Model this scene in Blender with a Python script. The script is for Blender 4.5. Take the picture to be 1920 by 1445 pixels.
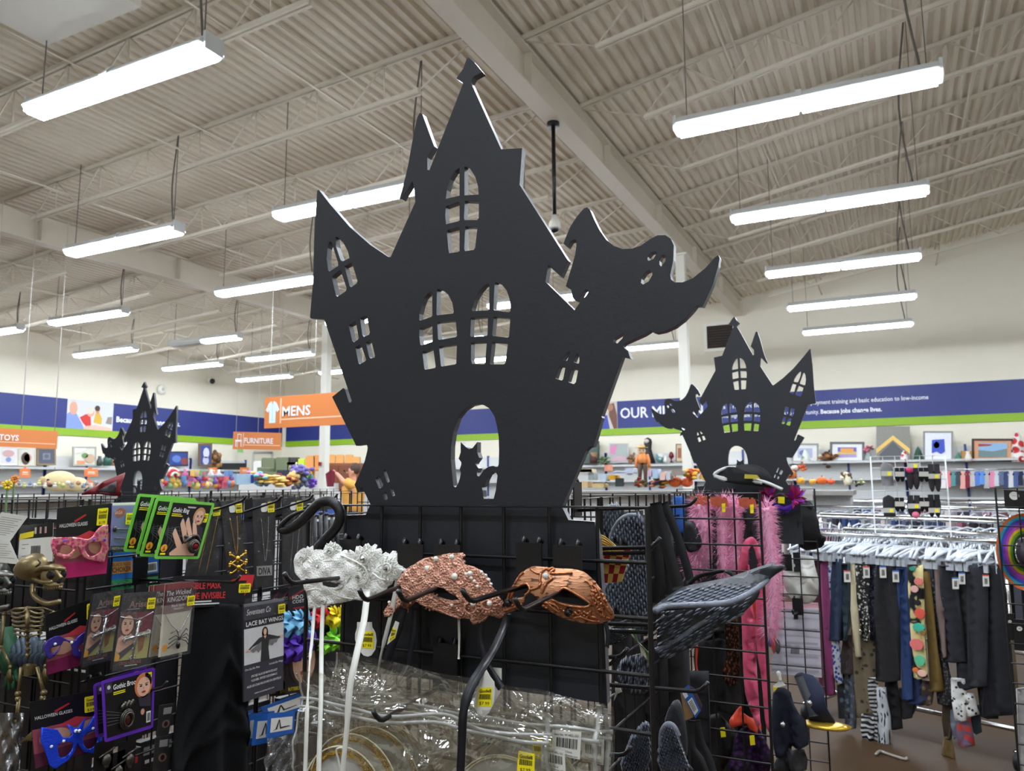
import bpy, bmesh, math, random
from mathutils import Vector, Matrix

# ------------------------------------------------------------------ camera, world, exposure
for o in list(bpy.data.objects):
    bpy.data.objects.remove(o)
SC = bpy.context.scene
COL = SC.collection
V3 = Vector
EYE = V3((0.0, 0.0, 1.56))
FPX = 1441.5
_y, _p, _r = math.radians(-26.26), math.radians(7.2), math.radians(-0.4156)
_F = V3((math.sin(_y) * math.cos(_p), math.cos(_y) * math.cos(_p), math.sin(_p)))
_R0 = V3((math.cos(_y), -math.sin(_y), 0))
_U0 = _R0.cross(_F)
_R = _R0 * math.cos(_r) + _U0 * math.sin(_r)
_U = -_R0 * math.sin(_r) + _U0 * math.cos(_r)
cam = bpy.data.cameras.new('camera')
cam.sensor_fit = 'HORIZONTAL'
cam.sensor_width = 36.0
cam.lens = FPX * 36.0 / 1920.0
cam.clip_start = 0.05
cam.clip_end = 200
cam.dof.use_dof = True
cam.dof.focus_distance = 1.3
cam.dof.aperture_fstop = 11.0
camo = bpy.data.objects.new('camera', cam)
COL.objects.link(camo)
camo.matrix_world = Matrix(((_R.x, _U.x, -_F.x, EYE.x), (_R.y, _U.y, -_F.y, EYE.y), (_R.z, _U.z, -_F.z, EYE.z), (0, 0, 0, 1)))
SC.camera = camo
SC.view_settings.view_transform = 'Standard'
SC.view_settings.look = 'None'
SC.view_settings.gamma = 1.0
SC.view_settings.use_curve_mapping = False
SC.view_settings.exposure = 0.45
LAMP_STRENGTH = 42.0
w = bpy.data.worlds.new('World')
SC.world = w
w.use_nodes = True
w.node_tree.nodes['Background'].inputs[0].default_value = (0.95, 0.97, 1.0, 1)
w.node_tree.nodes['Background'].inputs[1].default_value = 0.05

# ------------------------------------------------------------------ pixel -> place helpers (photo frame 1920 x 1445)
def ray(x, y):
    return _F + _R * ((x - 960) / FPX) - _U * ((y - 722.5) / FPX)
def onY(x, y, Y):
    r = ray(x, y); return EYE + r * (Y / r.y)
def onX(x, y, X):
    r = ray(x, y); return EYE + r * (X / r.x)
def onZ(x, y, Z):
    r = ray(x, y); return EYE + r * ((Z - EYE.z) / r.z)

# ------------------------------------------------------------------ materials
RND = random.Random(11)
def lin(c):
    c = c / 255.0
    return c / 12.92 if c <= 0.04045 else ((c + 0.055) / 1.055) ** 2.4
def rgb(c):
    if isinstance(c, str):
        c = tuple(int(c[i:i + 2], 16) for i in (0, 2, 4))
    return (lin(c[0]), lin(c[1]), lin(c[2]), 1.0)
_mats = {}
def mat(name, c=(128, 128, 128), rough=0.6, metal=0.0, var=0.12, scale=30.0, bump=0.0, bscale=None, spec=0.5, emit=0.0, trans=0.0, alpha=1.0, coat=0.0, sheen=0.0, c2=None, stretch=None):
    """a procedural surface: noise varies the colour (or mixes two colours) and may bump it"""
    if name in _mats:
        return _mats[name]
    m = bpy.data.materials.new(name)
    m.use_nodes = True
    nt = m.node_tree
    b = nt.nodes['Principled BSDF']
    col = rgb(c)
    b.inputs['Base Color'].default_value = col
    b.inputs['Roughness'].default_value = rough
    b.inputs['Metallic'].default_value = metal
    b.inputs['Specular IOR Level'].default_value = spec
    b.inputs['Transmission Weight'].default_value = trans
    b.inputs['Alpha'].default_value = alpha
    b.inputs['Coat Weight'].default_value = coat
    b.inputs['Sheen Weight'].default_value = sheen
    if emit:
        b.inputs['Emission Color'].default_value = col
        b.inputs['Emission Strength'].default_value = emit
    else:
        tc = nt.nodes.new('ShaderNodeTexCoord')
        src = tc.outputs['Object']
        if stretch:
            mp = nt.nodes.new('ShaderNodeMapping')
            mp.inputs['Scale'].default_value = stretch
            nt.links.new(src, mp.inputs[0]); src = mp.outputs[0]
        n = nt.nodes.new('ShaderNodeTexNoise')
        n.inputs['Scale'].default_value = scale
        n.inputs['Detail'].default_value = 4
        nt.links.new(src, n.inputs['Vector'])
        mx = nt.nodes.new('ShaderNodeMix'); mx.data_type = 'RGBA'
        if c2 is None:
            k = 1 - var
            mx.inputs[6].default_value = (col[0] * k, col[1] * k, col[2] * k, 1)
            k = 1 + var
            mx.inputs[7].default_value = (min(1, col[0] * k), min(1, col[1] * k), min(1, col[2] * k), 1)
            nt.links.new(n.outputs[0], mx.inputs[0])
        else:
            rp = nt.nodes.new('ShaderNodeValToRGB')
            rp.color_ramp.elements[0].position = 0.44
            rp.color_ramp.elements[1].position = 0.56
            nt.links.new(n.outputs[0], rp.inputs[0])
            mx.inputs[6].default_value = col
            mx.inputs[7].default_value = rgb(c2)
            nt.links.new(rp.outputs[0], mx.inputs[0])
        nt.links.new(mx.outputs[2], b.inputs['Base Color'])
        if bump:
            bp = nt.nodes.new('ShaderNodeBump')
            bp.inputs['Strength'].default_value = bump
            bp.inputs['Distance'].default_value = 0.01
            if bscale:
                n2 = nt.nodes.new('ShaderNodeTexNoise')
                n2.inputs['Scale'].default_value = bscale
                n2.inputs['Detail'].default_value = 5
                nt.links.new(src, n2.inputs['Vector'])
                nt.links.new(n2.outputs[0], bp.inputs['Height'])
            else:
                nt.links.new(n.outputs[0], bp.inputs['Height'])
            nt.links.new(bp.outputs[0], b.inputs['Normal'])
    _mats[name] = m
    return m
def M(c, rough=0.6, **k):
    """quick plain material keyed by its colour"""
    key = ('%s' % (c,)) + '_%.2f' % rough + ''.join('%s%s' % kv for kv in sorted(k.items()))
    nm = 'paint_' + ''.join(ch for ch in key if ch.isalnum())[:50]
    return mat(nm, c, rough, **k)

def speckle(name, c1, c2, size, lo=0.35, rough=0.6, metal=0.0, bump=0.0, stretch=None, metric='F1', kind='voronoi'):
    """two-colour pattern: spots (voronoi) or bands (wave)"""
    if name in _mats:
        return _mats[name]
    m = bpy.data.materials.new(name); m.use_nodes = True
    nt = m.node_tree; b = nt.nodes['Principled BSDF']
    b.inputs['Roughness'].default_value = rough
    b.inputs['Metallic'].default_value = metal
    tc = nt.nodes.new('ShaderNodeTexCoord'); src = tc.outputs['Object']
    if stretch:
        mp = nt.nodes.new('ShaderNodeMapping'); mp.inputs['Scale'].default_value = stretch
        nt.links.new(src, mp.inputs[0]); src = mp.outputs[0]
    if kind == 'wave':
        n = nt.nodes.new('ShaderNodeTexWave'); n.inputs['Scale'].default_value = size
        n.inputs['Distortion'].default_value = 1.2
        n.bands_direction = 'Z'
    else:
        n = nt.nodes.new('ShaderNodeTexVoronoi'); n.inputs['Scale'].default_value = size
        n.feature = metric
    nt.links.new(src, n.inputs['Vector'])
    rp = nt.nodes.new('ShaderNodeValToRGB'); rp.color_ramp.interpolation = 'CONSTANT' if kind == 'wave' else 'LINEAR'
    rp.color_ramp.elements[0].color = rgb(c1); rp.color_ramp.elements[0].position = max(0, lo - 0.05) if kind != 'wave' else 0
    rp.color_ramp.elements[1].color = rgb(c2); rp.color_ramp.elements[1].position = lo + 0.05 if kind != 'wave' else lo
    nt.links.new(n.outputs[0], rp.inputs[0])
    nt.links.new(rp.outputs[0], b.inputs['Base Color'])
    if bump:
        bp = nt.nodes.new('ShaderNodeBump'); bp.inputs['Strength'].default_value = bump; bp.inputs['Distance'].default_value = 0.004
        nt.links.new(n.outputs[0], bp.inputs['Height']); nt.links.new(bp.outputs[0], b.inputs['Normal'])
    _mats[name] = m
    return m

def film(name, tint=(235, 238, 235), rough=0.08, haze=0.06, gloss=0.16, bump=0.5, bscale=22):
    """thin clear crinkled plastic: mostly see-through, with sharp reflections"""
    if name in _mats:
        return _mats[name]
    m = bpy.data.materials.new(name); m.use_nodes = True
    nt = m.node_tree; nt.nodes.remove(nt.nodes['Principled BSDF'])
    out = nt.nodes['Material Output']
    tr = nt.nodes.new('ShaderNodeBsdfTransparent'); tr.inputs[0].default_value = rgb(tint)
    gl = nt.nodes.new('ShaderNodeBsdfGlossy'); gl.inputs['Roughness'].default_value = rough
    df = nt.nodes.new('ShaderNodeBsdfDiffuse'); df.inputs[0].default_value = (0.8, 0.8, 0.78, 1)
    m1 = nt.nodes.new('ShaderNodeMixShader'); m1.inputs[0].default_value = haze
    m2 = nt.nodes.new('ShaderNodeMixShader'); m2.inputs[0].default_value = gloss
    tc = nt.nodes.new('ShaderNodeTexCoord'); n = nt.nodes.new('ShaderNodeTexNoise')
    n.inputs['Scale'].default_value = bscale; n.inputs['Detail'].default_value = 3; n.inputs['Distortion'].default_value = 1.2
    nt.links.new(tc.outputs['Object'], n.inputs['Vector'])
    bp = nt.nodes.new('ShaderNodeBump'); bp.inputs['Strength'].default_value = bump; bp.inputs['Distance'].default_value = 0.02
    nt.links.new(n.outputs[0], bp.inputs['Height']); nt.links.new(bp.outputs[0], gl.inputs['Normal'])
    nt.links.new(tr.outputs[0], m1.inputs[1]); nt.links.new(df.outputs[0], m1.inputs[2])
    nt.links.new(m1.outputs[0], m2.inputs[1]); nt.links.new(gl.outputs[0], m2.inputs[2])
    nt.links.new(m2.outputs[0], out.inputs[0])
    _mats[name] = m
    return m

# ------------------------------------------------------------------ mesh building (all points in world coordinates)
class MB:
    def __init__(s):
        s.v, s.f, s.m, s.sm, s.mats = [], [], [], [], []
    def mi(s, m):
        if m not in s.mats:
            s.mats.append(m)
        return s.mats.index(m)
    def add(s, vs, fs, m, smooth=False):
        b = len(s.v); k = s.mi(m)
        s.v += [V3(p) for p in vs]
        for f in fs:
            s.f.append([b + i for i in f]); s.m.append(k); s.sm.append(smooth)
        return s
    def face(s, pts, m):
        return s.add(pts, [list(range(len(pts)))], m)
    def box(s, c, d, m, rot=None):
        c = V3(c); h = V3(d) * 0.5
        vs = [V3((x * h.x, y * h.y, z * h.z)) for x in (-1, 1) for y in (-1, 1) for z in (-1, 1)]
        if rot is not None:
            vs = [rot @ q for q in vs]
        return s.add([c + q for q in vs], [(0, 1, 3, 2), (4, 6, 7, 5), (0, 4, 5, 1), (2, 3, 7, 6), (0, 2, 6, 4), (1, 5, 7, 3)], m)
    def prism(s, pts, off, m, m2=None):
        """polygon pts swept by the vector off"""
        n = len(pts); off = V3(off)
        a = [V3(p) for p in pts]; b = [p + off for p in a]
        s.add(a + b, [list(range(n))[::-1], list(range(n, 2 * n))], m)
        return s.add(a + b, [(i, (i + 1) % n, n + (i + 1) % n, n + i) for i in range(n)], m2 or m)
    def tube(s, path, r, m, seg=6, caps=True, closed=False, flat=1.0, smooth=True):
        path = [V3(p) for p in path]; n = len(path)
        rs = r if isinstance(r, (list, tuple)) else [r] * n
        vs = []; nrm = None
        for i, p in enumerate(path):
            if closed:
                t = path[(i + 1) % n] - path[i - 1]
            else:
                t = path[min(i + 1, n - 1)] - path[max(i - 1, 0)]
            if t.length < 1e-9:
                t = V3((0, 0, 1))
            t.normalize()
            if nrm is None:
                a = V3((0, 0, 1)) if abs(t.z) < 0.9 else V3((0, 1, 0))
                nrm = (a - t * a.dot(t)).normalized()
            else:
                nrm = nrm - t * nrm.dot(t)
                if nrm.length < 1e-6:
                    a = V3((1, 0, 0)); nrm = a - t * a.dot(t)
                nrm.normalize()
            bn = t.cross(nrm)
            for k in range(seg):
                a = 2 * math.pi * (k + 0.5) / seg
                vs.append(p + nrm * (math.cos(a) * rs[i]) + bn * (math.sin(a) * rs[i] * flat))
        fs = []
        for i in range(n if closed else n - 1):
            j = (i + 1) % n
            for k in range(seg):
                k2 = (k + 1) % seg
                fs.append((i * seg + k, i * seg + k2, j * seg + k2, j * seg + k))
        if caps and not closed:
            fs.append(list(range(seg))[::-1]); fs.append([(n - 1) * seg + k for k in range(seg)])
        return s.add(vs, fs, m, smooth)
    def lathe(s, o, prof, m, seg=16, axis=(0, 0, 1), ref=None, smooth=True, sx=1.0, sy=1.0):
        """prof: (radius, height) pairs turned around axis at o"""
        o = V3(o); ax = V3(axis).normalized()
        a = V3(ref) if ref else (V3((1, 0, 0)) if abs(ax.x) < 0.9 else V3((0, 1, 0)))
        u = (a - ax * a.dot(ax)).normalized(); w_ = ax.cross(u)
        vs = []
        for r, h in prof:
            for k in range(seg):
                t = 2 * math.pi * k / seg
                vs.append(o + u * (math.cos(t) * r * sx) + w_ * (math.sin(t) * r * sy) + ax * h)
        fs = []
        for i in range(len(prof) - 1):
            for k in range(seg):
                k2 = (k + 1) % seg
                fs.append((i * seg + k, i * seg + k2, (i + 1) * seg + k2, (i + 1) * seg + k))
        fs.append(list(range(seg))[::-1]); fs.append([(len(prof) - 1) * seg + k for k in range(seg)])
        return s.add(vs, fs, m, smooth)
    def ball(s, c, r, m, seg=10, rings=7, rot=None):
        c = V3(c)
        r = V3((r, r, r)) if not isinstance(r, (tuple, list, Vector)) else V3(r)
        vs, fs = [], []
        for i in range(rings + 1):
            ph = math.pi * i / rings
            for k in range(seg):
                t = 2 * math.pi * k / seg
                q = V3((r.x * math.sin(ph) * math.cos(t), r.y * math.sin(ph) * math.sin(t), r.z * math.cos(ph)))
                vs.append(c + (rot @ q if rot is not None else q))
        for i in range(rings):
            for k in range(seg):
                k2 = (k + 1) % seg
                fs.append((i * seg + k, (i + 1) * seg + k, (i + 1) * seg + k2, i * seg + k2))
        return s.add(vs, fs, m, True)
    def grid(s, fn, nu, nv, m, smooth=True, close_u=False):
        """surface fn(u, v), u and v in 0..1"""
        vs = [fn(i / nu, j / nv) for j in range(nv + 1) for i in range(nu + 1)]
        fs = [(j * (nu + 1) + i, j * (nu + 1) + i + 1, (j + 1) * (nu + 1) + i + 1, (j + 1) * (nu + 1) + i) for j in range(nv) for i in range(nu)]
        return s.add(vs, fs, m, smooth)
    def ribbon(s, path, wid, m, wdir=(1, 0, 0), th=0.0012):
        """a flat band of width wid along path, with thickness"""
        path = [V3(p) for p in path]; n = len(path)
        ws = wid if isinstance(wid, (list, tuple)) else [wid] * n
        vs = []
        for i, p in enumerate(path):
            t = (path[min(i + 1, n - 1)] - path[max(i - 1, 0)]).normalized()
            wd = V3(wdir[i]) if isinstance(wdir, list) else V3(wdir)
            wd = (wd - t * wd.dot(t)).normalized(); nn = t.cross(wd) * th * 0.5
            h = wd * ws[i] * 0.5
            vs += [p - h - nn, p + h - nn, p + h + nn, p - h + nn]
        fs = [(0, 1, 2, 3), ((n - 1) * 4 + 3, (n - 1) * 4 + 2, (n - 1) * 4 + 1, (n - 1) * 4)]
        for i in range(n - 1):
            for k in range(4):
                k2 = (k + 1) % 4
                fs.append((i * 4 + k, i * 4 + k2, (i + 1) * 4 + k2, (i + 1) * 4 + k))
        return s.add(vs, fs, m, True)
    def text(s, fr, txt, a, b, h, m, layer=2, bold=0.0, shear=0.0, wid=None, center=False):
        """lettering laid on frame fr, cap height h and width wid in the frame's units"""
        vs, fs, (wx, hy) = glyphs(txt, bold, shear)
        k = h / 0.69
        kx = (wid / wx) if wid else k * fr.asp
        off = -wx * kx / 2 if center else 0
        return s.add([fr.at(a + off + p[0] * kx, b - p[1] * k, layer) for p in vs], fs, m)
    def build(s, name, parent=None, origin=None, solid=None, weld=False):
        me = bpy.data.meshes.new(name)
        if parent is not None:
            L = parent.location
        elif origin is not None:
            L = V3(origin)
        else:
            xs = [p.x for p in s.v]; ys = [p.y for p in s.v]; zs = [p.z for p in s.v]
            L = V3(((min(xs) + max(xs)) / 2, (min(ys) + max(ys)) / 2, min(zs)))
        if parent is not None and parent.parent is not None:
            L = parent.location + parent.parent.location
        me.from_pydata([p - L for p in s.v], [], s.f)
        for m in s.mats:
            me.materials.append(m)
        me.polygons.foreach_set('material_index', s.m)
        me.polygons.foreach_set('use_smooth', s.sm)
        me.update()
        if weld:
            bm = bmesh.new(); bm.from_mesh(me); bmesh.ops.remove_doubles(bm, verts=bm.verts, dist=1e-5); bm.to_mesh(me); bm.free()
        o = bpy.data.objects.new(name, me)
        COL.objects.link(o)
        if parent is not None:
            o.parent = parent
        else:
            o.location = L
        return o

_gl = {}
def glyphs(txt, bold=0.0, shear=0.0):
    key = (txt, bold, shear)
    if key not in _gl:
        cu = bpy.data.curves.new('t', 'FONT'); cu.body = txt; cu.size = 1.0; cu.offset = bold; cu.shear = shear
        cu.resolution_u = 2
        ob = bpy.data.objects.new('t', cu); COL.objects.link(ob)
        dg = bpy.context.evaluated_depsgraph_get()
        me = bpy.data.meshes.new_from_object(ob.evaluated_get(dg))
        vs = [tuple(q.co[:2]) for q in me.vertices]; fs = [tuple(q.vertices) for q in me.polygons]
        bpy.data.objects.remove(ob); bpy.data.curves.remove(cu); bpy.data.meshes.remove(me)
        xs = [q[0] for q in vs] or [0, 1]; mn = min(xs)
        vs = [(q[0] - mn, q[1]) for q in vs]
        _gl[key] = (vs, fs, (max(xs) - mn or 1, 0.69))
    return _gl[key]

class Fr:
    """a flat four-cornered frame: a runs 0..1 to the right, b runs 0..1 down, layers step off its face"""
    def __init__(s, tl, tr, br, bl, step=0.0004):
        s.c = [V3(p) for p in (tl, tr, br, bl)]
        s.n = (s.c[3] - s.c[0]).cross(s.c[1] - s.c[0]).normalized()
        s.step = step
        s.w = ((s.c[1] - s.c[0]).length + (s.c[2] - s.c[3]).length) / 2
        s.h = ((s.c[3] - s.c[0]).length + (s.c[2] - s.c[1]).length) / 2
        s.asp = s.h / s.w
    def at(s, a, b, layer=0):
        t = s.c[0].lerp(s.c[1], a) if 0 <= a <= 1 else s.c[0] + (s.c[1] - s.c[0]) * a
        q = s.c[3] + (s.c[2] - s.c[3]) * a
        return t + (q - t) * b + s.n * (layer * s.step)
    def rect(s, mb, a0, b0, a1, b1, m, layer=1):
        mb.face([s.at(a0, b0, layer), s.at(a0, b1, layer), s.at(a1, b1, layer), s.at(a1, b0, layer)], m)
    def poly(s, mb, pts, m, layer=1):
        mb.face([s.at(a, b, layer) for a, b in pts], m)
    def ell(s, mb, a, b, ra, rb, m, layer=1, n=16, a0=0, a1=360):
        mb.face([s.at(a + ra * math.cos(math.radians(a0 + (a1 - a0) * k / n)), b + rb * math.sin(math.radians(a0 + (a1 - a0) * k / n)), layer) for k in range(n)][::-1], m)
    def slab(s, mb, m, th=0.0009, a0=0, b0=0, a1=1, b1=1, edge=None, rnd=0.0):
        if rnd:
            pts = []
            for ca, cb, st in ((a1 - rnd, b0 + rnd / s.asp, -90), (a1 - rnd, b1 - rnd / s.asp, 0), (a0 + rnd, b1 - rnd / s.asp, 90), (a0 + rnd, b0 + rnd / s.asp, 180)):
                for k in range(5):
                    t = math.radians(st + 22.5 * k); pts.append((ca + rnd * math.cos(t), cb + rnd / s.asp * math.sin(t)))
        else:
            pts = [(a0, b0), (a1, b0), (a1, b1), (a0, b1)]
        mb.prism([s.at(a, b, 0) for a, b in pts], -s.n * th, m, edge)
    def sub(s, a0, b0, a1, b1, layer=1):
        f = Fr(s.at(a0, b0, layer), s.at(a1, b0, layer), s.at(a1, b1, layer), s.at(a0, b1, layer), s.step)
        return f
def frY(px, Y):
    return Fr(*[onY(x, y, Y) for x, y in px])
def frX(px, X):
    return Fr(*[onX(x, y, X) for x, y in px])

# ------------------------------------------------------------------ things
def tag(o, label, cat, group=None, kind=None):
    o['label'] = label; o['category'] = cat
    if group: o['group'] = group
    if kind: o['kind'] = kind
    return o
def thing(name, label, cat, loc, group=None):
    o = bpy.data.objects.new(name, None); COL.objects.link(o)
    o.empty_display_size = 0.05
    o.location = V3(loc)
    return tag(o, label, cat, group)
def struct(o):
    o['kind'] = 'structure'; return o
def kids(o):
    return [c for c in bpy.data.objects if c.parent is o]
def dup(root, loc, rotz=0.0, label=None, group=None, scale=None):
    ch = kids(root)
    r = root.copy(); COL.objects.link(r)
    r.location = V3(loc); r.rotation_euler = (0, 0, rotz)
    if scale: r.scale = scale
    if label: r['label'] = label
    if group: r['group'] = group
    for c in ch:
        d = c.copy(); COL.objects.link(d); d.parent = r
        for g in kids(c):
            e = g.copy(); COL.objects.link(e); e.parent = d
    return r
def spline(pts, n=6):
    """smooth path through pts"""
    pts = [V3(p) for p in pts]; out = []
    for i in range(len(pts) - 1):
        p0 = pts[max(i - 1, 0)]; p1 = pts[i]; p2 = pts[i + 1]; p3 = pts[min(i + 2, len(pts) - 1)]
        for k in range(n):
            t = k / n
            out.append(0.5 * ((2 * p1) + (p2 - p0) * t + (2 * p0 - 5 * p1 + 4 * p2 - p3) * t * t + (3 * p1 - p0 - 3 * p2 + p3) * t ** 3))
    out.append(pts[-1])
    return out
def poly_plate(name, outlines, thick, m, parent=None, edge=None, bevel=0.0):
    """a board cut to outlines (lists of 3-D points in one plane of constant Y, holes included), thick along +Y"""
    Y = outlines[0][0].y
    cu = bpy.data.curves.new('c', 'CURVE'); cu.dimensions = '2D'; cu.fill_mode = 'BOTH'; cu.extrude = thick / 2; cu.bevel_depth = bevel
    for ol in outlines:
        sp = cu.splines.new('POLY'); sp.points.add(len(ol) - 1)
        for i, p in enumerate(ol):
            sp.points[i].co = (p.x, p.z, 0, 1)
        sp.use_cyclic_u = True
    ob = bpy.data.objects.new('c', cu); COL.objects.link(ob)
    me = bpy.data.meshes.new_from_object(ob.evaluated_get(bpy.context.evaluated_depsgraph_get()))
    bpy.data.objects.remove(ob); bpy.data.curves.remove(cu)
    mb = MB()
    vs = [V3((q.co.x, Y + thick / 2 - q.co.z, q.co.y)) for q in me.vertices]
    for f in me.polygons:
        pass
    mb.add(vs, [tuple(f.vertices) for f in me.polygons], m)
    if edge:
        ei = mb.mi(edge)
        for i, f in enumerate(me.polygons):
            if abs(f.normal.z) < 0.5:
                mb.m[i] = ei
    bpy.data.meshes.remove(me)
    return mb.build(name, parent)
# ================================================================== THE BUILDING
SC.cycles.use_denoising = True
WX, WY = -22.3, 24.0
m_wall = mat('wall_paint', (226, 220, 203), 0.75, var=0.03, scale=3)
m_ceil = mat('deck_paint', (226, 217, 200), 0.7, var=0.05, scale=8)
m_steel = mat('beam_paint', (220, 212, 196), 0.6, var=0.04, scale=5)
m_white = mat('white_paint', (228, 226, 216), 0.55, var=0.03, scale=5)
m_blk = mat('black_wire', (17, 17, 18), 0.38, var=0.35, scale=60, spec=0.5)
m_blkmat = mat('black_matte', (20, 20, 22), 0.6, var=0.2)

mb = MB(); mb.box((-4.6, 7, -0.1), (36.6, 35, 0.2), mat('polished_concrete', (66, 48, 29), 0.55, spec=0.22, var=0.35, scale=0.9, bump=0.02, bscale=6))
struct(mb.build('floor'))
def wallbox(n, c, d):
    m_ = MB(); m_.box(c, d, m_wall); return struct(m_.build(n))
wallbox('wall_left', (WX - 0.15, 7, 4.5), (0.3, 35, 9))
wallbox('wall_back', (-4.6, WY + 0.15, 4.5), (35.6, 0.3, 9.0))
wallbox('wall_right', (13.15, 7, 4.5), (0.3, 35, 9.4))
wallbox('wall_front', (-4.6, -10.15, 4.5), (35.6, 0.3, 9.0))
mb = MB(); mb.box((-4.6, WY - 0.015, 0.06), (35.2, 0.03, 0.12), mat('vinyl_base', (60, 58, 56), 0.5)); struct(mb.build('baseboard_back'))

# roof deck: three sloping bays of ribbed steel
BAYS = [(-22.3, -14.0, 6.02, 6.60), (-14.0, -4.0, 6.60, 7.12), (-4.0, 13.0, 7.14, 9.95)]
def deck_z(X):
    for a, b, za, zb in BAYS:
        if a <= X <= b:
            return za + (zb - za) * (X - a) / (b - a)
    return 7
for a, b, za, zb in BAYS:
    mb = MB(); n = int((b - a) / 0.1524); pr = []
    for i in range(n):
        x0 = a + (b - a) * i / n; p = (b - a) / n
        for dx, dz in ((0.0, 0.0), (0.42, 0.0), (0.55, 0.05), (0.87, 0.05)):
            x = x0 + dx * p; pr.append((x, za + (zb - za) * (x - a) / (b - a) + dz))
    pr.append((b, zb))
    vs = [(x, y, z) for y in (-10, 24) for x, z in pr]
    k = len(pr)
    mb.add(vs, [(i, i + 1, k + i + 1, k + i) for i in range(k - 1)], m_ceil)
    struct(mb.build('ceiling'))
mb = MB()
for a, b, za, zb in BAYS:
    mb.prism([(a, -10.2, za + 0.2), (b, -10.2, zb + 0.2), (b, -10.2, zb + 0.3), (a, -10.2, za + 0.3)], (0, 34.5, 0), m_steel)
struct(mb.build('roof_slab'))

def joist(a, b, za, zb, Y):
    mb = MB(); s = (zb - za) / (b - a); D = 0.55
    z = lambda x: za + (x - a) * s
    def chord(x0, x1, dz, h=0.05, wd=0.1):
        for yy in (-wd / 2, wd / 2 - 0.035):
            mb.prism([(x0, Y + yy, z(x0) + dz), (x1, Y + yy, z(x1) + dz), (x1, Y + yy, z(x1) + dz - h), (x0, Y + yy, z(x0) + dz - h)], (0, 0.035, 0), m_steel)
    chord(a + 0.06, b - 0.06, -0.002)
    i0, i1 = a + 1.1, b - 1.1
    chord(i0, i1, -D)
    n = max(2, int(round((i1 - i0) / 1.15)))
    st = (i1 - i0) / n
    mb.tube([(a + 0.15, Y, z(a) - 0.05), (i0, Y, z(i0) - D)], 0.012, m_steel, 4)
    mb.tube([(b - 0.15, Y, z(b) - 0.05), (i1, Y, z(i1) - D)], 0.012, m_steel, 4)
    for i in range(n):
        x0 = i0 + i * st; xm = x0 + st / 2; x1 = x0 + st
        mb.tube([(x0, Y, z(x0) - D), (xm, Y, z(xm) - 0.04)], 0.012, m_steel, 4)
        mb.tube([(xm, Y, z(xm) - 0.04), (x1, Y, z(x1) - D)], 0.012, m_steel, 4)
        mb.tube([(xm, Y, z(xm) - 0.04), (xm + 0.02, Y, z(xm) - D)], 0.009, m_steel, 4)
    struct(mb.build('roof_beam'))
for Y in (-2.0, 2.1, 4.15, 6.2, 8.25, 10.25, 12.35, 14.65, 16.55, 18.5, 20.5, 22.4):
    joist(*BAYS[2], Y)
for Y in (-2.0, 1.7, 3.7, 5.7, 7.75, 9.8, 11.85, 13.9, 15.9, 18.0, 20.0, 22.0):
    joist(*BAYS[1], Y)
for Y in (3.7, 5.7, 7.75, 9.8, 11.85, 13.9, 15.9, 18.0, 20.0, 22.0):
    joist(*BAYS[0], Y)
mb = MB()
for X in (-19.5, -16.8, -11.6, -8.9, -6.2, -1.6, 1.4, 4.5, 8):
    for dz in (-0.07, -0.53):
        mb.tube([(X, -10, deck_z(X) + dz), (X, 24, deck_z(X) + dz)], 0.016, m_steel, 4)
struct(mb.build('roof_beam'))
# two girders and the columns that carry them
def girder(X, zb, zt):
    mb = MB()
    mb.box((X, 7, zb + 0.012), (0.26, 34, 0.024), m_steel); mb.box((X, 7, zt - 0.012), (0.26, 34, 0.024), m_steel)
    mb.box((X, 7, (zb + zt) / 2), (0.03, 34, zt - zb - 0.02), m_steel)
    for k in range(11):
        for sx in (-0.07, 0.07):
            mb.box((X + sx, -7 + 3.1 * k, (zb + zt) / 2), (0.11, 0.012, zt - zb - 0.05), m_steel)
    struct(mb.build('girder_beam'))
girder(-4.0, 6.60, 7.12)
girder(-14.0, 6.03, 6.58)
for X, zt in ((-4.0, 6.60), (-14.0, 6.03)):
    mb = MB(); mb.box((X, 16.7, zt / 2), (0.2, 0.2, zt), m_white); mb.box((X, 16.7, zt - 0.02), (0.34, 0.34, 0.04), m_white)
    mb.box((X, 16.7, 0.02), (0.34, 0.34, 0.04), m_white)
    struct(mb.build('column'))
# painted duct box at the roof, cut off by the frame
c0 = onZ(86, 86, 6.0); c1 = onZ(252, 6, 6.0)
mb = MB(); mb.box(((c0.x + c1.x) / 2, c0.y - 0.9, 6.05), (c1.x - c0.x, 1.8, 0.1), m_white)
tag(mb.build('air_duct'), 'white rectangular air duct box hung under the roof joists', 'duct')

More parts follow.
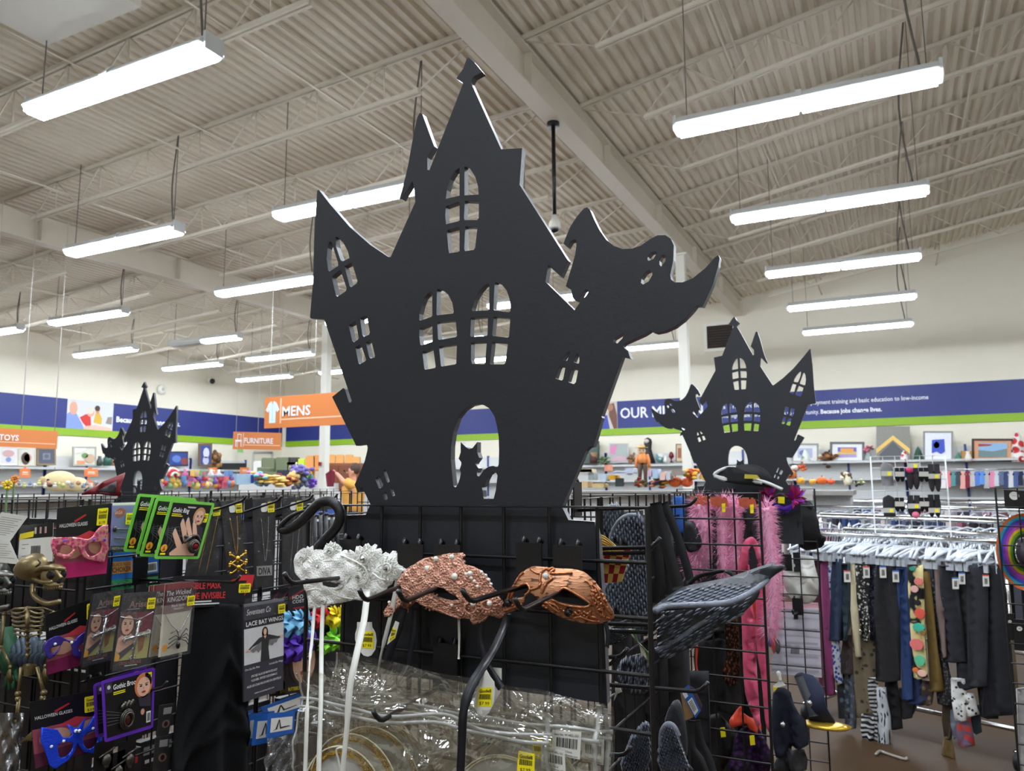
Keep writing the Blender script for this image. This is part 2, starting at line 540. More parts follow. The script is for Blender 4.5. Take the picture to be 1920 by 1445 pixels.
# ------------------------------------------------------------------ hanging strip lights
m_lens = mat('lamp_glow', (236, 245, 255), emit=LAMP_STRENGTH)
m_off = mat('lamp_off', (215, 218, 214), 0.4)
m_house = mat('lamp_housing', (214, 217, 216), 0.45, var=0.03)
m_cable = mat('cable_grey', (92, 88, 82), 0.6)
LZ = 5.26
def make_light(loc, cable, dark_half=False, label='', group='hanging strip lights'):
    x, y, z = loc
    t = thing('strip_light', label, 'ceiling light', loc, group)
    mb = MB(); L = 1.22
    mb.prism([(x - L, y - 0.06, z + 0.12), (x - L, y + 0.06, z + 0.12), (x - L, y + 0.1345, z + 0.035), (x - L, y + 0.1345, z + 0.015), (x - L, y - 0.1345, z + 0.015), (x - L, y - 0.1345, z + 0.035)], (2 * L, 0, 0), m_house)
    mb.build('housing', t)
    for k, (a, b) in enumerate(((-L + 0.015, -0.02), (0.02, L - 0.015))):
        mb = MB(); m = m_off if (dark_half and k == 0) else m_lens
        mb.prism([(x + a, y - 0.14, z + 0.014), (x + a, y + 0.14, z + 0.014), (x + a, y + 0.085, z - 0.055), (x + a, y - 0.085, z - 0.055)], (b - a, 0, 0), m)
        mb.build('lamp', t)
    for sx in (-1, 0, 1):
        mb = MB(); xx = x + sx * (L + 0.012) if sx else x
        mb.prism([(xx - 0.015, y - 0.1, z - 0.03), (xx - 0.015, y - 0.1, z + 0.13), (xx - 0.015, y + 0.1, z + 0.13), (xx - 0.015, y + 0.1, z - 0.03)] if sx else
                 [(xx - 0.03, y - 0.17, z + 0.01), (xx - 0.03, y - 0.08, z + 0.13), (xx - 0.03, y + 0.08, z + 0.13), (xx - 0.03, y + 0.17, z + 0.01)], (0.03 if sx else 0.06, 0, 0), m_house)
        mb.build('bracket', t)
    for sx in (-1, 1):
        mb = MB(); mb.tube([(x + sx * (L - 0.1), y, z + 0.12), (x + sx * (L - 0.1), y + 0.01, z + cable)], 0.006, m_cable, 4); mb.build('cable', t)
    mb = MB(); mb.tube(spline([(x + L - 0.15, y + 0.03, z + 0.12), (x + L - 0.25, y + 0.06, z + 0.5 * cable), (x + L - 0.12, y + 0.02, z + cable)], 5), 0.012, m_cable, 5); mb.build('cord', t)
    return t
ORD = ['nearest', 'second', 'third', 'fourth', 'fifth', 'sixth', 'seventh', 'eighth', 'ninth']
def light_row(X, Ys, names, where):
    cab = deck_z(X) - LZ - 0.04
    t0 = None
    for i, Y in enumerate(Ys):
        lab = 'white hanging strip light, %s in %s' % (names[i], where)
        if t0 is None:
            t0 = make_light((X, Y, LZ), cab, False, lab)
        else:
            dup(t0, (X, Y, LZ), 0, lab)
seq = lambda n, k: ['one overhead out of view'] * k + [ORD[i] for i in range(n)]
light_row(-0.62, (7.76, 10.9, 14.2, 17.3, 20.4, 4.5, 1.2, -2.1, -5.4), seq(5, 0) + ['one overhead'] * 4, 'the row over the clothes racks')  # trailing positions are unseen fixtures continuing the row, added to light the foreground
light_row(-6.25, (4.42, 7.83, 10.9, 14.1, 17.3, 20.5, 1.2, -2.1), seq(6, 0) + ['one overhead'] * 2, 'the row just beyond the girder')
light_row(-10.4, (7.6, 10.65, 13.9, 17.1, 20.3, 4.5), seq(5, 0) + ['one overhead'], 'the row over the menswear sign')
light_row(-15.85, (10.85, 16.85, 20.1, 4.5), ['nearest', 'third', 'fourth', 'hidden one'], 'the row past the second girder')
make_light((-15.85, 14.1, LZ), deck_z(-15.85) - LZ - 0.04, True, 'white hanging strip light with one half unlit', None)
light_row(-19.6, (10.9, 14.0, 17.0, 20.1, 5.0), seq(4, 0) + ['hidden one'], 'the row by the long blue banner wall')
light_row(4.6, (-3.0, 2.0, 7.7, 10.9, 14.0, 17.2, 20.4), ['one overhead'] * 7, 'an unseen row added for light')  # unseen row, added to brighten the racks and the back wall

# ------------------------------------------------------------------ wall banners
m_blue = mat('banner_blue', (34, 46, 118), 0.5, var=0.05, scale=2)
m_green = mat('banner_green', (136, 174, 30), 0.5, var=0.04, scale=2)
m_let = mat('lettering_white', (232, 234, 238), 0.6, var=0.02)
t = thing('mission_banner', 'long blue and green mission banner on the wall above the clothing racks', 'banner', (-4, 23.97, 3.07))
zb0, zb1, zb2 = 3.07, 3.285, 4.175
mb = MB(); mb.box((-4.7, 23.985, (zb1 + zb2) / 2), (34.8, 0.02, zb2 - zb1), m_blue); mb.build('blue_panel', t)
mb = MB(); mb.box((-4.7, 23.98, (zb0 + zb1) / 2), (34.8, 0.03, zb1 - zb0), m_green); mb.build('green_stripe', t)
YB = 23.972
mb = MB()
f = frY(((1163, 764), (1262, 758), (1262, 778), (1163, 785)), YB)
z0, z1 = onY(1163, 784, YB).z, onY(1163, 765, YB).z
xa, xb = onY(1163, 775, YB).x, onY(1318, 770, YB).x
def wtext(txt, xa, xb, z0, h, bold=0.0):
    fr = Fr((xa, YB, z0 + h), (xb, YB, z0 + h), (xb, YB, z0), (xa, YB, z0))
    mb.text(fr, txt, 0, 1, 1, m_let, 1, bold, wid=1)
wtext('OUR MISSION', xa, xb, z0, z1 - z0, 0.018)
X_ = lambda x: onY(x, 760, YB).x
l1 = onY(1508, 759, YB).z; l2 = onY(1540, 774, YB).z
wtext('is a nonprofit that provides', X_(1353), X_(1502), l1, 0.12, 0.01)
wtext('employment training and basic education to low-income', X_(1508), X_(1742), l1, 0.12, 0.01)
wtext('with significant personal barriers to opportunity.', X_(1352), X_(1535), l2 - 0.02, 0.12, 0.01)
wtext('Because jobs change lives.', X_(1538), X_(1653), l2 - 0.02, 0.12, 0.035)
mb.build('lettering', t)
mb = MB()
f = Fr((X_(1128), YB, zb2), (X_(1157), YB, zb2), (X_(1157), YB, zb1), (X_(1128), YB, zb1))
f.slab(mb, M((196, 188, 180)), 0.004)
f.poly(mb, [(0.5, 0.1), (0.8, 0.05), (0.98, 0.5), (0.98, 1), (0.75, 1), (0.45, 0.5)], M((112, 74, 58)), 2)
f.poly(mb, [(0.05, 0.45), (0.35, 0.5), (0.5, 1), (0.0, 1)], M((58, 72, 160)), 2); f.ell(mb, 0.55, 0.2, 0.2, 0.14, M((170, 120, 96)), 3)
mb.build('photo_panel', t)

t = thing('wall_banner', 'long blue and green banner on the wall above the toys and furniture', 'banner', (WX + 0.03, 8, 3.07))
mb = MB(); mb.box((WX + 0.012, 7, (zb1 + zb2) / 2), (0.02, 33.9, zb2 - zb1), m_blue); mb.build('blue_panel', t)
mb = MB(); mb.box((WX + 0.018, 7, (zb0 + zb1) / 2), (0.03, 33.9, zb1 - zb0), m_green); mb.build('green_stripe', t)
XB = WX + 0.03
mb = MB()
def ltext(txt, pa, pb, z0, h, bold):
    ya, yb = onX(pa, 790, XB).y, onX(pb, 790, XB).y
    fr = Fr((XB, ya, z0 + h), (XB, yb, z0 + h), (XB, yb, z0), (XB, ya, z0))
    mb.text(fr, txt, 0, 1, 1, m_let, 1, bold, wid=1)
ltext('Because jobs change lives.', 218, 338, onX(225, 791, XB).z, 0.17, 0.03)
mb.build('lettering', t)
mb = MB(); ya, yb = onX(125, 780, XB).y, onX(212, 780, XB).y
f = Fr((XB, ya, zb2), (XB, yb, zb2), (XB, yb, zb1), (XB, ya, zb1))
f.slab(mb, M((206, 208, 214)), 0.004)
sk, sk2 = M((214, 160, 136)), M((196, 140, 116))
f.poly(mb, [(0, 0.52), (0.07, 0.42), (0.2, 0.48), (0.34, 0.85), (0.38, 1), (0, 1)], M((128, 150, 206)), 2)
f.ell(mb, 0.13, 0.3, 0.085, 0.23, sk, 3); f.ell(mb, 0.13, 0.1, 0.085, 0.1, M((205, 200, 196)), 4, 12, 180, 360)
f.poly(mb, [(0.27, 0.6), (0.4, 0.47), (0.5, 0.5), (0.53, 0.95), (0.42, 0.9), (0.34, 0.78)], M((200, 52, 42)), 3)
f.ell(mb, 0.5, 0.4, 0.08, 0.16, sk, 4); f.ell(mb, 0.48, 0.33, 0.085, 0.13, M((214, 206, 192)), 5)
f.poly(mb, [(0.57, 0.75), (0.6, 0.42), (0.68, 0.36), (0.76, 0.6), (0.74, 0.8)], M((208, 170, 62)), 2)
f.ell(mb, 0.645, 0.3, 0.05, 0.13, sk2, 3); f.ell(mb, 0.64, 0.24, 0.06, 0.1, M((74, 48, 40)), 4)
f.poly(mb, [(0.38, 0.9), (0.6, 0.82), (0.98, 0.9), (0.98, 1), (0.38, 1)], M((222, 182, 164)), 4)
f.poly(mb, [(0.84, 0.75), (0.88, 0.52), (0.98, 0.5), (0.98, 0.78)], M((140, 128, 122)), 3)
mb.build('photo_panel', t)

# vent on the back wall, detector, cameras
fv = frY(((1325, 612), (1374, 606), (1376, 650), (1327, 655)), 23.96)
t = thing('wall_vent', 'dark louvred air vent in a cream frame high on the wall', 'vent', (fv.c[0].x, 23.95, fv.c[2].z))
x0, x1, z0, z1 = fv.c[0].x, fv.c[1].x, fv.c[2].z, fv.c[0].z
mb = MB()
for a, b, c, d in ((x0 - 0.1, x1 + 0.1, z1, z1 + 0.1), (x0 - 0.1, x1 + 0.1, z0 - 0.1, z0), (x0 - 0.1, x0, z0, z1), (x1, x1 + 0.1, z0, z1)):
    mb.box(((a + b) / 2, 23.95, (c + d) / 2), (b - a, 0.08, d - c), m_white)
mb.build('vent_frame', t)
mb = MB(); mb.box(((x0 + x1) / 2, 23.985, (z0 + z1) / 2), (x1 - x0, 0.02, z1 - z0), M((38, 32, 28)))
for k in range(9):
    mb.box(((x0 + x1) / 2, 23.96, z0 + (z1 - z0) * (k + 0.5) / 9), (x1 - x0, 0.05, 0.02), M((66, 54, 46)), Matrix.Rotation(0.6, 3, 'X'))
mb.build('louvre_slats', t)
p = onX(302, 730, WX + 0.02)
mb = MB(); mb.lathe(p, [(0.0, 0.0), (0.17, 0.0), (0.17, 0.05), (0.12, 0.09), (0.0, 0.1)], m_white, 20, (1, 0, 0)); mb.lathe(p + V3((0.09, 0, 0)), [(0.05, 0), (0.05, 0.03), (0, 0.035)], M((190, 188, 180)), 12, (1, 0, 0))
tag(mb.build('alarm_siren'), 'round white alarm disc on the wall above the blue banner', 'alarm')
p = onX(393, 713, WX + 0.02)
t = thing('dome_camera', 'small dark dome camera on the wall beneath the roof joists', 'camera', p)
mb = MB(); mb.lathe(p, [(0.0, 0.0), (0.13, 0.0), (0.13, 0.08), (0.1, 0.1)], m_white, 14, (1, 0, 0)); mb.build('mount', t)
mb = MB(); mb.ball(p + V3((0.14, 0, -0.04)), 0.1, M((34, 34, 36), 0.15)); mb.build('dome', t)
p = onZ(1037, 219, 6.6); p.x = -4.1
p = EYE + ray(1037, 219) * ((-4.02) / ray(1037, 219).x)
q = onY(1042, 425, p.y)
t = thing('pole_camera', 'white dome camera on a long black pole hung from the girder', 'camera', (p.x, p.y, q.z))
mb = MB(); mb.tube([(p.x, p.y, 6.6), (p.x, p.y, q.z + 0.16)], 0.028, m_blk, 8); mb.lathe((p.x, p.y, 6.55), [(0.09, 0), (0.09, 0.05), (0.03, 0.06)], m_blk, 12); mb.build('pole', t)
mb = MB(); mb.lathe((p.x, p.y, q.z - 0.03), [(0.07, 0), (0.085, 0.02), (0.075, 0.1), (0.045, 0.14), (0.035, 0.2), (0.0, 0.2)], m_white, 16); mb.build('camera_body', t)
mb = MB(); mb.ball((p.x, p.y, q.z - 0.035), (0.06, 0.06, 0.05), M((24, 24, 28), 0.12), 12, 8); mb.build('dome', t)

# ------------------------------------------------------------------ hanging department signs
m_or = mat('sign_orange', (206, 122, 62), 0.55, var=0.03, scale=1, stretch=(1, 1, 12))
m_orl = mat('sign_line', (244, 196, 164), 0.55, var=0.02)
def hang_sign(name, label, tl, tr, h, word, icon, zc):
    t = thing(name, label, 'sign', ((tl + tr) / 2) - V3((0, 0, h)))
    f = Fr(tl, tr, tr - V3((0, 0, h)), tl - V3((0, 0, h)), 0.003)
    mb = MB(); f.slab(mb, m_or, 0.03); mb.build('board', t)
    mb = MB()
    a0 = 0.2 if icon in ('chair', 'none') else 0.165
    if icon:
        f.rect(mb, a0 - 0.005, 0.06, a0 + 0.008, 0.86, m_orl)
    f.rect(mb, a0, 0.72, 0.97, 0.76, m_orl)
    mb.text(f, word, a0 + 0.02, 0.64, 0.3, m_let, 3, 0.018, wid={'shirt': 0.28, 'none': 0.25}.get(icon, 0.6))
    mb.build('lettering', t)
    if icon in ('shirt', 'chair'):
        mb = MB()
        if icon == 'shirt':
            f.poly(mb, [(0.045, 0.2), (0.07, 0.14), (0.1, 0.14), (0.125, 0.2), (0.155, 0.42), (0.13, 0.5), (0.118, 0.4), (0.118, 0.84), (0.052, 0.84), (0.052, 0.4), (0.04, 0.5), (0.015, 0.42)], M((206, 226, 240)), 2)
            f.poly(mb, [(0.072, 0.14), (0.098, 0.14), (0.085, 0.27)], M((200, 150, 120)), 3); f.rect(mb, 0.082, 0.25, 0.087, 0.78, M((150, 176, 196)), 3)
        elif icon == 'chair':
            f.rect(mb, 0.08, 0.12, 0.16, 0.16, m_let, 2); f.rect(mb, 0.08, 0.12, 0.09, 0.9, m_let, 2); f.rect(mb, 0.15, 0.12, 0.16, 0.5, m_let, 2)
            f.rect(mb, 0.04, 0.46, 0.17, 0.56, m_let, 2); f.rect(mb, 0.045, 0.56, 0.06, 0.85, m_let, 2); f.rect(mb, 0.15, 0.56, 0.165, 0.85, m_let, 2)
        mb.build('icon', t)
    for a in (0.05, 0.5, 0.95):
        q = f.at(a, 0); mb = MB(); mb.tube([q, V3((q.x, q.y, zc(q.x)))], 0.006, M((200, 198, 190)), 4); mb.build('wire', t)
    return t
YM = 10.6
YM = 11.6
a = onY(497, 745, YM); b = onY(690, 734, YM); b.z = a.z
hang_sign('menswear_sign', 'large orange hanging sign with a white shirt icon and the word MENS', a, b, a.z - onY(496, 803, YM).z, 'MENS', 'shirt', lambda x: deck_z(x) - 0.55)
zf = 1.06 + EYE.z
a = onZ(438, 809, 2.85); b = onZ(528, 811.5, 2.85)
hang_sign('furniture_sign', 'small orange hanging sign with a chair icon and the word FURNITURE', a, b, a.z - onZ(438, 840, 2.85).z + (a.z - EYE.z) * 0.0 if False else 0.43, 'FURNITURE', 'chair', lambda x: deck_z(x) - 0.55)
a = onX(-35, 800, -12.5); b = onX(109, 807, -12.5); b.z = a.z
hang_sign('toys_sign', 'orange hanging sign with the word TOYS cut off by the picture edge', a, b, a.z - onX(104, 841, -12.5).z, 'TOYS', 'none', lambda x: deck_z(x) - 0.55)
# ================================================================== CENTRE FIXTURE (wire grid panels and what hangs on them)
from mathutils.geometry import delaunay_2d_cdt
def _inside(p, poly):
    x, y = p; c = False; n = len(poly); j = n - 1
    for i in range(n):
        a, b = poly[i], poly[j]
        if (a[1] > y) != (b[1] > y) and x < (b[0] - a[0]) * (y - a[1]) / (b[1] - a[1]) + a[0]:
            c = not c
        j = i
    return c
def cut(mb, pts, m, sp=0.01, disp=None, holes=(), n=None):
    """a sheet cut to the flat 3-D outline pts, filled with a fine mesh, pushed along its normal by disp(u, v)"""
    pts = [V3(p) for p in pts]; o = pts[0]
    if n is None:
        n = V3((0, 0, 0))
        for i in range(len(pts)):
            n += (pts[i] - o).cross(pts[(i + 1) % len(pts)] - o)
        n.normalize()
    up = V3((0, 0, 1)) if abs(n.z) < 0.9 else V3((0, 1, 0))
    v = (up - n * up.dot(n)).normalized(); u = v.cross(n)
    to2 = lambda p: ((p - o).dot(u), (p - o).dot(v))
    P = [to2(p) for p in pts]; H = [[to2(V3(p)) for p in h] for h in holes]
    x0, x1 = min(p[0] for p in P), max(p[0] for p in P); y0, y1 = min(p[1] for p in P), max(p[1] for p in P)
    vs = [Vector(p) for p in P]; ed = [(i, (i + 1) % len(P)) for i in range(len(P))]
    for h in H:
        b = len(vs); vs += [Vector(p) for p in h]; ed += [(b + i, b + (i + 1) % len(h)) for i in range(len(h))]
    k = 0; y = y0 + sp * 0.5
    while y < y1:
        x = x0 + sp * (0.5 if k % 2 else 1.0)
        while x < x1:
            if _inside((x, y), P) and not any(_inside((x, y), h) for h in H):
                vs.append(Vector((x, y)))
            x += sp
        y += sp * 0.87; k += 1
    ov, _e, of = delaunay_2d_cdt(vs, ed, [], 0, 1e-7)[:3]
    fs = []
    for f in of:
        c = (sum(ov[i][0] for i in f) / len(f), sum(ov[i][1] for i in f) / len(f))
        if _inside(c, P) and not any(_inside(c, h) for h in H):
            fs.append(tuple(f))
    out = []
    for q in ov:
        d = disp((q[0] - x0) / max(x1 - x0, 1e-6), (q[1] - y0) / max(y1 - y0, 1e-6)) if disp else 0.0
        out.append(o + u * q[0] + v * q[1] + n * d)
    return mb.add(out, fs, m, True)
def thick(o, t):
    md = o.modifiers.new('thickness', 'SOLIDIFY'); md.thickness = t; md.offset = 0.0
    return o
def smooth2(px, n=4):
    L = len(px); out = []
    for i in range(L):
        p0, p1, p2, p3 = (Vector(px[(i + k) % L]) for k in (-1, 0, 1, 2))
        for k in range(n):
            t = k / n
            out.append(tuple(0.5 * ((2 * p1) + (p2 - p0) * t + (2 * p0 - 5 * p1 + 4 * p2 - p3) * t * t + (3 * p1 - p0 - 3 * p2 + p3) * t ** 3)))
    return out
def zz(pts, ox, oy, k):
    """zoomed-crop coordinates to photo pixels"""
    return [(ox + k * a, oy + k * b) for a, b in pts]
def PY(px, Y): return [onY(x, y, Y) for x, y in px]
def PX(px, X): return [onX(x, y, X) for x, y in px]
def folds(amp, f, ph=0.0, f2=0.0):
    return lambda u, v: amp * (math.sin(u * f + ph + 1.3 * math.sin(v * 3 + ph)) + 0.5 * math.sin(u * f * 1.9 + 2 + f2 * v))

GS = 0.0762
TOPZ = 1.524
def grid_panel(label, x, y, along, n=8, ztop=TOPZ, zbot=0.06, m=None, name='gridwall_panel', group='black wire gridwall panels', dx=GS):
    """a wire display panel n squares wide from (x, y), along 'X' or 'Y'"""
    m = m or m_blk
    d = V3((1, 0, 0)) if along == 'X' else V3((0, 1, 0)); nn = V3((0, 1, 0)) if along == 'X' else V3((-1, 0, 0))
    o = V3((x, y, 0)); W = n * dx
    t = thing(name, label, 'display panel', o + d * (W / 2) + V3((0, 0, zbot)), group)
    mb = MB(); r = 0.0042
    A = lambda a, z: o + d * a + V3((0, 0, z))
    mb.tube([A(0, zbot), A(0, ztop), A(W, ztop), A(W, zbot)], r, m, 6, closed=True, smooth=False)
    mb.build('frame', t)
    mb = MB(); rows = int((ztop - zbot) / GS)
    for i in range(1, n):
        mb.tube([A(i * dx, zbot) + nn * 0.005, A(i * dx, ztop) + nn * 0.005], 0.0028, m, 5, caps=False)
    for k in range(1, rows + 1):
        z = ztop - k * GS
        if z > zbot:
            mb.tube([A(0, z), A(W, z)], 0.0031, m, 5, caps=False)
    mb.build('wire_mesh', t)
    return t
PY0 = 1.066
front_panel = grid_panel('black wire gridwall panel carrying the masks in front of the big haunted house', -0.925, PY0, 'X')
grid_panel('black wire gridwall panel running back behind the masks, first of the spine', -0.62, PY0 + 0.03, 'Y')
grid_panel('black wire gridwall panel running back behind the masks, second of the spine', -0.62, PY0 + 0.66, 'Y')
grid_panel('black wire gridwall panel with pink costumes behind it', -0.972, 2.385, 'X')
grid_panel('black wire gridwall panel running back from the pink costumes', -0.66, 2.42, 'Y')
grid_panel('black wire gridwall panel running back toward the white packs', -0.66, 3.03, 'Y')
grid_panel('black wire gridwall panel with white packs, next to the clothes rack', -0.93, 3.645, 'X')
grid_panel('black wire gridwall panel with the rainbow hat', 0.363, 3.7, 'X')

# ------------------------------------------------------------------ haunted house boards
m_board = mat('board_black', (33, 35, 41), 0.5, var=0.16, scale=7, bump=0.05, bscale=90, spec=0.45)
m_bedge = mat('board_edge_lit', (104, 105, 110), 0.32, var=0.4, scale=120, spec=0.6)  # edge colour lightened, the light the rims catch is put into it
A_ = lambda pts: zz(pts, 560, 80, 0.29062)
B_ = lambda pts: zz(pts, 960, 360, 0.23529)
C_ = lambda pts: zz(pts, 560, 340, 0.29056)
D_ = lambda pts: zz(pts, 600, 680, 0.3125)
E_ = lambda pts: zz(pts, 660, 840, 0.1107)
W7 = lambda pts: zz(pts, 1020, 630, 0.10417)
W4 = lambda pts: zz(pts, 780, 340, 0.11458)
W5 = lambda pts: zz(pts, 780, 500, 0.15225)
W6 = lambda pts: zz(pts, 780, 720, 0.16604)
outline = (
    A_([(1095, 92), (1130, 125), (1170, 175), (1183, 190), (1128, 220), (1108, 256), (1114, 268), (1306, 690), (1440, 682), (1424, 916)]) +
    B_([(95, 0), (443, 546), (388, 668), (287, 578), (264, 716), (498, 944), (520, 915), (545, 880), (590, 830), (610, 800), (606, 778), (590, 772), (572, 785), (548, 830), (520, 866), (500, 860), (484, 835),
        (474, 775), (455, 765), (432, 748), (480, 590), (505, 500), (516, 430), (516, 385), (500, 377), (465, 392), (442, 436), (413, 410), (432, 360), (465, 280), (520, 195), (575, 132), (598, 124), (618, 140),
        (650, 215), (695, 305), (750, 383), (810, 430), (880, 455), (960, 452), (1030, 427), (1100, 378), (1160, 347), (1220, 345), (1262, 372), (1287, 425), (1283, 540), (1268, 610), (1258, 660), (1266, 700),
        (1300, 722), (1360, 722), (1440, 690), (1540, 610), (1620, 520), (1642, 507), (1652, 525), (1640, 590), (1598, 735), (1555, 830), (1518, 908), (1490, 903), (1470, 905), (1430, 955), (1370, 1018), (1300, 1072),
        (1220, 1108), (1150, 1122), (1125, 1114), (1112, 1098), (1050, 1138), (960, 1178), (890, 1210), (883, 1228), (897, 1245), (920, 1265), (932, 1300), (940, 1322), (900, 1312), (880, 1308)]) +
    W7([(1030, 1440)]) + D_([(1690, 330), (1640, 500), (1616, 505), (1595, 525), (1450, 865), (1466, 895), (1490, 945), (1645, 955)]) +
    [(1122, 1010), (1128, 1100), (1134, 1210), (1138, 1318), (880, 1282), (637, 1252), (640, 1150), (643, 1050), (646, 966), (660, 965.8), (686, 965.5)] +
    E_([(318, 947), (190, 692), (172, 655), (152, 655), (128, 735), (98, 742), (50, 620)]) + D_([(245, 650), (270, 590), (285, 530), (291, 484), (218, 495), (75, 205), (140, 153), (149, 160), (173, 238), (186, 240), (192, 228), (160, 130)]) +
    C_([(330, 1370), (165, 885), (80, 882), (75, 875), (95, 640), (105, 300), (121, 62), (130, 56), (205, 152), (330, 296), (460, 410), (575, 487), (584, 490), (596, 487), (754, 135)]) +
    A_([(752, 1000), (745, 925), (735, 892), (665, 1008), (652, 1005), (690, 870), (710, 780), (738, 620), (768, 480), (782, 455), (797, 462), (872, 668), (829, 740), (828, 822), (845, 825), (1063, 262), (1058, 254), (1020, 230), (1062, 170), (1085, 108)]))
holes = [
    A_([(1040, 805), (1005, 830), (975, 880), (955, 950), (948, 1010), (1040, 988)]), A_([(1068, 797), (1105, 808), (1140, 862), (1160, 930), (1163, 982), (1068, 987)]),
    W4([(485, 410), (700, 335), (718, 355), (718, 640), (690, 657), (490, 707), (475, 560)]), W4([(795, 315), (1035, 325), (1032, 600), (1005, 635), (790, 640), (782, 600)]),
    W4([(500, 800), (700, 745), (718, 765), (718, 1140), (690, 1160), (540, 1182), (525, 1100)]), W4([(800, 735), (1012, 748), (972, 1090), (945, 1127), (800, 1147), (787, 1110)]),
    W5([(195, 305), (150, 325), (100, 380), (65, 470), (40, 580), (38, 650), (50, 668), (190, 620), (205, 600), (205, 320)]), W5([(255, 285), (275, 275), (340, 290), (400, 340), (450, 440), (470, 550), (460, 578), (265, 602), (250, 590)]),
    W5([(40, 760), (185, 700), (205, 715), (210, 905), (200, 925), (70, 972), (50, 960), (38, 850)]), W5([(260, 680), (480, 655), (495, 665), (510, 850), (490, 870), (285, 905), (268, 890)]),
    W5([(75, 1050), (205, 1000), (218, 1015), (247, 1230), (235, 1250), (115, 1272), (100, 1255)]), W5([(280, 980), (500, 950), (508, 960), (500, 1190), (485, 1205), (320, 1232), (305, 1220)]),
    W5([(890, 205), (840, 230), (780, 300), (720, 400), (690, 500), (685, 535), (700, 550), (890, 542), (905, 520), (908, 220)]), W5([(965, 200), (990, 190), (1060, 215), (1120, 290), (1155, 390), (1170, 500), (1165, 550), (1140, 565), (960, 540), (950, 520)]),
    W5([(675, 630), (880, 612), (890, 625), (885, 840), (870, 855), (680, 865), (665, 850)]), W5([(955, 615), (1160, 630), (1165, 645), (1150, 860), (1130, 878), (950, 855), (935, 840)]),
    W5([(675, 935), (870, 925), (875, 945), (855, 1190), (840, 1205), (690, 1200), (675, 1150)]), W5([(935, 925), (1125, 940), (1135, 955), (1105, 1185), (1085, 1205), (920, 1205), (908, 1190)]),
    C_([(200, 385), (185, 430), (180, 500), (190, 575), (200, 583), (258, 545), (255, 520), (215, 395)]), C_([(235, 358), (255, 360), (290, 395), (320, 450), (330, 495), (285, 518), (270, 510), (240, 420)]),
    C_([(212, 615), (265, 572), (275, 580), (312, 690), (305, 710), (250, 746), (240, 735)]), C_([(295, 548), (340, 522), (350, 535), (382, 645), (375, 660), (340, 685), (328, 675)]),
    C_([(322, 928), (365, 902), (372, 910), (390, 1010), (385, 1020), (358, 1040), (345, 1030)]), C_([(395, 885), (435, 862), (442, 870), (462, 975), (455, 990), (420, 1006), (410, 990)]),
    C_([(365, 1070), (400, 1052), (408, 1062), (438, 1150), (430, 1162), (395, 1182), (385, 1172)]), C_([(432, 1040), (465, 1022), (472, 1030), (495, 1125), (490, 1138), (465, 1145), (455, 1135)]),
    W7([(440, 275), (475, 285), (470, 310), (430, 430), (410, 455), (350, 435), (335, 420), (380, 350)]), W7([(590, 312), (625, 318), (640, 360), (645, 450), (635, 490), (610, 503), (535, 475), (525, 455), (560, 370)]),
    W7([(285, 545), (380, 555), (390, 575), (350, 780), (320, 805), (210, 770), (200, 750), (260, 570)]), W7([(510, 590), (600, 595), (620, 620), (580, 830), (540, 870), (445, 840), (430, 815), (490, 605)]),
    B_([(890, 1120), (898, 1132), (880, 1170), (840, 1210), (805, 1190), (808, 1170)]),
    B_([(1150, 475), (1155, 490), (1130, 535), (1090, 552), (1076, 540), (1080, 515), (1110, 480)]), B_([(1215, 498), (1230, 510), (1225, 550), (1190, 598), (1173, 580), (1172, 545), (1190, 508)]),
    B_([(1095, 620), (1120, 625), (1122, 660), (1090, 715), (1045, 740), (1025, 725), (1028, 690), (1060, 640)]),
    E_([(550, 350), (580, 375), (645, 555), (640, 575), (610, 588), (590, 575), (530, 390)]), E_([(390, 520), (450, 460), (475, 475), (535, 620), (520, 660), (475, 690), (450, 675), (400, 545)]),
    E_([(645, 670), (680, 660), (695, 680), (735, 790), (725, 810), (700, 820), (680, 805)]), E_([(515, 775), (570, 735), (585, 750), (612, 850), (600, 870), (570, 887), (550, 875)]),
    W6([(440, 1167), (420, 1150), (405, 1000), (392, 850), (395, 700), (420, 530), (470, 380), (540, 290), (620, 240), (700, 222), (760, 228), (830, 270), (890, 360), (920, 480), (938, 600), (942, 750), (938, 900), (928, 932), (905, 938),
        (870, 925), (820, 935), (770, 970), (735, 1020), (715, 1045), (692, 1040), (682, 1000), (702, 950), (665, 900), (670, 885), (710, 830), (688, 770), (688, 664), (640, 725), (600, 736), (565, 715), (508, 662), (508, 770), (485, 840), (515, 880), (515, 905),
        (498, 960), (510, 1000), (500, 1060), (480, 1120), (458, 1162)]),
    W6([(870, 985), (910, 1000), (925, 1030), (905, 1200), (880, 1297), (765, 1298), (757, 1270), (750, 1200), (740, 1160), (775, 1140), (790, 1080), (820, 1020)])]
HY = 1.083
house = poly_plate('haunted_house_board', [PY(h, HY) for h in [outline] + holes], 0.0125, m_board, edge=m_bedge, bevel=0.0006)
bb = [house.data.vertices[i].co for i in range(len(house.data.vertices))]
tag(house, 'large black haunted house cutout board with a ghost, standing behind the grid of masks', 'display board', 'haunted house boards')
# two smaller-looking copies further off, turned to show their backs
hx = house.location.x; ztip = onY(878, 107, HY).z
def far_house(px, py, Y, lab, sc=1.0):
    o = house.copy(); COL.objects.link(o)
    tip_dx = onY(878, 107, HY).x - hx
    p = onY(px, py, Y)
    o.rotation_euler = (0, 0, math.pi); o.scale = (sc, 1, sc)
    o.location = (p.x + tip_dx * sc, Y, p.z - (ztip - house.location.z) * sc)
    o['label'] = lab
    return o
YR = 3.628
far_house(1377, 594, YR, 'black haunted house cutout standing by the pink costumes, with a hat before its door')
far_house(272, 716, 3.57, 'small distant black haunted house cutout in front of the blue wall banner')

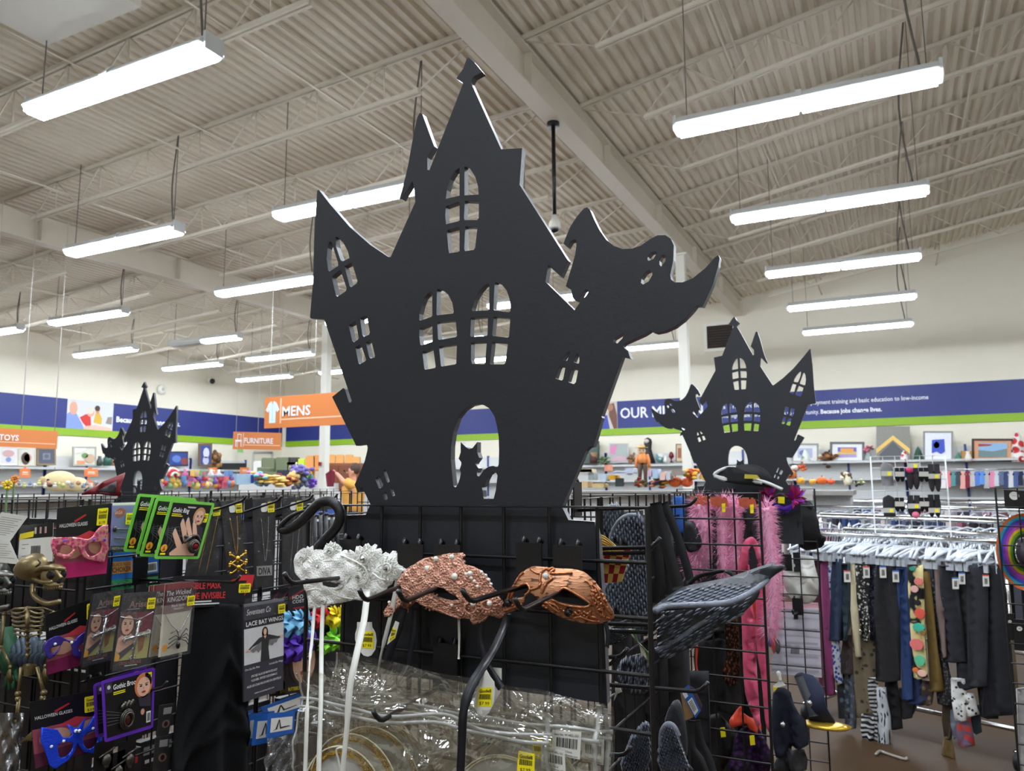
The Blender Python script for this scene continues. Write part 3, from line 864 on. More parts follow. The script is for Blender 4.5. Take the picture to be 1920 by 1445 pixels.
# ------------------------------------------------------------------ hooks
m_hook = mat('hook_black', (22, 21, 23), 0.32, var=0.3, scale=80)
HOOKS = 'black display hooks'
def hook(base, d, L, label, rise=0.02, up=0.016, r=0.0036, plate=0.045, group=HOOKS, m=None):
    """a peg on a hanging plate: base is where the rod leaves the plate, d its horizontal direction"""
    base = V3(base); d = V3(d).normalized(); s = d.cross(V3((0, 0, 1)))
    t = thing('display_hook', label, 'hook', base, group)
    mb = MB()
    mb.prism([base + s * plate / 2 + V3((0, 0, -0.012)), base - s * plate / 2 + V3((0, 0, -0.012)), base - s * plate / 2 + V3((0, 0, 0.06)), base + s * plate / 2 + V3((0, 0, 0.06))], d * 0.003, m or m_hook)
    for k in (-1, 1):
        mb.tube([base + s * k * plate * 0.3 + V3((0, 0, 0.055)), base + s * k * plate * 0.3 + V3((0, 0, 0.066)) - d * 0.004, base + s * k * plate * 0.3 + V3((0, 0, 0.06)) - d * 0.012], 0.004, m or m_hook, 5)
    mb.build('plate', t)
    e = base + d * L + V3((0, 0, rise)); mb = MB()
    pts = [base, base.lerp(e, 0.5), e - d * 0.012 + V3((0, 0, -0.001)), e - d * 0.003 + V3((0, 0, 0.002)), e + d * 0.004 + V3((0, 0, up * 0.5)), e + d * 0.010 + V3((0, 0, up))]
    mb.tube(pts, r, m or m_hook, 7); mb.build('rod', t)
    return t
def hook_px(bpx, tpx, Yb, Yt, label, **k):
    b = onY(*bpx, Yb); e = onY(*tpx, Yt); d = e - b
    up = k.get('up', 0.016)
    L = math.hypot(d.x, d.y); dz = d.z - up
    return hook(b, (d.x, d.y, 0), L - 0.01, label, rise=dz, **k)
for b, e, w_ in (((657, 1081), (533, 1074), 'that the white lace mask hangs on'), ((770, 1093), (674, 1105), 'crossing between the white and rose masks'), ((839, 1096), (747, 1106), 'poking through the rose mask eye'),
                 ((994, 1096), (867, 1105), 'poking through the copper mask, towards the rose mask'), ((1066, 1103), (966, 1121), 'poking through the eye of the copper mask'), ((836, 1281), (700, 1333), 'holding up the clear plastic bags')):
    hook_px(b, e, PY0 - 0.035 if b[1] < 1200 else PY0 - 0.006, 0.885 if b[1] < 1200 else 0.885, 'black metal peg hook ' + w_)

# ------------------------------------------------------------------ printed stickers and tags
m_yel = M((250, 232, 20), 0.5, var=0.02)
m_ink = M((28, 26, 24), 0.6, var=0.02)
m_card = M((22, 21, 22), 0.35, var=0.1)
m_paper = M((222, 220, 212), 0.6, var=0.03)
m_inkw = M((232, 230, 226), 0.6, var=0.02)
BAR = [3, 1, 2, 1, 1, 3, 1, 2, 2, 1, 3, 1, 1, 2, 1, 1, 2]
def barcode(mb, f, a0, b0, a1, b1, m=None, layer=2):
    tot = float(sum(BAR) + len(BAR) * 1.2); x = a0; k = (a1 - a0) / tot
    for w_ in BAR:
        f.rect(mb, x, b0, x + w_ * k, b1, m or m_ink, layer); x += (w_ + 1.2) * k
def sticker(f, parent, a0, b0, a1, b1, price='$7.99', layer=3, big=False):
    """yellow price sticker on a frame"""
    s = f.sub(a0, b0, a1, b1, layer); mb = MB()
    s.slab(mb, m_yel, 0.0003, rnd=0.08)
    mb.text(s, 'Goodwill', 0.12, 0.3, 0.17, m_ink, 1, 0.02, wid=0.76)
    barcode(mb, s, 0.12, 0.36, 0.88, 0.62, layer=1)
    mb.text(s, price, 0.18, 0.92, 0.16, m_ink, 1, wid=0.6)
    return mb.build('price_sticker', parent)

# ------------------------------------------------------------------ the three masks
m_lace = speckle('lace_white', (222, 221, 212), (243, 242, 236), 330, 0.2, 0.8, 0, 0.45)
m_lace2 = mat('lace_thread', (236, 235, 226), 0.8, var=0.08, scale=200, bump=0.5)
m_gem = mat('rhinestone', (225, 228, 232), 0.06, metal=0.9, var=0.2, scale=400)
m_rib = mat('ribbon_white', (216, 215, 206), 0.45, var=0.06, scale=40)
m_ribk = mat('ribbon_black', (24, 26, 32), 0.38, var=0.25, scale=60)
MA = lambda pts: zz(pts, 540, 1000, 0.16604)
def curl(xc, k, p=2.0, y0=0.0):
    return lambda u, v: y0 - k * abs(u - xc) ** p
YW = 1.015
lo = onY(650, 1085, YW)
mask = thing('lace_mask', 'white lace eye mask with rhinestones and long white ribbons on the grid', 'mask', lo, 'masquerade masks')
wm = MA([(80, 310), (95, 240), (130, 190), (170, 165), (215, 180), (230, 145), (250, 170), (290, 140), (305, 190), (330, 180), (400, 185), (425, 190), (440, 130), (500, 104), (560, 115), (605, 160), (612, 215), (640, 190), (665, 185), (690, 205), (720, 183), (748, 200), (765, 225), (765, 150), (800, 145), (835, 165), (850, 125), (878, 112), (905, 160), (940, 125), (965, 140), (960, 190), (1010, 175), (1030, 205), (1025, 245),
         (1060, 215), (1095, 250), (1115, 205), (1150, 210), (1155, 250), (1200, 205), (1225, 235), (1210, 285), (1280, 262), (1285, 300), (1235, 330), (1280, 350), (1280, 380), (1240, 390), (1295, 420), (1290, 440), (1240, 440), (1255, 490), (1220, 500), (1215, 550), (1165, 530), (1150, 570), (1110, 595), (1070, 650), (1050, 690), (1000, 720), (960, 700), (850, 752), (760, 745), (600, 775), (500, 792), (420, 802), (330, 850), (300, 835), (220, 850), (245, 760), (235, 640), (210, 540), (160, 480), (100, 420)])
wh = [MA([(432, 535), (470, 522), (600, 545), (660, 530), (700, 500), (690, 520), (640, 580), (560, 606), (480, 592), (440, 570)]), MA([(215, 500), (300, 505), (330, 535), (290, 545), (230, 535)])]
mb = MB()
def dw(u, v): return 0.05 * abs(u - 0.33) ** 1.6 - 0.012 * math.sin(v * 3.1) + 0.003 * math.sin(u * 31) * math.sin(v * 23)
NB = V3((0, -1, 0))
cut(mb, PY(wm, YW), m_lace, 0.004, lambda u, v: -dw(u, v), [PY(h, YW) for h in wh], NB)
thick(mb.build('lace_body', mask), 0.0035)
def flower(px, r, npet, Y, parent, m, mg=None):
    c = onY(px[0], px[1], Y); mb = MB(); rr = r * 0.00072
    for k in range(npet):
        a = 2 * math.pi * k / npet; e = c + V3((math.cos(a) * rr * 0.95, 0, math.sin(a) * rr * 0.95)); s = c + V3((math.cos(a) * rr * 0.4, -0.003, math.sin(a) * rr * 0.4))
        q = V3((-math.sin(a), 0, math.cos(a))) * rr * 0.16
        mb.tube([s, s.lerp(e, 0.5) + q, e, s.lerp(e, 0.5) - q], 0.0013, m, 5, closed=True)
    for rk in (0.38, 0.2):
        mb.tube([c + V3((math.cos(t) * rr * rk, -0.004, math.sin(t) * rr * rk)) for t in [2 * math.pi * i / 14 for i in range(14)]], 0.0016, m, 5, closed=True)
    mb.build('flower_lace', parent)
    if mg:
        mb = MB(); mb.lathe(c + V3((0, -0.006, 0)), [(rr * 0.17, 0), (rr * 0.19, -0.002), (rr * 0.1, -0.005), (0, -0.0055)], mg, 8, (0, 1, 0), smooth=False); mb.build('rhinestone', parent)
for px, r, n in (((685, 1047), 34, 12), ((728, 1065), 30, 12), ((622, 1033), 24, 11), ((570, 1045), 20, 9), ((610, 1125), 18, 10), ((675, 1080), 24, 12), ((648, 1092), 18, 10), ((600, 1060), 20, 10)):
    flower(px, r * 0.95, n, YW - 0.004, mask, m_lace2, m_gem)
mb = MB()
for pts in ([(250, 300), (330, 340), (430, 310), (520, 300), (600, 290)], [(430, 590), (520, 620), (600, 615), (680, 560), (720, 480)], [(240, 640), (330, 620), (450, 640), (600, 700), (760, 735)], [(620, 240), (760, 300), (880, 370), (930, 480), (900, 560)], [(350, 720), (420, 650), (560, 650), (600, 740)], [(980, 440), (1060, 500), (1130, 520)], [(180, 250), (190, 360), (250, 440)]):
    mb.tube([p + V3((0, -0.006, 0)) for p in spline(PY(MA(pts), YW - 0.003), 5)], 0.0016, m_lace2, 5)
mb.build('lace_cord', mask)
def ribbon_px(pts, wpx, Y, m, parent, name='ribbon', wd=(1, 0.15, 0)):
    P = spline([onY(x, y, Y if not isinstance(Y, (list, tuple)) else Y[i]) for i, (x, y) in enumerate(pts)], 5)
    W = [w * 0.00068 for w in wpx]; n = len(P)
    ws = [W[min(int(i / (n - 1) * (len(W) - 1)), len(W) - 1)] for i in range(n)]
    mb = MB(); mb.ribbon(P, ws, m, wd); return mb.build(name, parent)
ribbon_px([(590, 1136), (585, 1200), (581, 1240), (576, 1330), (572, 1460)], [8, 7, 4, 9, 12], [1.01, 0.98, 0.95, 0.91, 0.9], m_rib, mask)
ribbon_px([(606, 1130), (603, 1200), (602, 1300), (599, 1400), (597, 1470)], [10, 10, 11, 11], [1.01, 0.98, 0.93, 0.91, 0.9], m_rib, mask)
ribbon_px([(689, 1105), (683, 1160), (668, 1230), (656, 1290), (650, 1370), (640, 1470)], [15, 15, 14, 11, 12], [0.995, 0.96, 0.92, 0.905, 0.9, 0.9], m_rib, mask)
ribbon_px([(746, 1085), (738, 1130), (726, 1180), (712, 1240), (706, 1300), (703, 1370)], [12, 10, 5, 7, 12], 1.02, m_rib, mask)
def hang_tag(name_m, outline_px, sq, Y, parent, price, wd='Goodwill'):
    mb = MB(); P = PY(outline_px, Y); mb.prism(P, (0, 0.0008, 0), m_paper); o = mb.build('price_tag', parent)
    f = Fr(*PY(sq, Y - 0.0006)); mb = MB(); f.slab(mb, m_yel, 0.0003)
    mb.text(f, wd, 0.05, 0.26, 0.17, m_ink, 1, 0.02, wid=0.9); barcode(mb, f, 0.1, 0.34, 0.92, 0.62, layer=1); mb.text(f, price, 0.15, 0.92, 0.17, m_ink, 1, wid=0.7); mb.build('price_sticker', o)
MT = lambda pts: zz(pts, 540, 1000, 0.16604)
hang_tag('', MT([(780, 1000), (945, 1000), (950, 1060), (985, 1120), (1000, 1210), (985, 1310), (940, 1375), (900, 1390), (850, 1375), (790, 1300), (757, 1200), (758, 1130), (778, 1065)]), MT([(828, 1102), (968, 1106), (962, 1300), (822, 1292)]), 0.985, mask, '$7.99')

MR = lambda pts: zz(pts, 700, 1000, 0.16613)
m_rose = speckle('rose_lace', (150, 92, 74), (222, 164, 140), 300, 0.25, 0.4, 0.3, 0.9)
m_rose2 = mat('rose_braid', (214, 156, 130), 0.35, metal=0.35, var=0.3, scale=300, bump=0.6)
m_pearl = mat('pearl', (232, 228, 216), 0.16, var=0.03, coat=0.6)
rm = MR([(310, 610), (335, 540), (360, 480), (420, 400), (470, 365), (510, 350), (560, 310), (610, 280), (700, 255), (800, 240), (900, 225), (1000, 222), (1035, 250), (1000, 285), (1035, 310), (1030, 350), (1130, 370), (1220, 415), (1290, 480), (1330, 560), (1345, 610), (1400, 670), (1415, 730), (1445, 780), (1430, 830), (1470, 880), (1430, 945), (1380, 960), (1340, 935), (1270, 930), (1230, 985), (1190, 1010), (1140, 1020), (1095, 1025), (1085, 965), (1000, 950), (950, 962), (910, 925), (840, 900), (660, 830), (560, 760), (505, 720), (440, 690), (360, 690), (310, 660)])
rh = [MR([(655, 645), (720, 615), (790, 590), (845, 600), (900, 640), (970, 690), (1020, 745), (920, 748), (800, 712), (715, 690)])]
mask2 = thing('pearl_mask', 'rose gold lace eye mask sewn with pearls, hung between the white and copper masks', 'mask', onY(840, 1090, 0.97), 'masquerade masks')
mb = MB()
dr = lambda u, v: 0.03 * abs(u - 0.25) ** 1.5 - 0.016 * math.sin(v * 3.0) + 0.0025 * math.sin(u * 43) * math.sin(v * 31)
cut(mb, PY(rm, 1.01), m_rose, 0.004, lambda u, v: -dr(u, v), [PY(h, 1.01) for h in rh], NB)
thick(mb.build('mask_body', mask2), 0.004)
mb = MB()
cut(mb, PY(MR([(330, 660), (300, 640), (250, 700), (170, 800), (130, 880), (140, 935), (200, 930), (235, 880), (290, 830), (330, 790), (380, 700)]), 1.02), m_rose, 0.004, folds(0.003, 9), (), NB)
cut(mb, PY(MR([(500, 700), (400, 710), (340, 780), (330, 860), (350, 900), (400, 890), (395, 830), (450, 790), (520, 725)]), 1.035), m_rose, 0.004, folds(0.003, 9), (), NB)
thick(mb.build('mask_side', mask2), 0.004)
mb = MB()
for pts in ([(640, 640), (720, 600), (800, 570), (860, 575), (930, 630), (1000, 680), (1040, 740), (1000, 765), (900, 765), (780, 730), (660, 660)], [(340, 560), (450, 520), (600, 510), (730, 480), (870, 440)], [(520, 720), (680, 810), (860, 890), (1000, 940)], [(1080, 790), (1060, 840), (1110, 890), (1180, 870), (1190, 810), (1140, 760), (1080, 790)], [(1250, 790), (1290, 840), (1350, 840), (1370, 780), (1310, 740), (1250, 790)]):
    mb.tube([p + V3((0, -0.009, 0)) for p in spline(PY(MR(pts), 1.01), 5)], 0.0018, m_rose2, 5)
for c in ((1130, 830), (1320, 800), (690, 760)):
    for k in range(14):
        a = 2 * math.pi * k / 14; mb.tube([p + V3((0, -0.008, 0)) for p in PY(MR([(c[0] + 60 * math.cos(a), c[1] + 60 * math.sin(a)), (c[0] + 105 * math.cos(a), c[1] + 105 * math.sin(a))]), 1.01)], 0.0017, m_rose2, 4)
mb.build('braid_lace', mask2)
for x, y, r in ((385, 447, 25), (705, 285, 28), (888, 265, 30), (612, 395, 36), (517, 470, 20), (608, 472, 20), (510, 533, 25), (915, 485, 38), (1047, 462, 18), (1090, 450, 28), (1105, 503, 18), (1140, 540, 18), (1175, 597, 18), (1220, 437, 20), (1268, 472, 18), (1303, 522, 18), (1330, 570, 16), (560, 685, 28), (888, 808, 18), (1125, 790, 30), (1312, 788, 30), (180, 775, 18)):
    c = onY(700 + x * 0.16613, 1000 + y * 0.16613, 0.998); mb = MB(); mb.ball(c, r * 0.16613 * 0.00068 * 1.25, m_pearl, 10, 7); mb.build('pearl', mask2)
ribbon_px([(758, 1140), (748, 1175), (738, 1200), (724, 1240), (718, 1260)], [18, 20, 22, 12], 1.02, m_ribk, mask2)
ribbon_px([(778, 1140), (776, 1180), (770, 1220), (767, 1262), (766, 1330), (762, 1400)], [14, 13, 12, 12], 1.03, m_ribk, mask2)
ribbon_px([(904, 1160), (900, 1195), (906, 1225), (910, 1250)], [12, 14, 8], 1.02, m_ribk, mask2)
ribbon_px([(860, 1160), (861, 1200), (860, 1235)], [5, 4, 5], 1.03, m_rib, mask2)
hang_tag('', MT([(1212, 988), (1255, 1006), (1210, 1180), (1118, 1256), (1135, 1180)]), MT([(1180, 1060), (1222, 1080), (1205, 1180), (1140, 1225)]), 0.98, mask2, '$7.99')

MC = lambda pts: zz(pts, 920, 1000, 0.16613)
m_cop = speckle('copper_antique', (196, 140, 104), (104, 70, 52), 40, 0.72, 0.34, 0.6, 0.1, stretch=(2.5, 1, 9))
m_cop2 = mat('copper_relief', (190, 124, 84), 0.3, metal=0.75, var=0.55, scale=220, bump=0.3)
cm = smooth2(MC([(155, 862), (210, 740), (260, 640), (310, 540), (390, 430), (470, 378), (560, 376), (740, 398), (900, 410), (1010, 440), (1100, 510), (1180, 600), (1240, 700), (1280, 800), (1320, 900), (1328, 960), (1290, 1000), (1200, 1035), (1060, 1030), (930, 1000), (800, 940), (700, 870), (640, 810), (590, 740), (540, 690), (500, 660), (460, 660), (430, 700), (410, 770), (330, 840), (240, 880), (165, 905)]), 3)
ch = [smooth2(MC([(730, 722), (790, 650), (840, 612), (900, 635), (1000, 700), (1080, 760), (1105, 798), (1075, 824), (980, 815), (850, 785)]), 3), smooth2(MC([(275, 712), (320, 620), (400, 570), (440, 562), (480, 600), (478, 635), (440, 668), (410, 700), (340, 715)]), 3)]
mask3 = thing('copper_mask', 'antique copper eye mask with moulded scrollwork and a pale stone on the brow', 'mask', onY(1060, 1110, 0.97), 'masquerade masks')
mb = MB()
dc = lambda u, v: 0.06 * abs(u - 0.33) ** 1.7 - 0.012 * math.sin(v * 3.1)
YC = 1.01
cut(mb, PY(cm, YC), m_cop, 0.004, lambda u, v: -dc(u, v), [PY(h, YC) for h in ch], NB)
thick(mb.build('mask_body', mask3), 0.004)
xs = [p[0] for p in cm]; ys = [p[1] for p in cm]
def oncop(pts, lift=0.004):
    out = []
    for x, y in pts:
        u = (x - min(xs)) / (max(xs) - min(xs)); v = 1 - (y - min(ys)) / (max(ys) - min(ys))
        p = onY(x, y, YC); p.y += dc(u, v) - lift; out.append(p)
    return out
mb = MB()
for pts in ([(470, 395), (520, 425), (580, 440), (620, 400), (650, 385), (665, 410), (700, 385), (725, 400), (690, 440), (800, 445), (920, 440)], [(590, 440), (590, 500), (600, 560), (560, 600), (500, 615)], [(700, 470), (715, 500), (670, 540), (640, 600), (620, 660)], [(1060, 530), (1130, 600), (1140, 720), (1150, 800), (1190, 920), (1290, 990)], [(1110, 560), (1190, 640), (1220, 730), (1260, 840), (1310, 940)], [(1120, 680), (1170, 760), (1220, 860), (1250, 960)],
            [(610, 740), (680, 770), (740, 830), (800, 880)], [(700, 770), (760, 790), (800, 850)], [(960, 890), (990, 920), (1010, 880), (980, 870)], [(1040, 880), (1080, 910), (1110, 880), (1100, 940), (1150, 960), (1160, 1000)], [(930, 960), (1000, 940), (1060, 980), (1120, 1000), (1180, 1010)], [(300, 560), (350, 470), (390, 430)], [(215, 760), (260, 640), (300, 575)], [(170, 870), (250, 840), (330, 810), (400, 780)], [(210, 800), (260, 830), (280, 790)],
            [(720, 720), (800, 640), (845, 605), (910, 630), (1010, 700), (1100, 775), (1110, 805), (1075, 830), (980, 822), (850, 792), (725, 724)], [(265, 715), (315, 615), (395, 562), (450, 556), (488, 600), (480, 645), (440, 680)]):
    mb.tube(spline(oncop(MC(pts)), 4), 0.0019, m_cop2, 5)
R9 = random.Random(3)
for k in range(70):
    x, y = 1130 + R9.random() * 150, 560 + R9.random() * 430
    if x > 1060 + (y - 500) * 0.3 and x < 1120 + (y - 500) * 0.42 + 40:
        mb.ball(oncop(MC([(x, y)]), 0.004)[0], 0.0016 + 0.0012 * R9.random(), m_cop2, 5, 4)
for k in range(22):
    x = 640 + k * 22; y = 800 + (x - 640) * 0.33 + 16 * math.sin(k * 2.1)
    mb.ball(oncop(MC([(x, y)]), 0.003)[0], (0.003, 0.0015, 0.002), m_cop2, 6, 4)
mb.build('scroll_relief_braid', mask3)
mb = MB(); c = oncop(MC([(650, 468)]), 0.004)[0]; mb.lathe(c, [(0.0042, 0), (0.0046, -0.0015), (0.0025, -0.0035), (0, -0.004)], M((212, 216, 214), 0.08), 7, (0, 1, 0), smooth=False); mb.build('brow_stone', mask3)
for px in ((890, 882), (228, 772)):
    c = oncop(MC([px]), 0.004)[0]; mb = MB()
    for k in range(3):
        mb.tube([c + V3((math.cos(t) * 0.0052 * (1 - k * 0.3), -0.001 * k, math.sin(t) * 0.0052 * (1 - k * 0.3))) for t in [2 * math.pi * i / 10 + k for i in range(9)]], 0.0014, M((22, 20, 20), 0.35), 5)
    mb.ball(c, 0.004, M((22, 20, 20), 0.35), 8, 5); mb.build('black_rose', mask3)
ribbon_px([(953, 1150), (945, 1175), (927, 1215), (905, 1250), (882, 1290), (869, 1335), (866, 1390), (863, 1460)], [17, 17, 19, 20, 17, 16, 16], [1.02, 0.99, 0.96, 0.93, 0.91, 0.9, 0.9, 0.9], m_ribk, mask3)
ribbon_px([(1135, 1165), (1140, 1190), (1138, 1215)], [8, 8, 8], 1.0, m_ribk, mask3)
ribbon_px([(914, 1250), (922, 1262), (932, 1278), (940, 1290)], [16, 15, 14], 0.95, m_ribk, mask3)
MG = lambda pts: zz(pts, 840, 1220, 0.17708)
hang_tag('', MG([(405, 200), (450, 280), (490, 330), (495, 440), (480, 560), (430, 660), (370, 695), (310, 660), (275, 590), (290, 470), (345, 290)]), MG([(335, 392), (466, 384), (460, 592), (304, 582)]), 0.925, mask3, '$7.99')
mb = MB(); mb.prism(PY(MG([(470, 176), (566, 184), (566, 310)]), 0.96), (0, 0.0008, 0), m_paper); mb.prism(PY(MG([(490, 340), (552, 440), (480, 560), (230, 560), (270, 500), (420, 540)]), 0.95), (0, 0.0008, 0), m_paper); mb.build('folded_tag', mask3)

# ------------------------------------------------------------------ clear bags with gold-rimmed gauze wings
m_film = film('clear_film', (246, 246, 242), 0.03, 0.02, 0.19, 1.0, 13)
m_seam = film('clear_seam', (215, 216, 210), 0.2, 0.4, 0.2, 0.4, 60)
m_gauze = film('white_gauze', (225, 223, 210), 0.5, 0.8, 0.04, 0.3, 60)
m_glit = speckle('gold_glitter', (236, 196, 70), (150, 108, 26), 700, 0.5, 0.25, 0.7, 0.8)
m_pale = mat('pale_gauze_rim', (222, 214, 184), 0.5)
def bag(label, tl, tr, br, bl, Y, zipb, seed):
    f = frY((tl, tr, br, bl), Y)
    t = thing('clear_bag', label, 'plastic bag', f.at(0.5, 1), 'clear bags of gold rimmed wings')
    rr = random.Random(seed); ph = [rr.random() * 6 for _ in range(6)]
    def wob(a, b):
        return 0.006 * math.sin(9 * a + ph[0] + 4 * b) * math.sin(7 * b + ph[1]) + 0.004 * math.sin(23 * a + 11 * b + ph[2]) + 0.0025 * math.sin(41 * b - 17 * a + ph[3]) + 0.012 * math.exp(-((b - 0.12) / 0.1) ** 2) * math.sin(13 * a + ph[4])
    mb = MB(); mb.grid(lambda a, b: f.at(a, b) + f.n * wob(a, b) + V3((0, 0, 0.006 * math.sin(a * 15 + ph[5]) * (1 - b) ** 8)), 46, 30, m_film); mb.build('film', t)
    mb = MB(); mb.grid(lambda a, b: f.at(a, b) + f.n * (wob(a, b) * 0.5 - 0.012), 20, 14, m_film); mb.build('back_film', t)
    mb = MB()
    for b in zipb:
        mb.ribbon([f.at(k / 30, b + 0.012 * math.sin(k * 0.5 + ph[0])) + f.n * (wob(k / 30, b) + 0.0012) for k in range(31)], 0.0045, m_seam, (0, 0, 1))
    mb.ribbon([f.at(0.985, k / 20) + f.n * wob(0.985, k / 20) for k in range(21)], 0.006, m_seam, (1, 0, 0))
    mb.ribbon([f.at(0.006, k / 20) + f.n * wob(0.006, k / 20) for k in range(21)], 0.003, m_seam, (1, 0, 0))
    mb.build('zip_seam', t)
    return f, t
fb3, tb3 = bag('rearmost clear bag on the hook, its corner peaking beside the white ribbons', (625, 1224), (1146, 1329), (1146, 1560), (600, 1560), 1.0, (0.2, 0.25), 1)
fb2, tb2 = bag('middle clear bag on the hook with barcode labels showing inside', (600, 1240), (1128, 1326), (1120, 1560), (590, 1560), 0.965, (0.2, 0.26), 2)
fb1, tb1 = bag('front clear bag on the hook, shiny and crumpled, with a loose cord loop', (553, 1262), (1035, 1345), (1030, 1580), (545, 1580), 0.93, (0.15, 0.2), 3)
def wing_disc(label, cx, cy, r, Y, gold, w_):
    c = onY(cx, cy, Y); rr = r * Y * 0.00072 * 1.02
    t = thing('gauze_wing', label, 'costume wing', c - V3((0, 0, rr)), 'gold rimmed gauze wings')
    mb = MB(); pts = [c + V3((math.cos(a) * rr, 0, math.sin(a) * rr)) for a in [2 * math.pi * k / 40 for k in range(40)]]
    cut(mb, pts, m_gauze, 0.02, lambda u, v: 0.004 * math.sin(u * 9) * math.sin(v * 7), (), NB); mb.build('gauze', t)
    mb = MB(); mb.tube(pts, w_, gold, 6, closed=True, flat=0.4); mb.build('glitter_rim', t)
    mb = MB(); mb.tube([c + V3((math.cos(a) * (rr + w_ * 1.1), -0.002, math.sin(a) * (rr + w_ * 1.1))) for a in [2 * math.pi * k / 40 for k in range(40)]], 0.0012, m_pale, 5, closed=True); mb.build('wire_edge', t)
wing_disc('frontmost gauze wing with bright gold glitter rim in the front bag', 645, 1498, 92, 0.936, m_glit, 0.008)
wing_disc('second gauze wing with gold glitter rim in the front bag', 664, 1484, 104, 0.946, m_glit, 0.0065)
wing_disc('third gauze wing from the front, gold rim arching higher', 700, 1478, 112, 0.972, m_glit, 0.0055)
wing_disc('fourth gauze wing, its rim furthest back in the bags', 726, 1480, 120, 1.006, m_glit, 0.005)
wing_disc('gauze wing with pale rim low beside the yellow price sticker', 950, 1545, 118, 0.96, m_pale, 0.003)
wing_disc('gauze wing with pale rim behind the barcode labels', 990, 1500, 112, 0.99, m_pale, 0.003)
mb = MB(); mb.tube(spline(PY([(643, 1470), (636, 1430), (631, 1408), (636, 1402), (645, 1404), (650, 1420)], 0.927), 5), 0.0016, m_rib, 5); mb.build('cord_loop', tb1)
MGp = lambda pts: zz(pts, 840, 1220, 0.17708)
def label_px(px, Y, parent, kind):
    f = frY(px, Y)
    if kind == 'y':
        sticker(f, parent, 0, 0, 1, 1, layer=0)
    else:
        mb = MB(); f.slab(mb, m_paper, 0.0003)
        mb.text(f, 'Item No: W1482L-GD', 0.08, 0.2, 0.09, m_ink, 1, wid=0.84); barcode(mb, f, 0.16, 0.28, 0.9, 0.66, layer=1)
        mb.text(f, 'Made in China', 0.12, 0.84, 0.08, m_ink, 1, wid=0.6); mb.text(f, 'www.cuhalloween.com', 0.12, 0.97, 0.08, m_ink, 1, wid=0.8)
        mb.build('barcode_label', parent)
label_px(MGp([(745, 1055), (918, 1090), (914, 1300), (728, 1290)]), 0.922, tb1, 'y')
label_px(MGp([(885, 925), (1000, 945), (1010, 1140), (915, 1135)]), 0.952, tb2, 'y')
label_px(MGp([(975, 845), (1090, 850), (1090, 985), (975, 930)]), 0.985, tb3, 'y')
label_px(MGp([(985, 1000), (1235, 1060), (1245, 1290), (985, 1240)]), 0.945, tb2, 'b')
label_px(MGp([(1105, 835), (1412, 860), (1395, 1150), (1100, 1085)]), 0.956, tb2, 'b')
label_px(MGp([(1420, 905), (1652, 940), (1645, 1210), (1420, 1160)]), 0.988, tb3, 'b')
# ================================================================== THE COSTUME FIXTURE ON THE OTHER SIDE OF THE AISLE
LX = -1.88
grid_panel('black wire gridwall panel with the skeletons hanging before it', LX - 8 * GS, 1.305, 'X')
grid_panel('black wire gridwall panel crowded with carded jewellery, first after the skeletons', LX, 1.325, 'Y')
grid_panel('black wire gridwall panel with necklaces in clear packs, second after the skeletons', LX, 1.945, 'Y')
for i, (x, y) in enumerate(((-2.50, 1.35), (-2.50, 1.97), (-2.50, 2.59))):
    grid_panel('black wire gridwall panel on the far side of the carded jewellery, %s of three' % ORD[i].replace('nearest', 'first'), x, y, 'Y')
for i, (x, y, d) in enumerate(((-3.75, 2.2, 'Y'), (-3.75, 2.82, 'Y'), (-3.75, 3.44, 'Y'), (-3.75, 4.06, 'Y'))):
    grid_panel('black wire gridwall panel in the row beneath the small distant haunted house, %s of four' % ORD[i].replace('nearest', 'first'), x, y, d)
grid_panel('black wire gridwall panel directly under the small distant haunted house', -5.05, 3.60, 'X', n=10)
grid_panel('black wire gridwall panel just beyond the clear necklace packs', -3.0, 3.9, 'X', n=10)

def card_thing(name, label, cat, px, X, group=None, th=0.0012, m=None, rnd=0.04, edge=None):
    f = frX(px, X)
    t = thing(name, label, cat, (f.at(0.5, 1)), group)
    mb = MB(); f.slab(mb, m or m_card, th, edge=edge, rnd=rnd)
    return t, f, mb
skin, skin2 = M((226, 178, 150)), M((196, 146, 120))
hair_b, hair_d, lip = M((196, 150, 96)), M((52, 34, 28)), M((170, 40, 44))
gold = mat('chain_gold', (226, 178, 66), 0.25, metal=0.9, var=0.2, scale=200)
silver = mat('chain_silver', (196, 196, 196), 0.22, metal=0.9, var=0.2, scale=200)
darkm = mat('pewter', (92, 88, 82), 0.3, metal=0.8, var=0.4, scale=150)
clear = film('clear_blister', (250, 250, 250), 0.08, 0.02, 0.05, 0.3, 40)
def face(f, mb, a, b, ra, rb, L=3, hair=None, tilt=0):
    if hair:
        f.ell(mb, a, b - rb * 0.15, ra * 1.35, rb * 1.3, hair, L)
    f.ell(mb, a, b, ra, rb, skin, L + 1)
    for s in (-1, 1):
        f.ell(mb, a + s * ra * 0.42, b - rb * 0.12, ra * 0.2, rb * 0.09, m_ink, L + 2, 8)
        f.poly(mb, [(a + s * ra * 0.2, b - rb * 0.3), (a + s * ra * 0.7, b - rb * 0.36), (a + s * ra * 0.7, b - rb * 0.29), (a + s * ra * 0.2, b - rb * 0.23)], hair_d, L + 2)
    f.poly(mb, [(a - ra * 0.05, b - rb * 0.1), (a + ra * 0.12, b + rb * 0.22), (a - ra * 0.12, b + rb * 0.22)], skin2, L + 2)
    f.ell(mb, a, b + rb * 0.52, ra * 0.34, rb * 0.12, lip, L + 2, 10)
def chain(pts, r, m, parent, name='chain', step=None):
    mb = MB(); P = spline(pts, 8)
    mb.tube(P, r * 0.6, m, 5)
    for i in range(0, len(P) - 1, 1):
        mb.ball(P[i], r, m, 5, 4)
    return mb.build(name, parent)
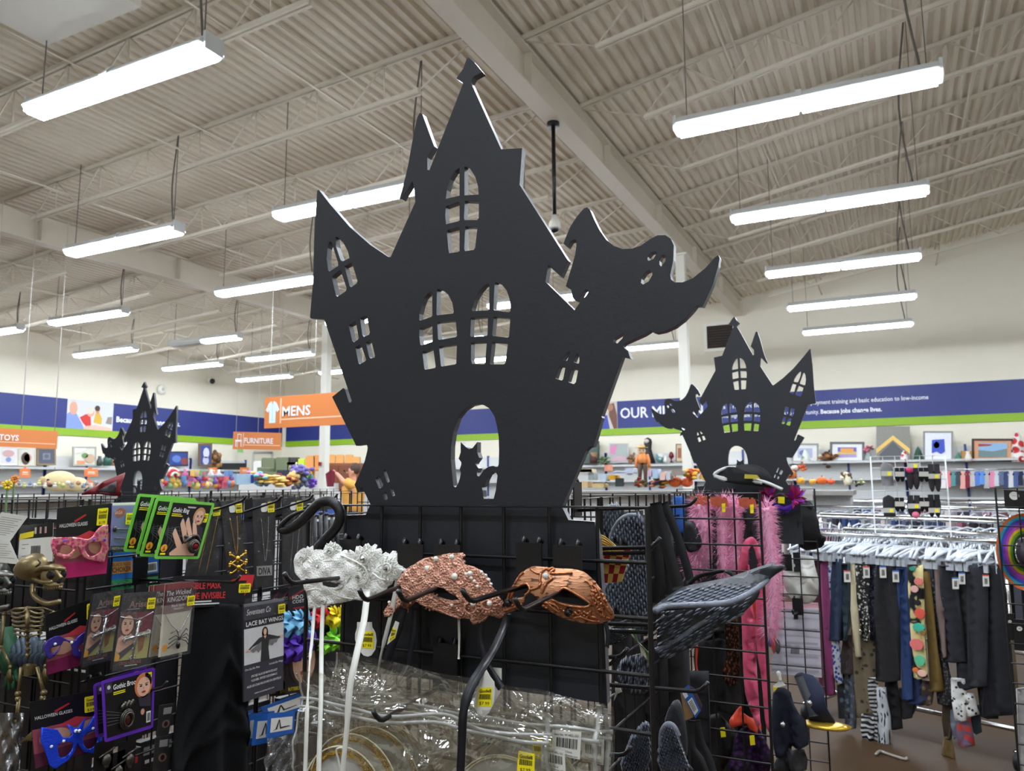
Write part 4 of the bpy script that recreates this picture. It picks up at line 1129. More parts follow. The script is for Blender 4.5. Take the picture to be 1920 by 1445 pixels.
# --- gothic ring cards
m_lime = M((120, 200, 74), 0.4); m_orl2 = M((240, 160, 40)); m_web = M((96, 98, 100))
RG = [([(259, 925), (342, 931), (314, 1036), (231, 1034)], -1.745, 'rearmost'), ([(286, 927.5), (369, 934), (340, 1040), (254, 1038)], -1.72, 'third from the front'),
      ([(293, 933), (376, 940), (346, 1044), (261, 1043)], -1.69, 'second from the front'), ([(320.8, 935.8), (403, 942.6), (373.3, 1047.7), (288.4, 1047.7)], -1.655, 'frontmost')]
for px, X, w_ in RG:
    t, f, mb = card_thing('ring_card', 'black card with lime green border holding a gothic ring, %s of four' % w_, 'ring card', px, X, 'lime green gothic ring cards', 0.0012, m_lime, 0.05)
    f.rect(mb, 0.06, 0.05, 0.94, 0.95, m_card, 1)
    for k in range(5):
        f.poly(mb, [(0.08, 0.5 + 0.02 * k), (0.5, 0.42 + 0.1 * k), (0.5, 0.428 + 0.1 * k), (0.08, 0.508 + 0.02 * k)], m_web, 2)
        f.poly(mb, [(0.1 + 0.08 * k, 0.45), (0.16 + 0.09 * k, 0.7), (0.12 + 0.05 * k, 0.93), (0.126 + 0.05 * k, 0.93), (0.168 + 0.09 * k, 0.7), (0.108 + 0.08 * k, 0.45)], m_web, 2)
    mb.text(f, 'Gothic Ring', 0.1, 0.21, 0.075, m_inkw, 3, 0.02, 0.15, wid=0.36)
    f.rect(mb, 0.1, 0.235, 0.3, 0.25, m_yel, 3); f.rect(mb, 0.1, 0.265, 0.34, 0.28, m_yel, 3)
    face(f, mb, 0.72, 0.28, 0.1, 0.125, 3, hair_b)
    f.poly(mb, [(0.6, 0.44), (0.72, 0.4), (0.88, 0.46), (0.92, 0.62), (0.62, 0.6)], M((40, 34, 40)), 3)
    # hand
    for (x0, y0, x1, y1, w0) in ((0.24, 0.5, 0.5, 0.9, 0.045), (0.35, 0.33, 0.58, 0.76, 0.05), (0.46, 0.3, 0.66, 0.74, 0.05), (0.62, 0.31, 0.76, 0.72, 0.045)):
        f.poly(mb, [(x0, y0), (x0 + w0 * 0.7, y0 - 0.01), (x1 + w0, y1 - 0.1), (x1 + w0, y1), (x1 - w0 * 0.6, y1), (x0 - w0 * 0.2, y0 + 0.08)], skin, 4)
        f.poly(mb, [(x0 - 0.005, y0 + 0.06), (x0 + 0.01, y0 - 0.03), (x0 + w0 * 0.8, y0 + 0.05)], M((204, 190, 186)), 5)
    f.poly(mb, [(0.38, 0.82), (0.6, 0.7), (0.82, 0.7), (0.86, 0.86), (0.84, 0.94), (0.3, 0.94), (0.28, 0.9)], skin, 3)
    f.ell(mb, 0.14, 0.82, 0.07, 0.065, m_orl2, 3); f.rect(mb, 0.09, 0.9, 0.2, 0.93, m_yel, 3); f.poly(mb, [(0.11, 0.86), (0.14, 0.78), (0.17, 0.86)], M((150, 90, 20)), 4)
    f.poly(mb, [(0.4, 0.1), (0.6, 0.1), (0.58, 0.125), (0.42, 0.125)], M((200, 190, 186)), 2)
    mb.build('card', t)
    mb = MB(); c = f.at(0.72, 0.78) + f.n * 0.012
    for r_, h_ in ((0.017, 0), (0.0145, 0.003), (0.011, 0.006)):
        mb.tube([c + f.n * h_ + (V3((0, 1, 0)) * math.cos(a) + V3((0, 0, 1)) * math.sin(a)) * r_ for a in [2 * math.pi * k / 16 for k in range(16)]], 0.0022, darkm, 5, closed=True)
    for k in range(6):
        mb.ball(f.at(0.52 + 0.05 * k, 0.62 + 0.02 * (k % 3)) + f.n * 0.006, (0.004, 0.006, 0.005), darkm, 6, 4)
    mb.tube(spline([f.at(0.5, 0.72) + f.n * 0.008, f.at(0.6, 0.62) + f.n * 0.012, f.at(0.72, 0.6) + f.n * 0.012, f.at(0.85, 0.7) + f.n * 0.01], 4), 0.004, darkm, 6)
    mb.build('ring', t)
    mb = MB(); mb.lathe(c, [(0.009, 0), (0.0095, 0.004), (0.006, 0.009), (0, 0.01)], mat('red_stone', (120, 14, 24), 0.1, coat=0.5), 8, f.n, smooth=False); mb.build('red_stone', t)
    if 'frontmost' in w_: sticker(f, t, 0.76, 0.2, 0.92, 0.36, '$2.99')
# --- gothic brooch cards
m_pur = M((92, 42, 168), 0.4)
for px, X, w_ in (([(175, 1283), (276, 1246), (270, 1352), (180, 1384)], -1.70, 'rear'), ([(190, 1277), (291, 1250), (287, 1364), (196, 1392)], -1.66, 'front')):
    t, f, mb = card_thing('brooch_card', 'black card with violet border holding a gothic brooch, the %s one' % w_, 'brooch card', px, X, 'violet gothic brooch cards', 0.0012, m_pur, 0.05)
    f.rect(mb, 0.05, 0.05, 0.95, 0.94, m_card, 1)
    f.rect(mb, 0.06, 0.06, 0.18, 0.22, M((60, 40, 66)), 2); f.ell(mb, 0.12, 0.13, 0.03, 0.035, M((200, 200, 215)), 3)
    mb.text(f, 'Gothic Brooch', 0.2, 0.19, 0.08, m_inkw, 2, 0.02, 0.1, wid=0.5)
    f.rect(mb, 0.2, 0.23, 0.42, 0.245, m_yel, 2); f.rect(mb, 0.2, 0.26, 0.42, 0.275, m_yel, 2)
    face(f, mb, 0.77, 0.27, 0.13, 0.16, 3, M((204, 122, 72)))
    f.poly(mb, [(0.66, 0.43), (0.92, 0.4), (0.93, 0.62), (0.7, 0.58)], M((46, 36, 50)), 3)
    f.ell(mb, 0.76, 0.68, 0.04, 0.05, skin2, 3)
    for k in range(5):
        f.poly(mb, [(0.06, 0.5 + 0.06 * k), (0.4, 0.62 + 0.03 * k), (0.4, 0.627 + 0.03 * k), (0.06, 0.508 + 0.06 * k)], m_web, 2)
    f.rect(mb, 0.84, 0.7, 0.93, 0.88, m_paper, 3); barcode(mb, f, 0.855, 0.72, 0.92, 0.86, layer=4)
    mb.build('card', t)
    mb = MB(); c = f.at(0.42, 0.72) + f.n * 0.006
    for r_ in (1.0, 0.86, 0.7):
        mb.tube([c + f.n * (1 - r_) * 0.02 + (f.at(1, 0.5) - f.at(0, 0.5)).normalized() * (math.cos(a) * 0.017 * r_) + V3((0, 0, math.sin(a) * 0.022 * r_)) for a in [2 * math.pi * k / 18 for k in range(18)]], 0.0022, darkm, 5, closed=True)
    for k in range(9):
        mb.ball(f.at(0.34 + 0.025 * k, 0.5 - 0.02 * (k % 3)) + f.n * 0.005, (0.004, 0.005, 0.006), darkm, 6, 4)
    mb.ball(c, (0.005, 0.011, 0.015), mat('dark_red_stone', (74, 26, 26), 0.1, coat=0.6), 10, 7); mb.build('brooch', t)
    if w_ == 'front': sticker(f, t, 0.8, 0.06, 0.93, 0.26, '$2.99')
# --- lilac hair grip pack
t, f, mb = card_thing('hairpin_pack', 'lilac pack of skeleton hand hairpins beside the lime green ring cards', 'hairpins', [(211, 942.6), (262, 941), (250, 1032), (207, 1032)], -1.80, None, 0.002, M((142, 136, 206), 0.4))
f.poly(mb, [(0.05, 0.2), (0.28, 0.1), (0.5, 0.16), (0.44, 0.26), (0.2, 0.32)], M((196, 70, 74)), 2); mb.text(f, 'SAGA', 0.08, 0.24, 0.07, M((240, 190, 180)), 3, 0.02, wid=0.3)
f.rect(mb, 0, 0.9, 1, 1, m_card, 1); mb.text(f, 'SKELETON HAND HAIRPINS', 0.04, 0.975, 0.05, m_inkw, 2, wid=0.92); f.rect(mb, 0, 0, 1, 0.06, m_paper, 1)
mb.build('card', t)
for b in (0.55, 0.74):
    mb = MB(); mb.tube([f.at(0.1, b) + f.n * 0.003, f.at(0.8, b + 0.02) + f.n * 0.003], 0.0016, darkm, 5); mb.ball(f.at(0.1 if b < 0.6 else 0.78, b) + f.n * 0.004, (0.003, 0.006, 0.008), darkm, 7, 5); mb.build('hairpin', t)
mb = MB(); g = f.sub(-0.02, 0.04, 1.1, 1.02, 8); g.slab(mb, clear, 0.0004); mb.build('clear_wrap', t)
sticker(f, t, 0.5, 0.22, 0.84, 0.46, '$1.99', 10)
# --- choker and spiked packs behind the wires
for px, X, lab, word in (([(206, 1036), (249, 1034), (250, 1083), (207, 1088)], -1.935, 'blue and gold choker pack behind the wire panel', 'CHOKER'), ([(266, 1045), (297, 1041), (298, 1073), (268, 1078)], -1.935, 'blue pack showing its barcode behind the wire panel', None)):
    t, f, mb = card_thing('choker_pack', lab, 'packet', px, X, None, 0.004, M((44, 112, 190), 0.35))
    if word:
        f.rect(mb, 0.04, 0.34, 0.96, 0.78, M((206, 150, 84)), 1); mb.text(f, 'BLACK ROSE', 0.1, 0.5, 0.12, M((150, 90, 40)), 2, 0.02, wid=0.8); mb.text(f, word, 0.08, 0.72, 0.17, M((120, 62, 30)), 2, 0.03, wid=0.84)
    else:
        f.rect(mb, 0.25, 0.35, 0.9, 0.9, m_paper, 1); barcode(mb, f, 0.32, 0.42, 0.84, 0.8)
    mb.build('card', t)
m_grn = M((60, 150, 92), 0.3)
for px, lab in (([(206, 1088), (250, 1085), (250, 1103), (207, 1106)], 'green spiked wristband pack below the blue choker pack'), ([(275, 1083), (298, 1080), (298, 1098), (276, 1101)], 'green spiked wristband half hidden by the wires')):
    t, f, mb = card_thing('spiked_band', lab, 'wristband', px, -1.93, None, 0.004, m_grn); mb.build('band', t)
    for k in range(4):
        mb = MB(); c = f.at(0.14 + 0.24 * k, 0.5); mb.lathe(c, [(0.006, 0), (0.003, 0.008), (0, 0.013)], silver, 8, f.n); mb.build('spike', t)
# --- cross necklaces
for px, X, w_ in (([(172, 1114), (228, 1104), (211, 1232), (150, 1247)], -1.75, 'rear'), ([(227, 1113), (295, 1108), (276, 1246), (207, 1255)], -1.66, 'front')):
    t, f, mb = card_thing('cross_necklace', 'silver cross necklace on a portrait card in clear wrap, the %s one' % w_, 'necklace', px, X, 'cross necklace cards', 0.0012, M((50, 48, 50), 0.3), 0.02)
    f.rect(mb, 0.06, 0.3, 0.96, 0.9, M((190, 184, 112)), 1); f.poly(mb, [(0.5, 0.27), (0.96, 0.27), (0.96, 0.52), (0.55, 0.56)], M((126, 40, 58)), 2)
    f.poly(mb, [(0.06, 0.26), (0.5, 0.26), (0.56, 0.6), (0.06, 0.72)], M((110, 80, 78)), 2)
    f.poly(mb, [(0.08, 0.6), (0.3, 0.5), (0.52, 0.6), (0.5, 0.74), (0.25, 0.84), (0.06, 0.76)], skin, 3); face(f, mb, 0.28, 0.43, 0.16, 0.13, 4, M((90, 64, 56)))
    f.poly(mb, [(0.62, 0.6), (0.82, 0.58), (0.8, 0.78), (0.68, 0.82)], M((158, 106, 62)), 3); f.poly(mb, [(0.12, 0.8), (0.5, 0.68), (0.52, 0.74), (0.2, 0.88)], M((74, 70, 74)), 4)
    mb.text(f, 'Arise', 0.26, 0.2, 0.09, M((150, 118, 110)), 2, 0.02, wid=0.5); f.rect(mb, 0.22, 0.215, 0.56, 0.225, M((170, 160, 156)), 2)
    mb.text(f, 'CROSS NECKLACE', 0.2, 0.955, 0.04, M((200, 120, 110)), 2, wid=0.6); f.rect(mb, 0.36, 0.97, 0.7, 0.98, m_inkw, 2); f.ell(mb, 0.12, 0.85, 0.06, 0.05, m_orl2, 5)
    f.poly(mb, [(0.42, 0.05), (0.62, 0.04), (0.82, 0.045), (0.8, 0.075), (0.45, 0.085)], m_ink, 2)
    mb.build('card', t)
    c = f.at(0.54, 0.6) + f.n * 0.004; mb = MB()
    def bar(a, b): mb.tube([f.at(*a) + f.n * 0.005, f.at(*b) + f.n * 0.005], 0.0028, silver, 6)
    bar((0.56, 0.38), (0.5, 0.9)); bar((0.22, 0.62), (0.9, 0.56))
    for a, b in ((0.56, 0.37), (0.52, 0.42), (0.6, 0.42), (0.55, 0.46), (0.2, 0.62), (0.26, 0.6), (0.26, 0.65), (0.9, 0.56), (0.85, 0.54), (0.85, 0.59), (0.5, 0.9), (0.46, 0.87), (0.55, 0.87), (0.44, 0.6), (0.62, 0.58), (0.54, 0.52), (0.52, 0.68), (0.36, 0.61), (0.74, 0.575), (0.51, 0.76)):
        mb.tube([f.at(a, b) + f.n * 0.005 + V3((0, math.cos(q) * 0.0038, math.sin(q) * 0.0038)) for q in [2 * math.pi * k / 8 for k in range(8)]], 0.0014, silver, 5, closed=True)
    mb.build('cross_pendant', t)
    mb = MB(); mb.tube([f.at(0.06, 0.31) + f.n * 0.002, f.at(0.56, 0.37) + f.n * 0.003, f.at(0.95, 0.28) + f.n * 0.002], 0.0012, silver, 5); mb.build('cord', t)
    mb = MB(); g = f.sub(-0.02, -0.01, 1.02, 1.02, 24); g.slab(mb, clear, 0.0004); mb.build('clear_wrap', t)
    sticker(f, t, 0.68, 0.08, 0.9, 0.23, '$2.99', 26)
# --- spider necklaces
for px, X, w_ in (([(280, 1098), (336, 1090), (324, 1222), (270, 1232)], -1.72, 'rearmost'), ([(289, 1097), (345, 1089), (333, 1221), (279, 1232)], -1.69, 'middle'), ([(310, 1095), (364, 1089), (351, 1220), (297, 1232)], -1.645, 'front')):
    t, f, mb = card_thing('spider_necklace', 'black spider necklace on a red and cream card, the %s of three' % w_, 'necklace', px, X, 'spider necklace cards', 0.0012, M((206, 198, 178), 0.35, var=0.05), 0.02)
    f.rect(mb, 0, 0, 1, 0.3, M((74, 34, 38), 0.4), 1); f.rect(mb, 0, 0, 1, 0.09, M((130, 44, 44), 0.4), 2); f.rect(mb, 0, 0.3, 1, 0.42, M((134, 112, 104), 0.4), 1)
    mb.text(f, 'The Wicked', 0.06, 0.17, 0.07, m_inkw, 3, 0.0, 0.2, wid=0.86); mb.text(f, 'KINGDOM', 0.12, 0.26, 0.07, m_inkw, 3, 0.0, wid=0.72); mb.text(f, 'Black Spider', 0.28, 0.335, 0.035, m_inkw, 3, wid=0.5); mb.text(f, 'Necklace', 0.36, 0.375, 0.03, m_inkw, 3, wid=0.34)
    f.ell(mb, 0.18, 0.89, 0.09, 0.05, m_orl2, 2)
    mb.build('card', t)
    chain([f.at(0.08, 0.43) + f.n * 0.003, f.at(0.3, 0.58) + f.n * 0.004, f.at(0.6, 0.7) + f.n * 0.004], 0.0016, silver, t); chain([f.at(0.6, 0.7) + f.n * 0.004, f.at(0.8, 0.55) + f.n * 0.004, f.at(0.97, 0.41) + f.n * 0.003], 0.0016, silver, t)
    mb = MB(); sb = M((18, 17, 18), 0.25); c = f.at(0.6, 0.79) + f.n * 0.006
    mb.ball(c, (0.004, 0.0045, 0.005), sb, 8, 6); mb.ball(f.at(0.57, 0.88) + f.n * 0.007, (0.005, 0.006, 0.009), sb, 8, 6)
    for s in (-1, 1):
        for k, (da, db) in enumerate(((0.3, -0.1), (0.34, -0.02), (0.34, 0.04), (0.36, 0.1))):
            mb.tube([c, f.at(0.6 + s * da * 0.55, 0.78 + db * 0.9 - 0.035) + f.n * 0.012, f.at(0.6 + s * da, 0.8 + db) + f.n * 0.004], 0.0011, sb, 5)
    mb.build('spider_pendant', t)
    mb = MB(); g = f.sub(-0.02, -0.01, 1.02, 1.03, 24); g.slab(mb, clear, 0.0004); mb.build('clear_wrap', t)
    if w_ == 'front': sticker(f, t, 0.72, 0.2, 0.98, 0.34, '$2.99', 26)
# --- invisible mask: header card with black cloth
t, f, mb = card_thing('invisible_mask', 'black cloth mask hanging from a header card with red lettering', 'costume', [(325, 1080), (477, 1076), (472, 1133), (322, 1141)], -1.70, None, 0.0015, M((26, 25, 28), 0.4), 0.01)
f.poly(mb, [(0.68, 0.2), (0.8, 0.02), (1, 0.02), (0.98, 0.4), (0.88, 0.7), (0.9, 0.2)], M((206, 36, 44)), 1)
red = M((214, 48, 52)); mb.text(f, 'INVISIBLE MASK', 0.09, 0.42, 0.2, red, 2, 0.015, wid=0.48); mb.text(f, 'MASQUE INVISIBLE', 0.03, 0.74, 0.2, red, 2, 0.015, wid=0.6); f.rect(mb, 0.2, 0.8, 0.46, 0.84, m_inkw, 2); f.rect(mb, 0.14, 0.88, 0.56, 0.92, m_inkw, 2)
f.poly(mb, [(0.68, 0.1), (0.8, 0.06), (0.8, 0.1), (0.7, 0.16)], M((8, 8, 9)), 3)
mb.build('header_card', t); sticker(f, t, 0.8, 0.3, 0.96, 0.6, '$3.99')
mb = MB(); clo = mat('black_cloth', (13, 14, 16), 0.85, var=0.3, scale=50, bump=0.12, bscale=160, spec=0.2)
def dcl(u, v):
    x = (u - 0.55)
    return 0.022 * math.exp(-(x / 0.2) ** 2) + 0.012 * math.sin(u * 17 + 2 * v) * (1.1 - v) + 0.012 * math.exp(-((v - 0.72 + abs(x) * 0.9) / 0.05) ** 2) + 0.01 * math.exp(-((v - 0.5 + abs(x) * 0.6) / 0.045) ** 2) + 0.008 * math.exp(-((v - 0.36 + abs(x) * 0.25) / 0.03) ** 2)
cut(mb, PX([(362, 1134), (400, 1131), (455, 1133), (466, 1160), (464, 1250), (459, 1330), (466, 1400), (474, 1465), (310, 1475), (321, 1380), (333, 1300), (343, 1225), (352, 1170)], -1.715), clo, 0.011, dcl, (), V3((1, 0, 0)))
thick(mb.build('mask_cloth', t), 0.002)
# --- lace bat wings pack
t, f, mb = card_thing('bat_wings_pack', 'grey pack of lace bat wings with a picture of a woman in black', 'costume', [(457, 1133), (532, 1121), (531, 1292), (458, 1316)], -1.66, None, 0.006, M((62, 60, 68), 0.35), 0.0)
f.rect(mb, 0, 0, 1, 0.03, M((120, 122, 126), 0.2), 1); mb.text(f, 'Seventeen Co', 0.06, 0.12, 0.06, m_inkw, 2, 0, 0.3, wid=0.6)
f.rect(mb, 0, 0.17, 1, 0.25, M((34, 32, 36)), 1); mb.text(f, 'LACE BAT WINGS', 0.05, 0.235, 0.045, m_inkw, 2, 0.015, wid=0.93)
f.rect(mb, 0, 0.26, 1, 0.63, M((208, 206, 204), 0.4), 1)
bd = M((40, 40, 42))
f.poly(mb, [(0.4, 0.63), (0.42, 0.5), (0.42, 0.43), (0.2, 0.46), (0.1, 0.5), (0.1, 0.475), (0.36, 0.38), (0.48, 0.37), (0.6, 0.36), (0.86, 0.405), (0.92, 0.4), (0.92, 0.42), (0.8, 0.44), (0.62, 0.43), (0.6, 0.5), (0.63, 0.63)], bd, 2)
lace = M((120, 116, 114)); f.poly(mb, [(0.14, 0.49), (0.42, 0.42), (0.42, 0.5), (0.34, 0.53), (0.3, 0.5), (0.22, 0.52)], lace, 3); f.poly(mb, [(0.62, 0.42), (0.86, 0.425), (0.8, 0.47), (0.76, 0.46), (0.7, 0.49), (0.62, 0.47)], lace, 3)
f.ell(mb, 0.51, 0.325, 0.075, 0.055, hair_d, 3); f.poly(mb, [(0.43, 0.33), (0.46, 0.4), (0.58, 0.4), (0.59, 0.32)], hair_d, 3); f.ell(mb, 0.51, 0.325, 0.04, 0.035, skin, 4); f.poly(mb, [(0.47, 0.365), (0.55, 0.365), (0.51, 0.4)], skin, 4); f.ell(mb, 0.08, 0.485, 0.05, 0.012, skin, 4); f.ell(mb, 0.94, 0.41, 0.05, 0.012, skin, 4)
for b, w_, a in ((0.69, 0.36, 0.02), (0.69, 0.36, 0.62)):
    mb.text(f, 'One Size Fits Most' if a < 0.1 else 'Includes Bat Wings', a, b, 0.022, m_inkw, 2, 0.0, 0.2, wid=w_)
for b, s_, w_ in ((0.77, 'ENCAJE ALAS DE MURCIELAGO', 0.66), (0.815, 'VLEUGEL SPITZE FLEDERMAUS', 0.66), (0.87, 'AILES DE CHAUVE-SOURIS EN DENTELLE', 0.88)):
    mb.text(f, s_, 0.5, b, 0.022, m_inkw, 2, 0.005, 0.2, wid=w_, center=True)
mb.text(f, 'www.costumepack.com', 0.5, 0.95, 0.018, m_inkw, 2, 0, 0.2, wid=0.5, center=True)
mb.build('box', t)
mb = MB(); g = f.sub(-0.02, -0.06, 1.03, 0.16, 3); mb.grid(lambda a, b: g.at(a, b) + g.n * (0.004 + 0.004 * math.sin(a * 19) * math.sin(b * 6)), 16, 6, clear); mb.build('clear_wrap', t); sticker(f, t, 0.8, 0.055, 0.98, 0.155, '$9.99', 22)
# --- flower crown packs
def petals(c, r, m, parent, seed, name='flower'):
    rr = random.Random(seed); mb = MB()
    for k in range(7):
        a = k * 2.4; e = Matrix.Rotation(a, 3, 'X') @ Matrix.Rotation(0.5 + 0.5 * rr.random(), 3, 'Z')
        mb.grid(lambda u, v: c + V3((0.25 * r * math.sin(u * 6 + k) + r * 0.12 * k % 0.3, 0, 0)) + e @ V3((r * 0.35 * math.sin(v * 3), (u - 0.5) * r * 1.2, v * r * (1.05 + 0.15 * math.sin(u * 9)))), 8, 6, m)
    return mb.build(name, parent)
for i, (px, X, w_) in enumerate((([(508, 1106), (550, 1099), (548, 1300), (505, 1306)], -1.80, 'rear'), ([(525, 1103), (575, 1095), (570, 1296), (522, 1305)], -1.775, 'middle'), ([(541, 1101), (634, 1088), (628, 1288), (534, 1301)], -1.75, 'front'))):
    t, f, mb = card_thing('flower_crown_pack', 'black pack with a bright flower crown over a printed face, the %s one' % w_, 'flower crown', px, X, 'flower crown packs', 0.0015, M((40, 40, 44), 0.35), 0.02)
    f.poly(mb, [(0.02, 0.1), (0.3, 0.03), (0.6, 0.04), (0.6, 0.05), (0.3, 0.045), (0.04, 0.12)], M((150, 30, 34)), 1); mb.text(f, 'HDO', 0.08, 0.12, 0.035, m_inkw, 2, wid=0.2); mb.text(f, 'COSTUME', 0.08, 0.16, 0.03, m_inkw, 2, wid=0.4)
    f.rect(mb, 0.1, 0.2, 0.35, 0.215, M((150, 30, 34)), 1)
    face(f, mb, 0.34, 0.72, 0.22, 0.2, 3, hair_d); f.rect(mb, 0.04, 0.93, 0.3, 0.985, M((60, 40, 20)), 1); mb.text(f, 'BUTTERFLY', 0.06, 0.975, 0.03, m_yel, 2, wid=0.22)
    mb.build('card', t)
    fl = [((0.12, 0.33), 0.036, (124, 190, 226)), ((0.1, 0.55), 0.04, (86, 44, 172)), ((0.28, 0.42), 0.026, (124, 190, 226))] + ([((0.48, 0.3), 0.034, (200, 28, 36)), ((0.82, 0.33), 0.034, (250, 222, 30)), ((0.82, 0.52), 0.038, (132, 216, 50)), ((0.66, 0.58), 0.026, (132, 216, 50)), ((0.3, 0.53), 0.03, (86, 44, 172))] if w_ == 'front' else [])
    for k, ((a, b), r, c) in enumerate(fl):
        petals(f.at(a, b) + f.n * 0.012, r, M(c, 0.7), t, k + i * 10)
# --- blue header packs of jewelled hair horns
m_blu = M((40, 96, 176), 0.35)
for px, X, w_, bag_ in (([(489, 1326), (570, 1296), (568, 1330), (500, 1350)], -1.76, 'rearmost, slanting', False), ([(464, 1339), (515, 1332), (508, 1392), (459, 1396)], -1.72, 'third', False), ([(478, 1340), (530, 1336), (522, 1388), (472, 1398)], -1.69, 'second', False), ([(503, 1337), (553, 1333), (551, 1374), (499, 1384)], -1.655, 'frontmost', True)):
    t, f, mb = card_thing('headband_pack', 'blue header card pack of a black headband, the %s one' % w_, 'headband', px, X, 'blue header card packs', 0.0012, m_blu, 0.02)
    f.rect(mb, 0.12, 0.22, 0.92, 0.8, m_paper, 1)
    f.poly(mb, [(0.3, 0.68), (0.4, 0.3), (0.44, 0.3), (0.5, 0.62), (0.8, 0.6), (0.84, 0.64), (0.46, 0.7), (0.42, 0.38), (0.36, 0.7), (0.2, 0.74)], bd, 2)
    mb.build('header_card', t)
    if bag_:
        q = f.sub(-0.02, 1.0, 1.05, 2.9, 1); mb = MB(); mb.grid(lambda a, b: q.at(a, b) + q.n * (0.006 + 0.006 * math.sin(a * 14 + b * 3) * math.sin(b * 11)), 14, 18, film('dark_bag_film', (150, 152, 156), 0.1, 0.1, 0.16, 0.8, 40)); mb.build('clear_bag', t)
        mb = MB(); mb.tube(spline([q.at(0.2, 0.95), q.at(0.25, 0.4), q.at(0.5, 0.15), q.at(0.75, 0.4), q.at(0.85, 0.95)], 6), 0.007, m_blkmat, 6); mb.build('headband', t)
# --- necklaces in clear packs
def neck_pack(px, X, lab, kind, m, stick=True):
    t, f, mb = card_thing('necklace_pack', lab, 'necklace', px, X, None, 0.0012, M((34, 34, 37), 0.4), 0.02); mb.build('card', t)
    n_ = f.n * 0.004; bot = 0.78
    if kind == 'long':
        chain([f.at(0.62, 0.12) + n_, f.at(0.4, 0.95) + n_], 0.0014, m, t); chain([f.at(0.95, 0.12) + n_, f.at(0.66, 0.98) + n_], 0.0014, m, t)
    else:
        chain([f.at(0.36, 0.24) + n_, f.at(0.45, 0.5) + n_, f.at(0.52, bot - 0.06) + n_], 0.0016, m, t); chain([f.at(0.72, 0.22) + n_, f.at(0.68, 0.5) + n_, f.at(0.56, bot - 0.06) + n_], 0.0016, m, t)
    if kind == 'skull':
        mb = MB()
        for cy in (0.78, 0.9):
            c = f.at(0.55, cy) + n_ * 1.5; mb.ball(c, (0.006, 0.009, 0.009), m, 8, 6); mb.ball(c - V3((0, 0, 0.009)), (0.004, 0.005, 0.005), m, 6, 5)
            for s in (-1, 1):
                for dz in (0.35, -0.35):
                    e = c + V3((0, s * 0.03, dz * 0.045)); mb.tube([c, e], 0.0028, m, 6)
                    mb.ball(e + V3((0, 0, 0.003)), 0.0042, m, 6, 5); mb.ball(e + V3((0, 0, -0.003)), 0.0042, m, 6, 5)
        mb.build('crossbones_pendant', t)
    if kind == 'diva':
        q = f.sub(0.14, 0.77, 0.92, 0.88, 6); mb = MB(); q.slab(mb, mat('silver_plate', (186, 184, 180), 0.4, metal=0.5, var=0.3, scale=900), 0.002); mb.text(q, 'DIVA', 0.1, 0.85, 0.66, m_ink, 1, 0.03, wid=0.8); mb.build('name_pendant', t)
    mb = MB(); g = f.sub(-0.06, -0.02, 1.06, 1.02, 20); mb.grid(lambda a, b: g.at(a, b) + g.n * 0.003 * math.sin(a * 12 + 5 * b) * math.sin(b * 17), 12, 26, clear); mb.build('clear_wrap', t)
    mb = MB(); q = f.sub(0.3, 0.06, 0.62, 0.16, 22); q.slab(mb, m_paper, 0.0003, rnd=0.3); mb.build('hang_label', t)
    if stick: sticker(f, t, 0.62, 0.05, 0.95, 0.17, '$2.99', 24)
neck_pack([(372, 948), (412, 943), (402, 1077), (346, 1080)], -1.74, 'gold chain necklace pack half behind the lime ring card', 'long', gold)
neck_pack([(413, 940), (450, 936), (461, 1077), (425, 1079)], -1.73, 'gold skull and crossbones necklace in crinkled clear wrap', 'skull', gold)
neck_pack([(473, 935), (512, 931), (512, 1098), (476, 1100)], -1.73, 'necklace spelling DIVA on a silver plate in a clear pack', 'diva', silver)
neck_pack([(529, 934), (566, 930), (562, 1082), (528, 1085)], -1.73, 'silver chain necklace pack next to the black wands', 'long', silver)
neck_pack([(566, 936), (590, 933), (588, 1080), (564, 1083)], -1.79, 'dim silver chain pack behind the curled black tail', 'long', silver, False)
for k in range(7):
    x = 570 + 10.5 * k
    p0, p1 = onX(x, 962 + 2 * (k % 3), -1.866), onX(x - 3, 1100, -1.866); mb = MB()
    mb.tube([p0, p0.lerp(p1, 0.5), p1], [0.006, 0.0085, 0.008], M((22, 23, 26), 0.3), 8); mb.ball(p0, 0.008, M((40, 41, 44), 0.25), 7, 5)
    tag(mb.build('black_wand'), 'thin black wrapped wand hanging in a bunch behind the lace mask', 'wand', 'black wrapped wands')
# --- curled tail hooked on the mask grid
T9 = lambda pts: zz(pts, 400, 900, 0.15222)
mb = MB(); pts = spline([onY(x, y, 1.03 - 0.02 * i / 14) for i, (x, y) in enumerate(T9([(1250, 880), (1370, 740), (1500, 600), (1560, 470), (1545, 350), (1450, 265), (1330, 270), (1230, 350), (1130, 460), (1010, 560), (890, 615), (820, 600), (870, 520), (980, 430), (1110, 375)]))], 6)
n_ = len(pts); mb.tube(pts, [0.0085 * (1 if i < n_ * 0.62 else max(0.25, 1 - (i - n_ * 0.62) / (n_ * 0.38) * 0.75)) for i in range(n_)], mat('black_foam', (26, 25, 27), 0.45, var=0.3, scale=60, bump=0.3), 10)
tag(mb.build('curled_tail'), 'black curled costume tail hooked over the top corner of the mask grid', 'costume tail')
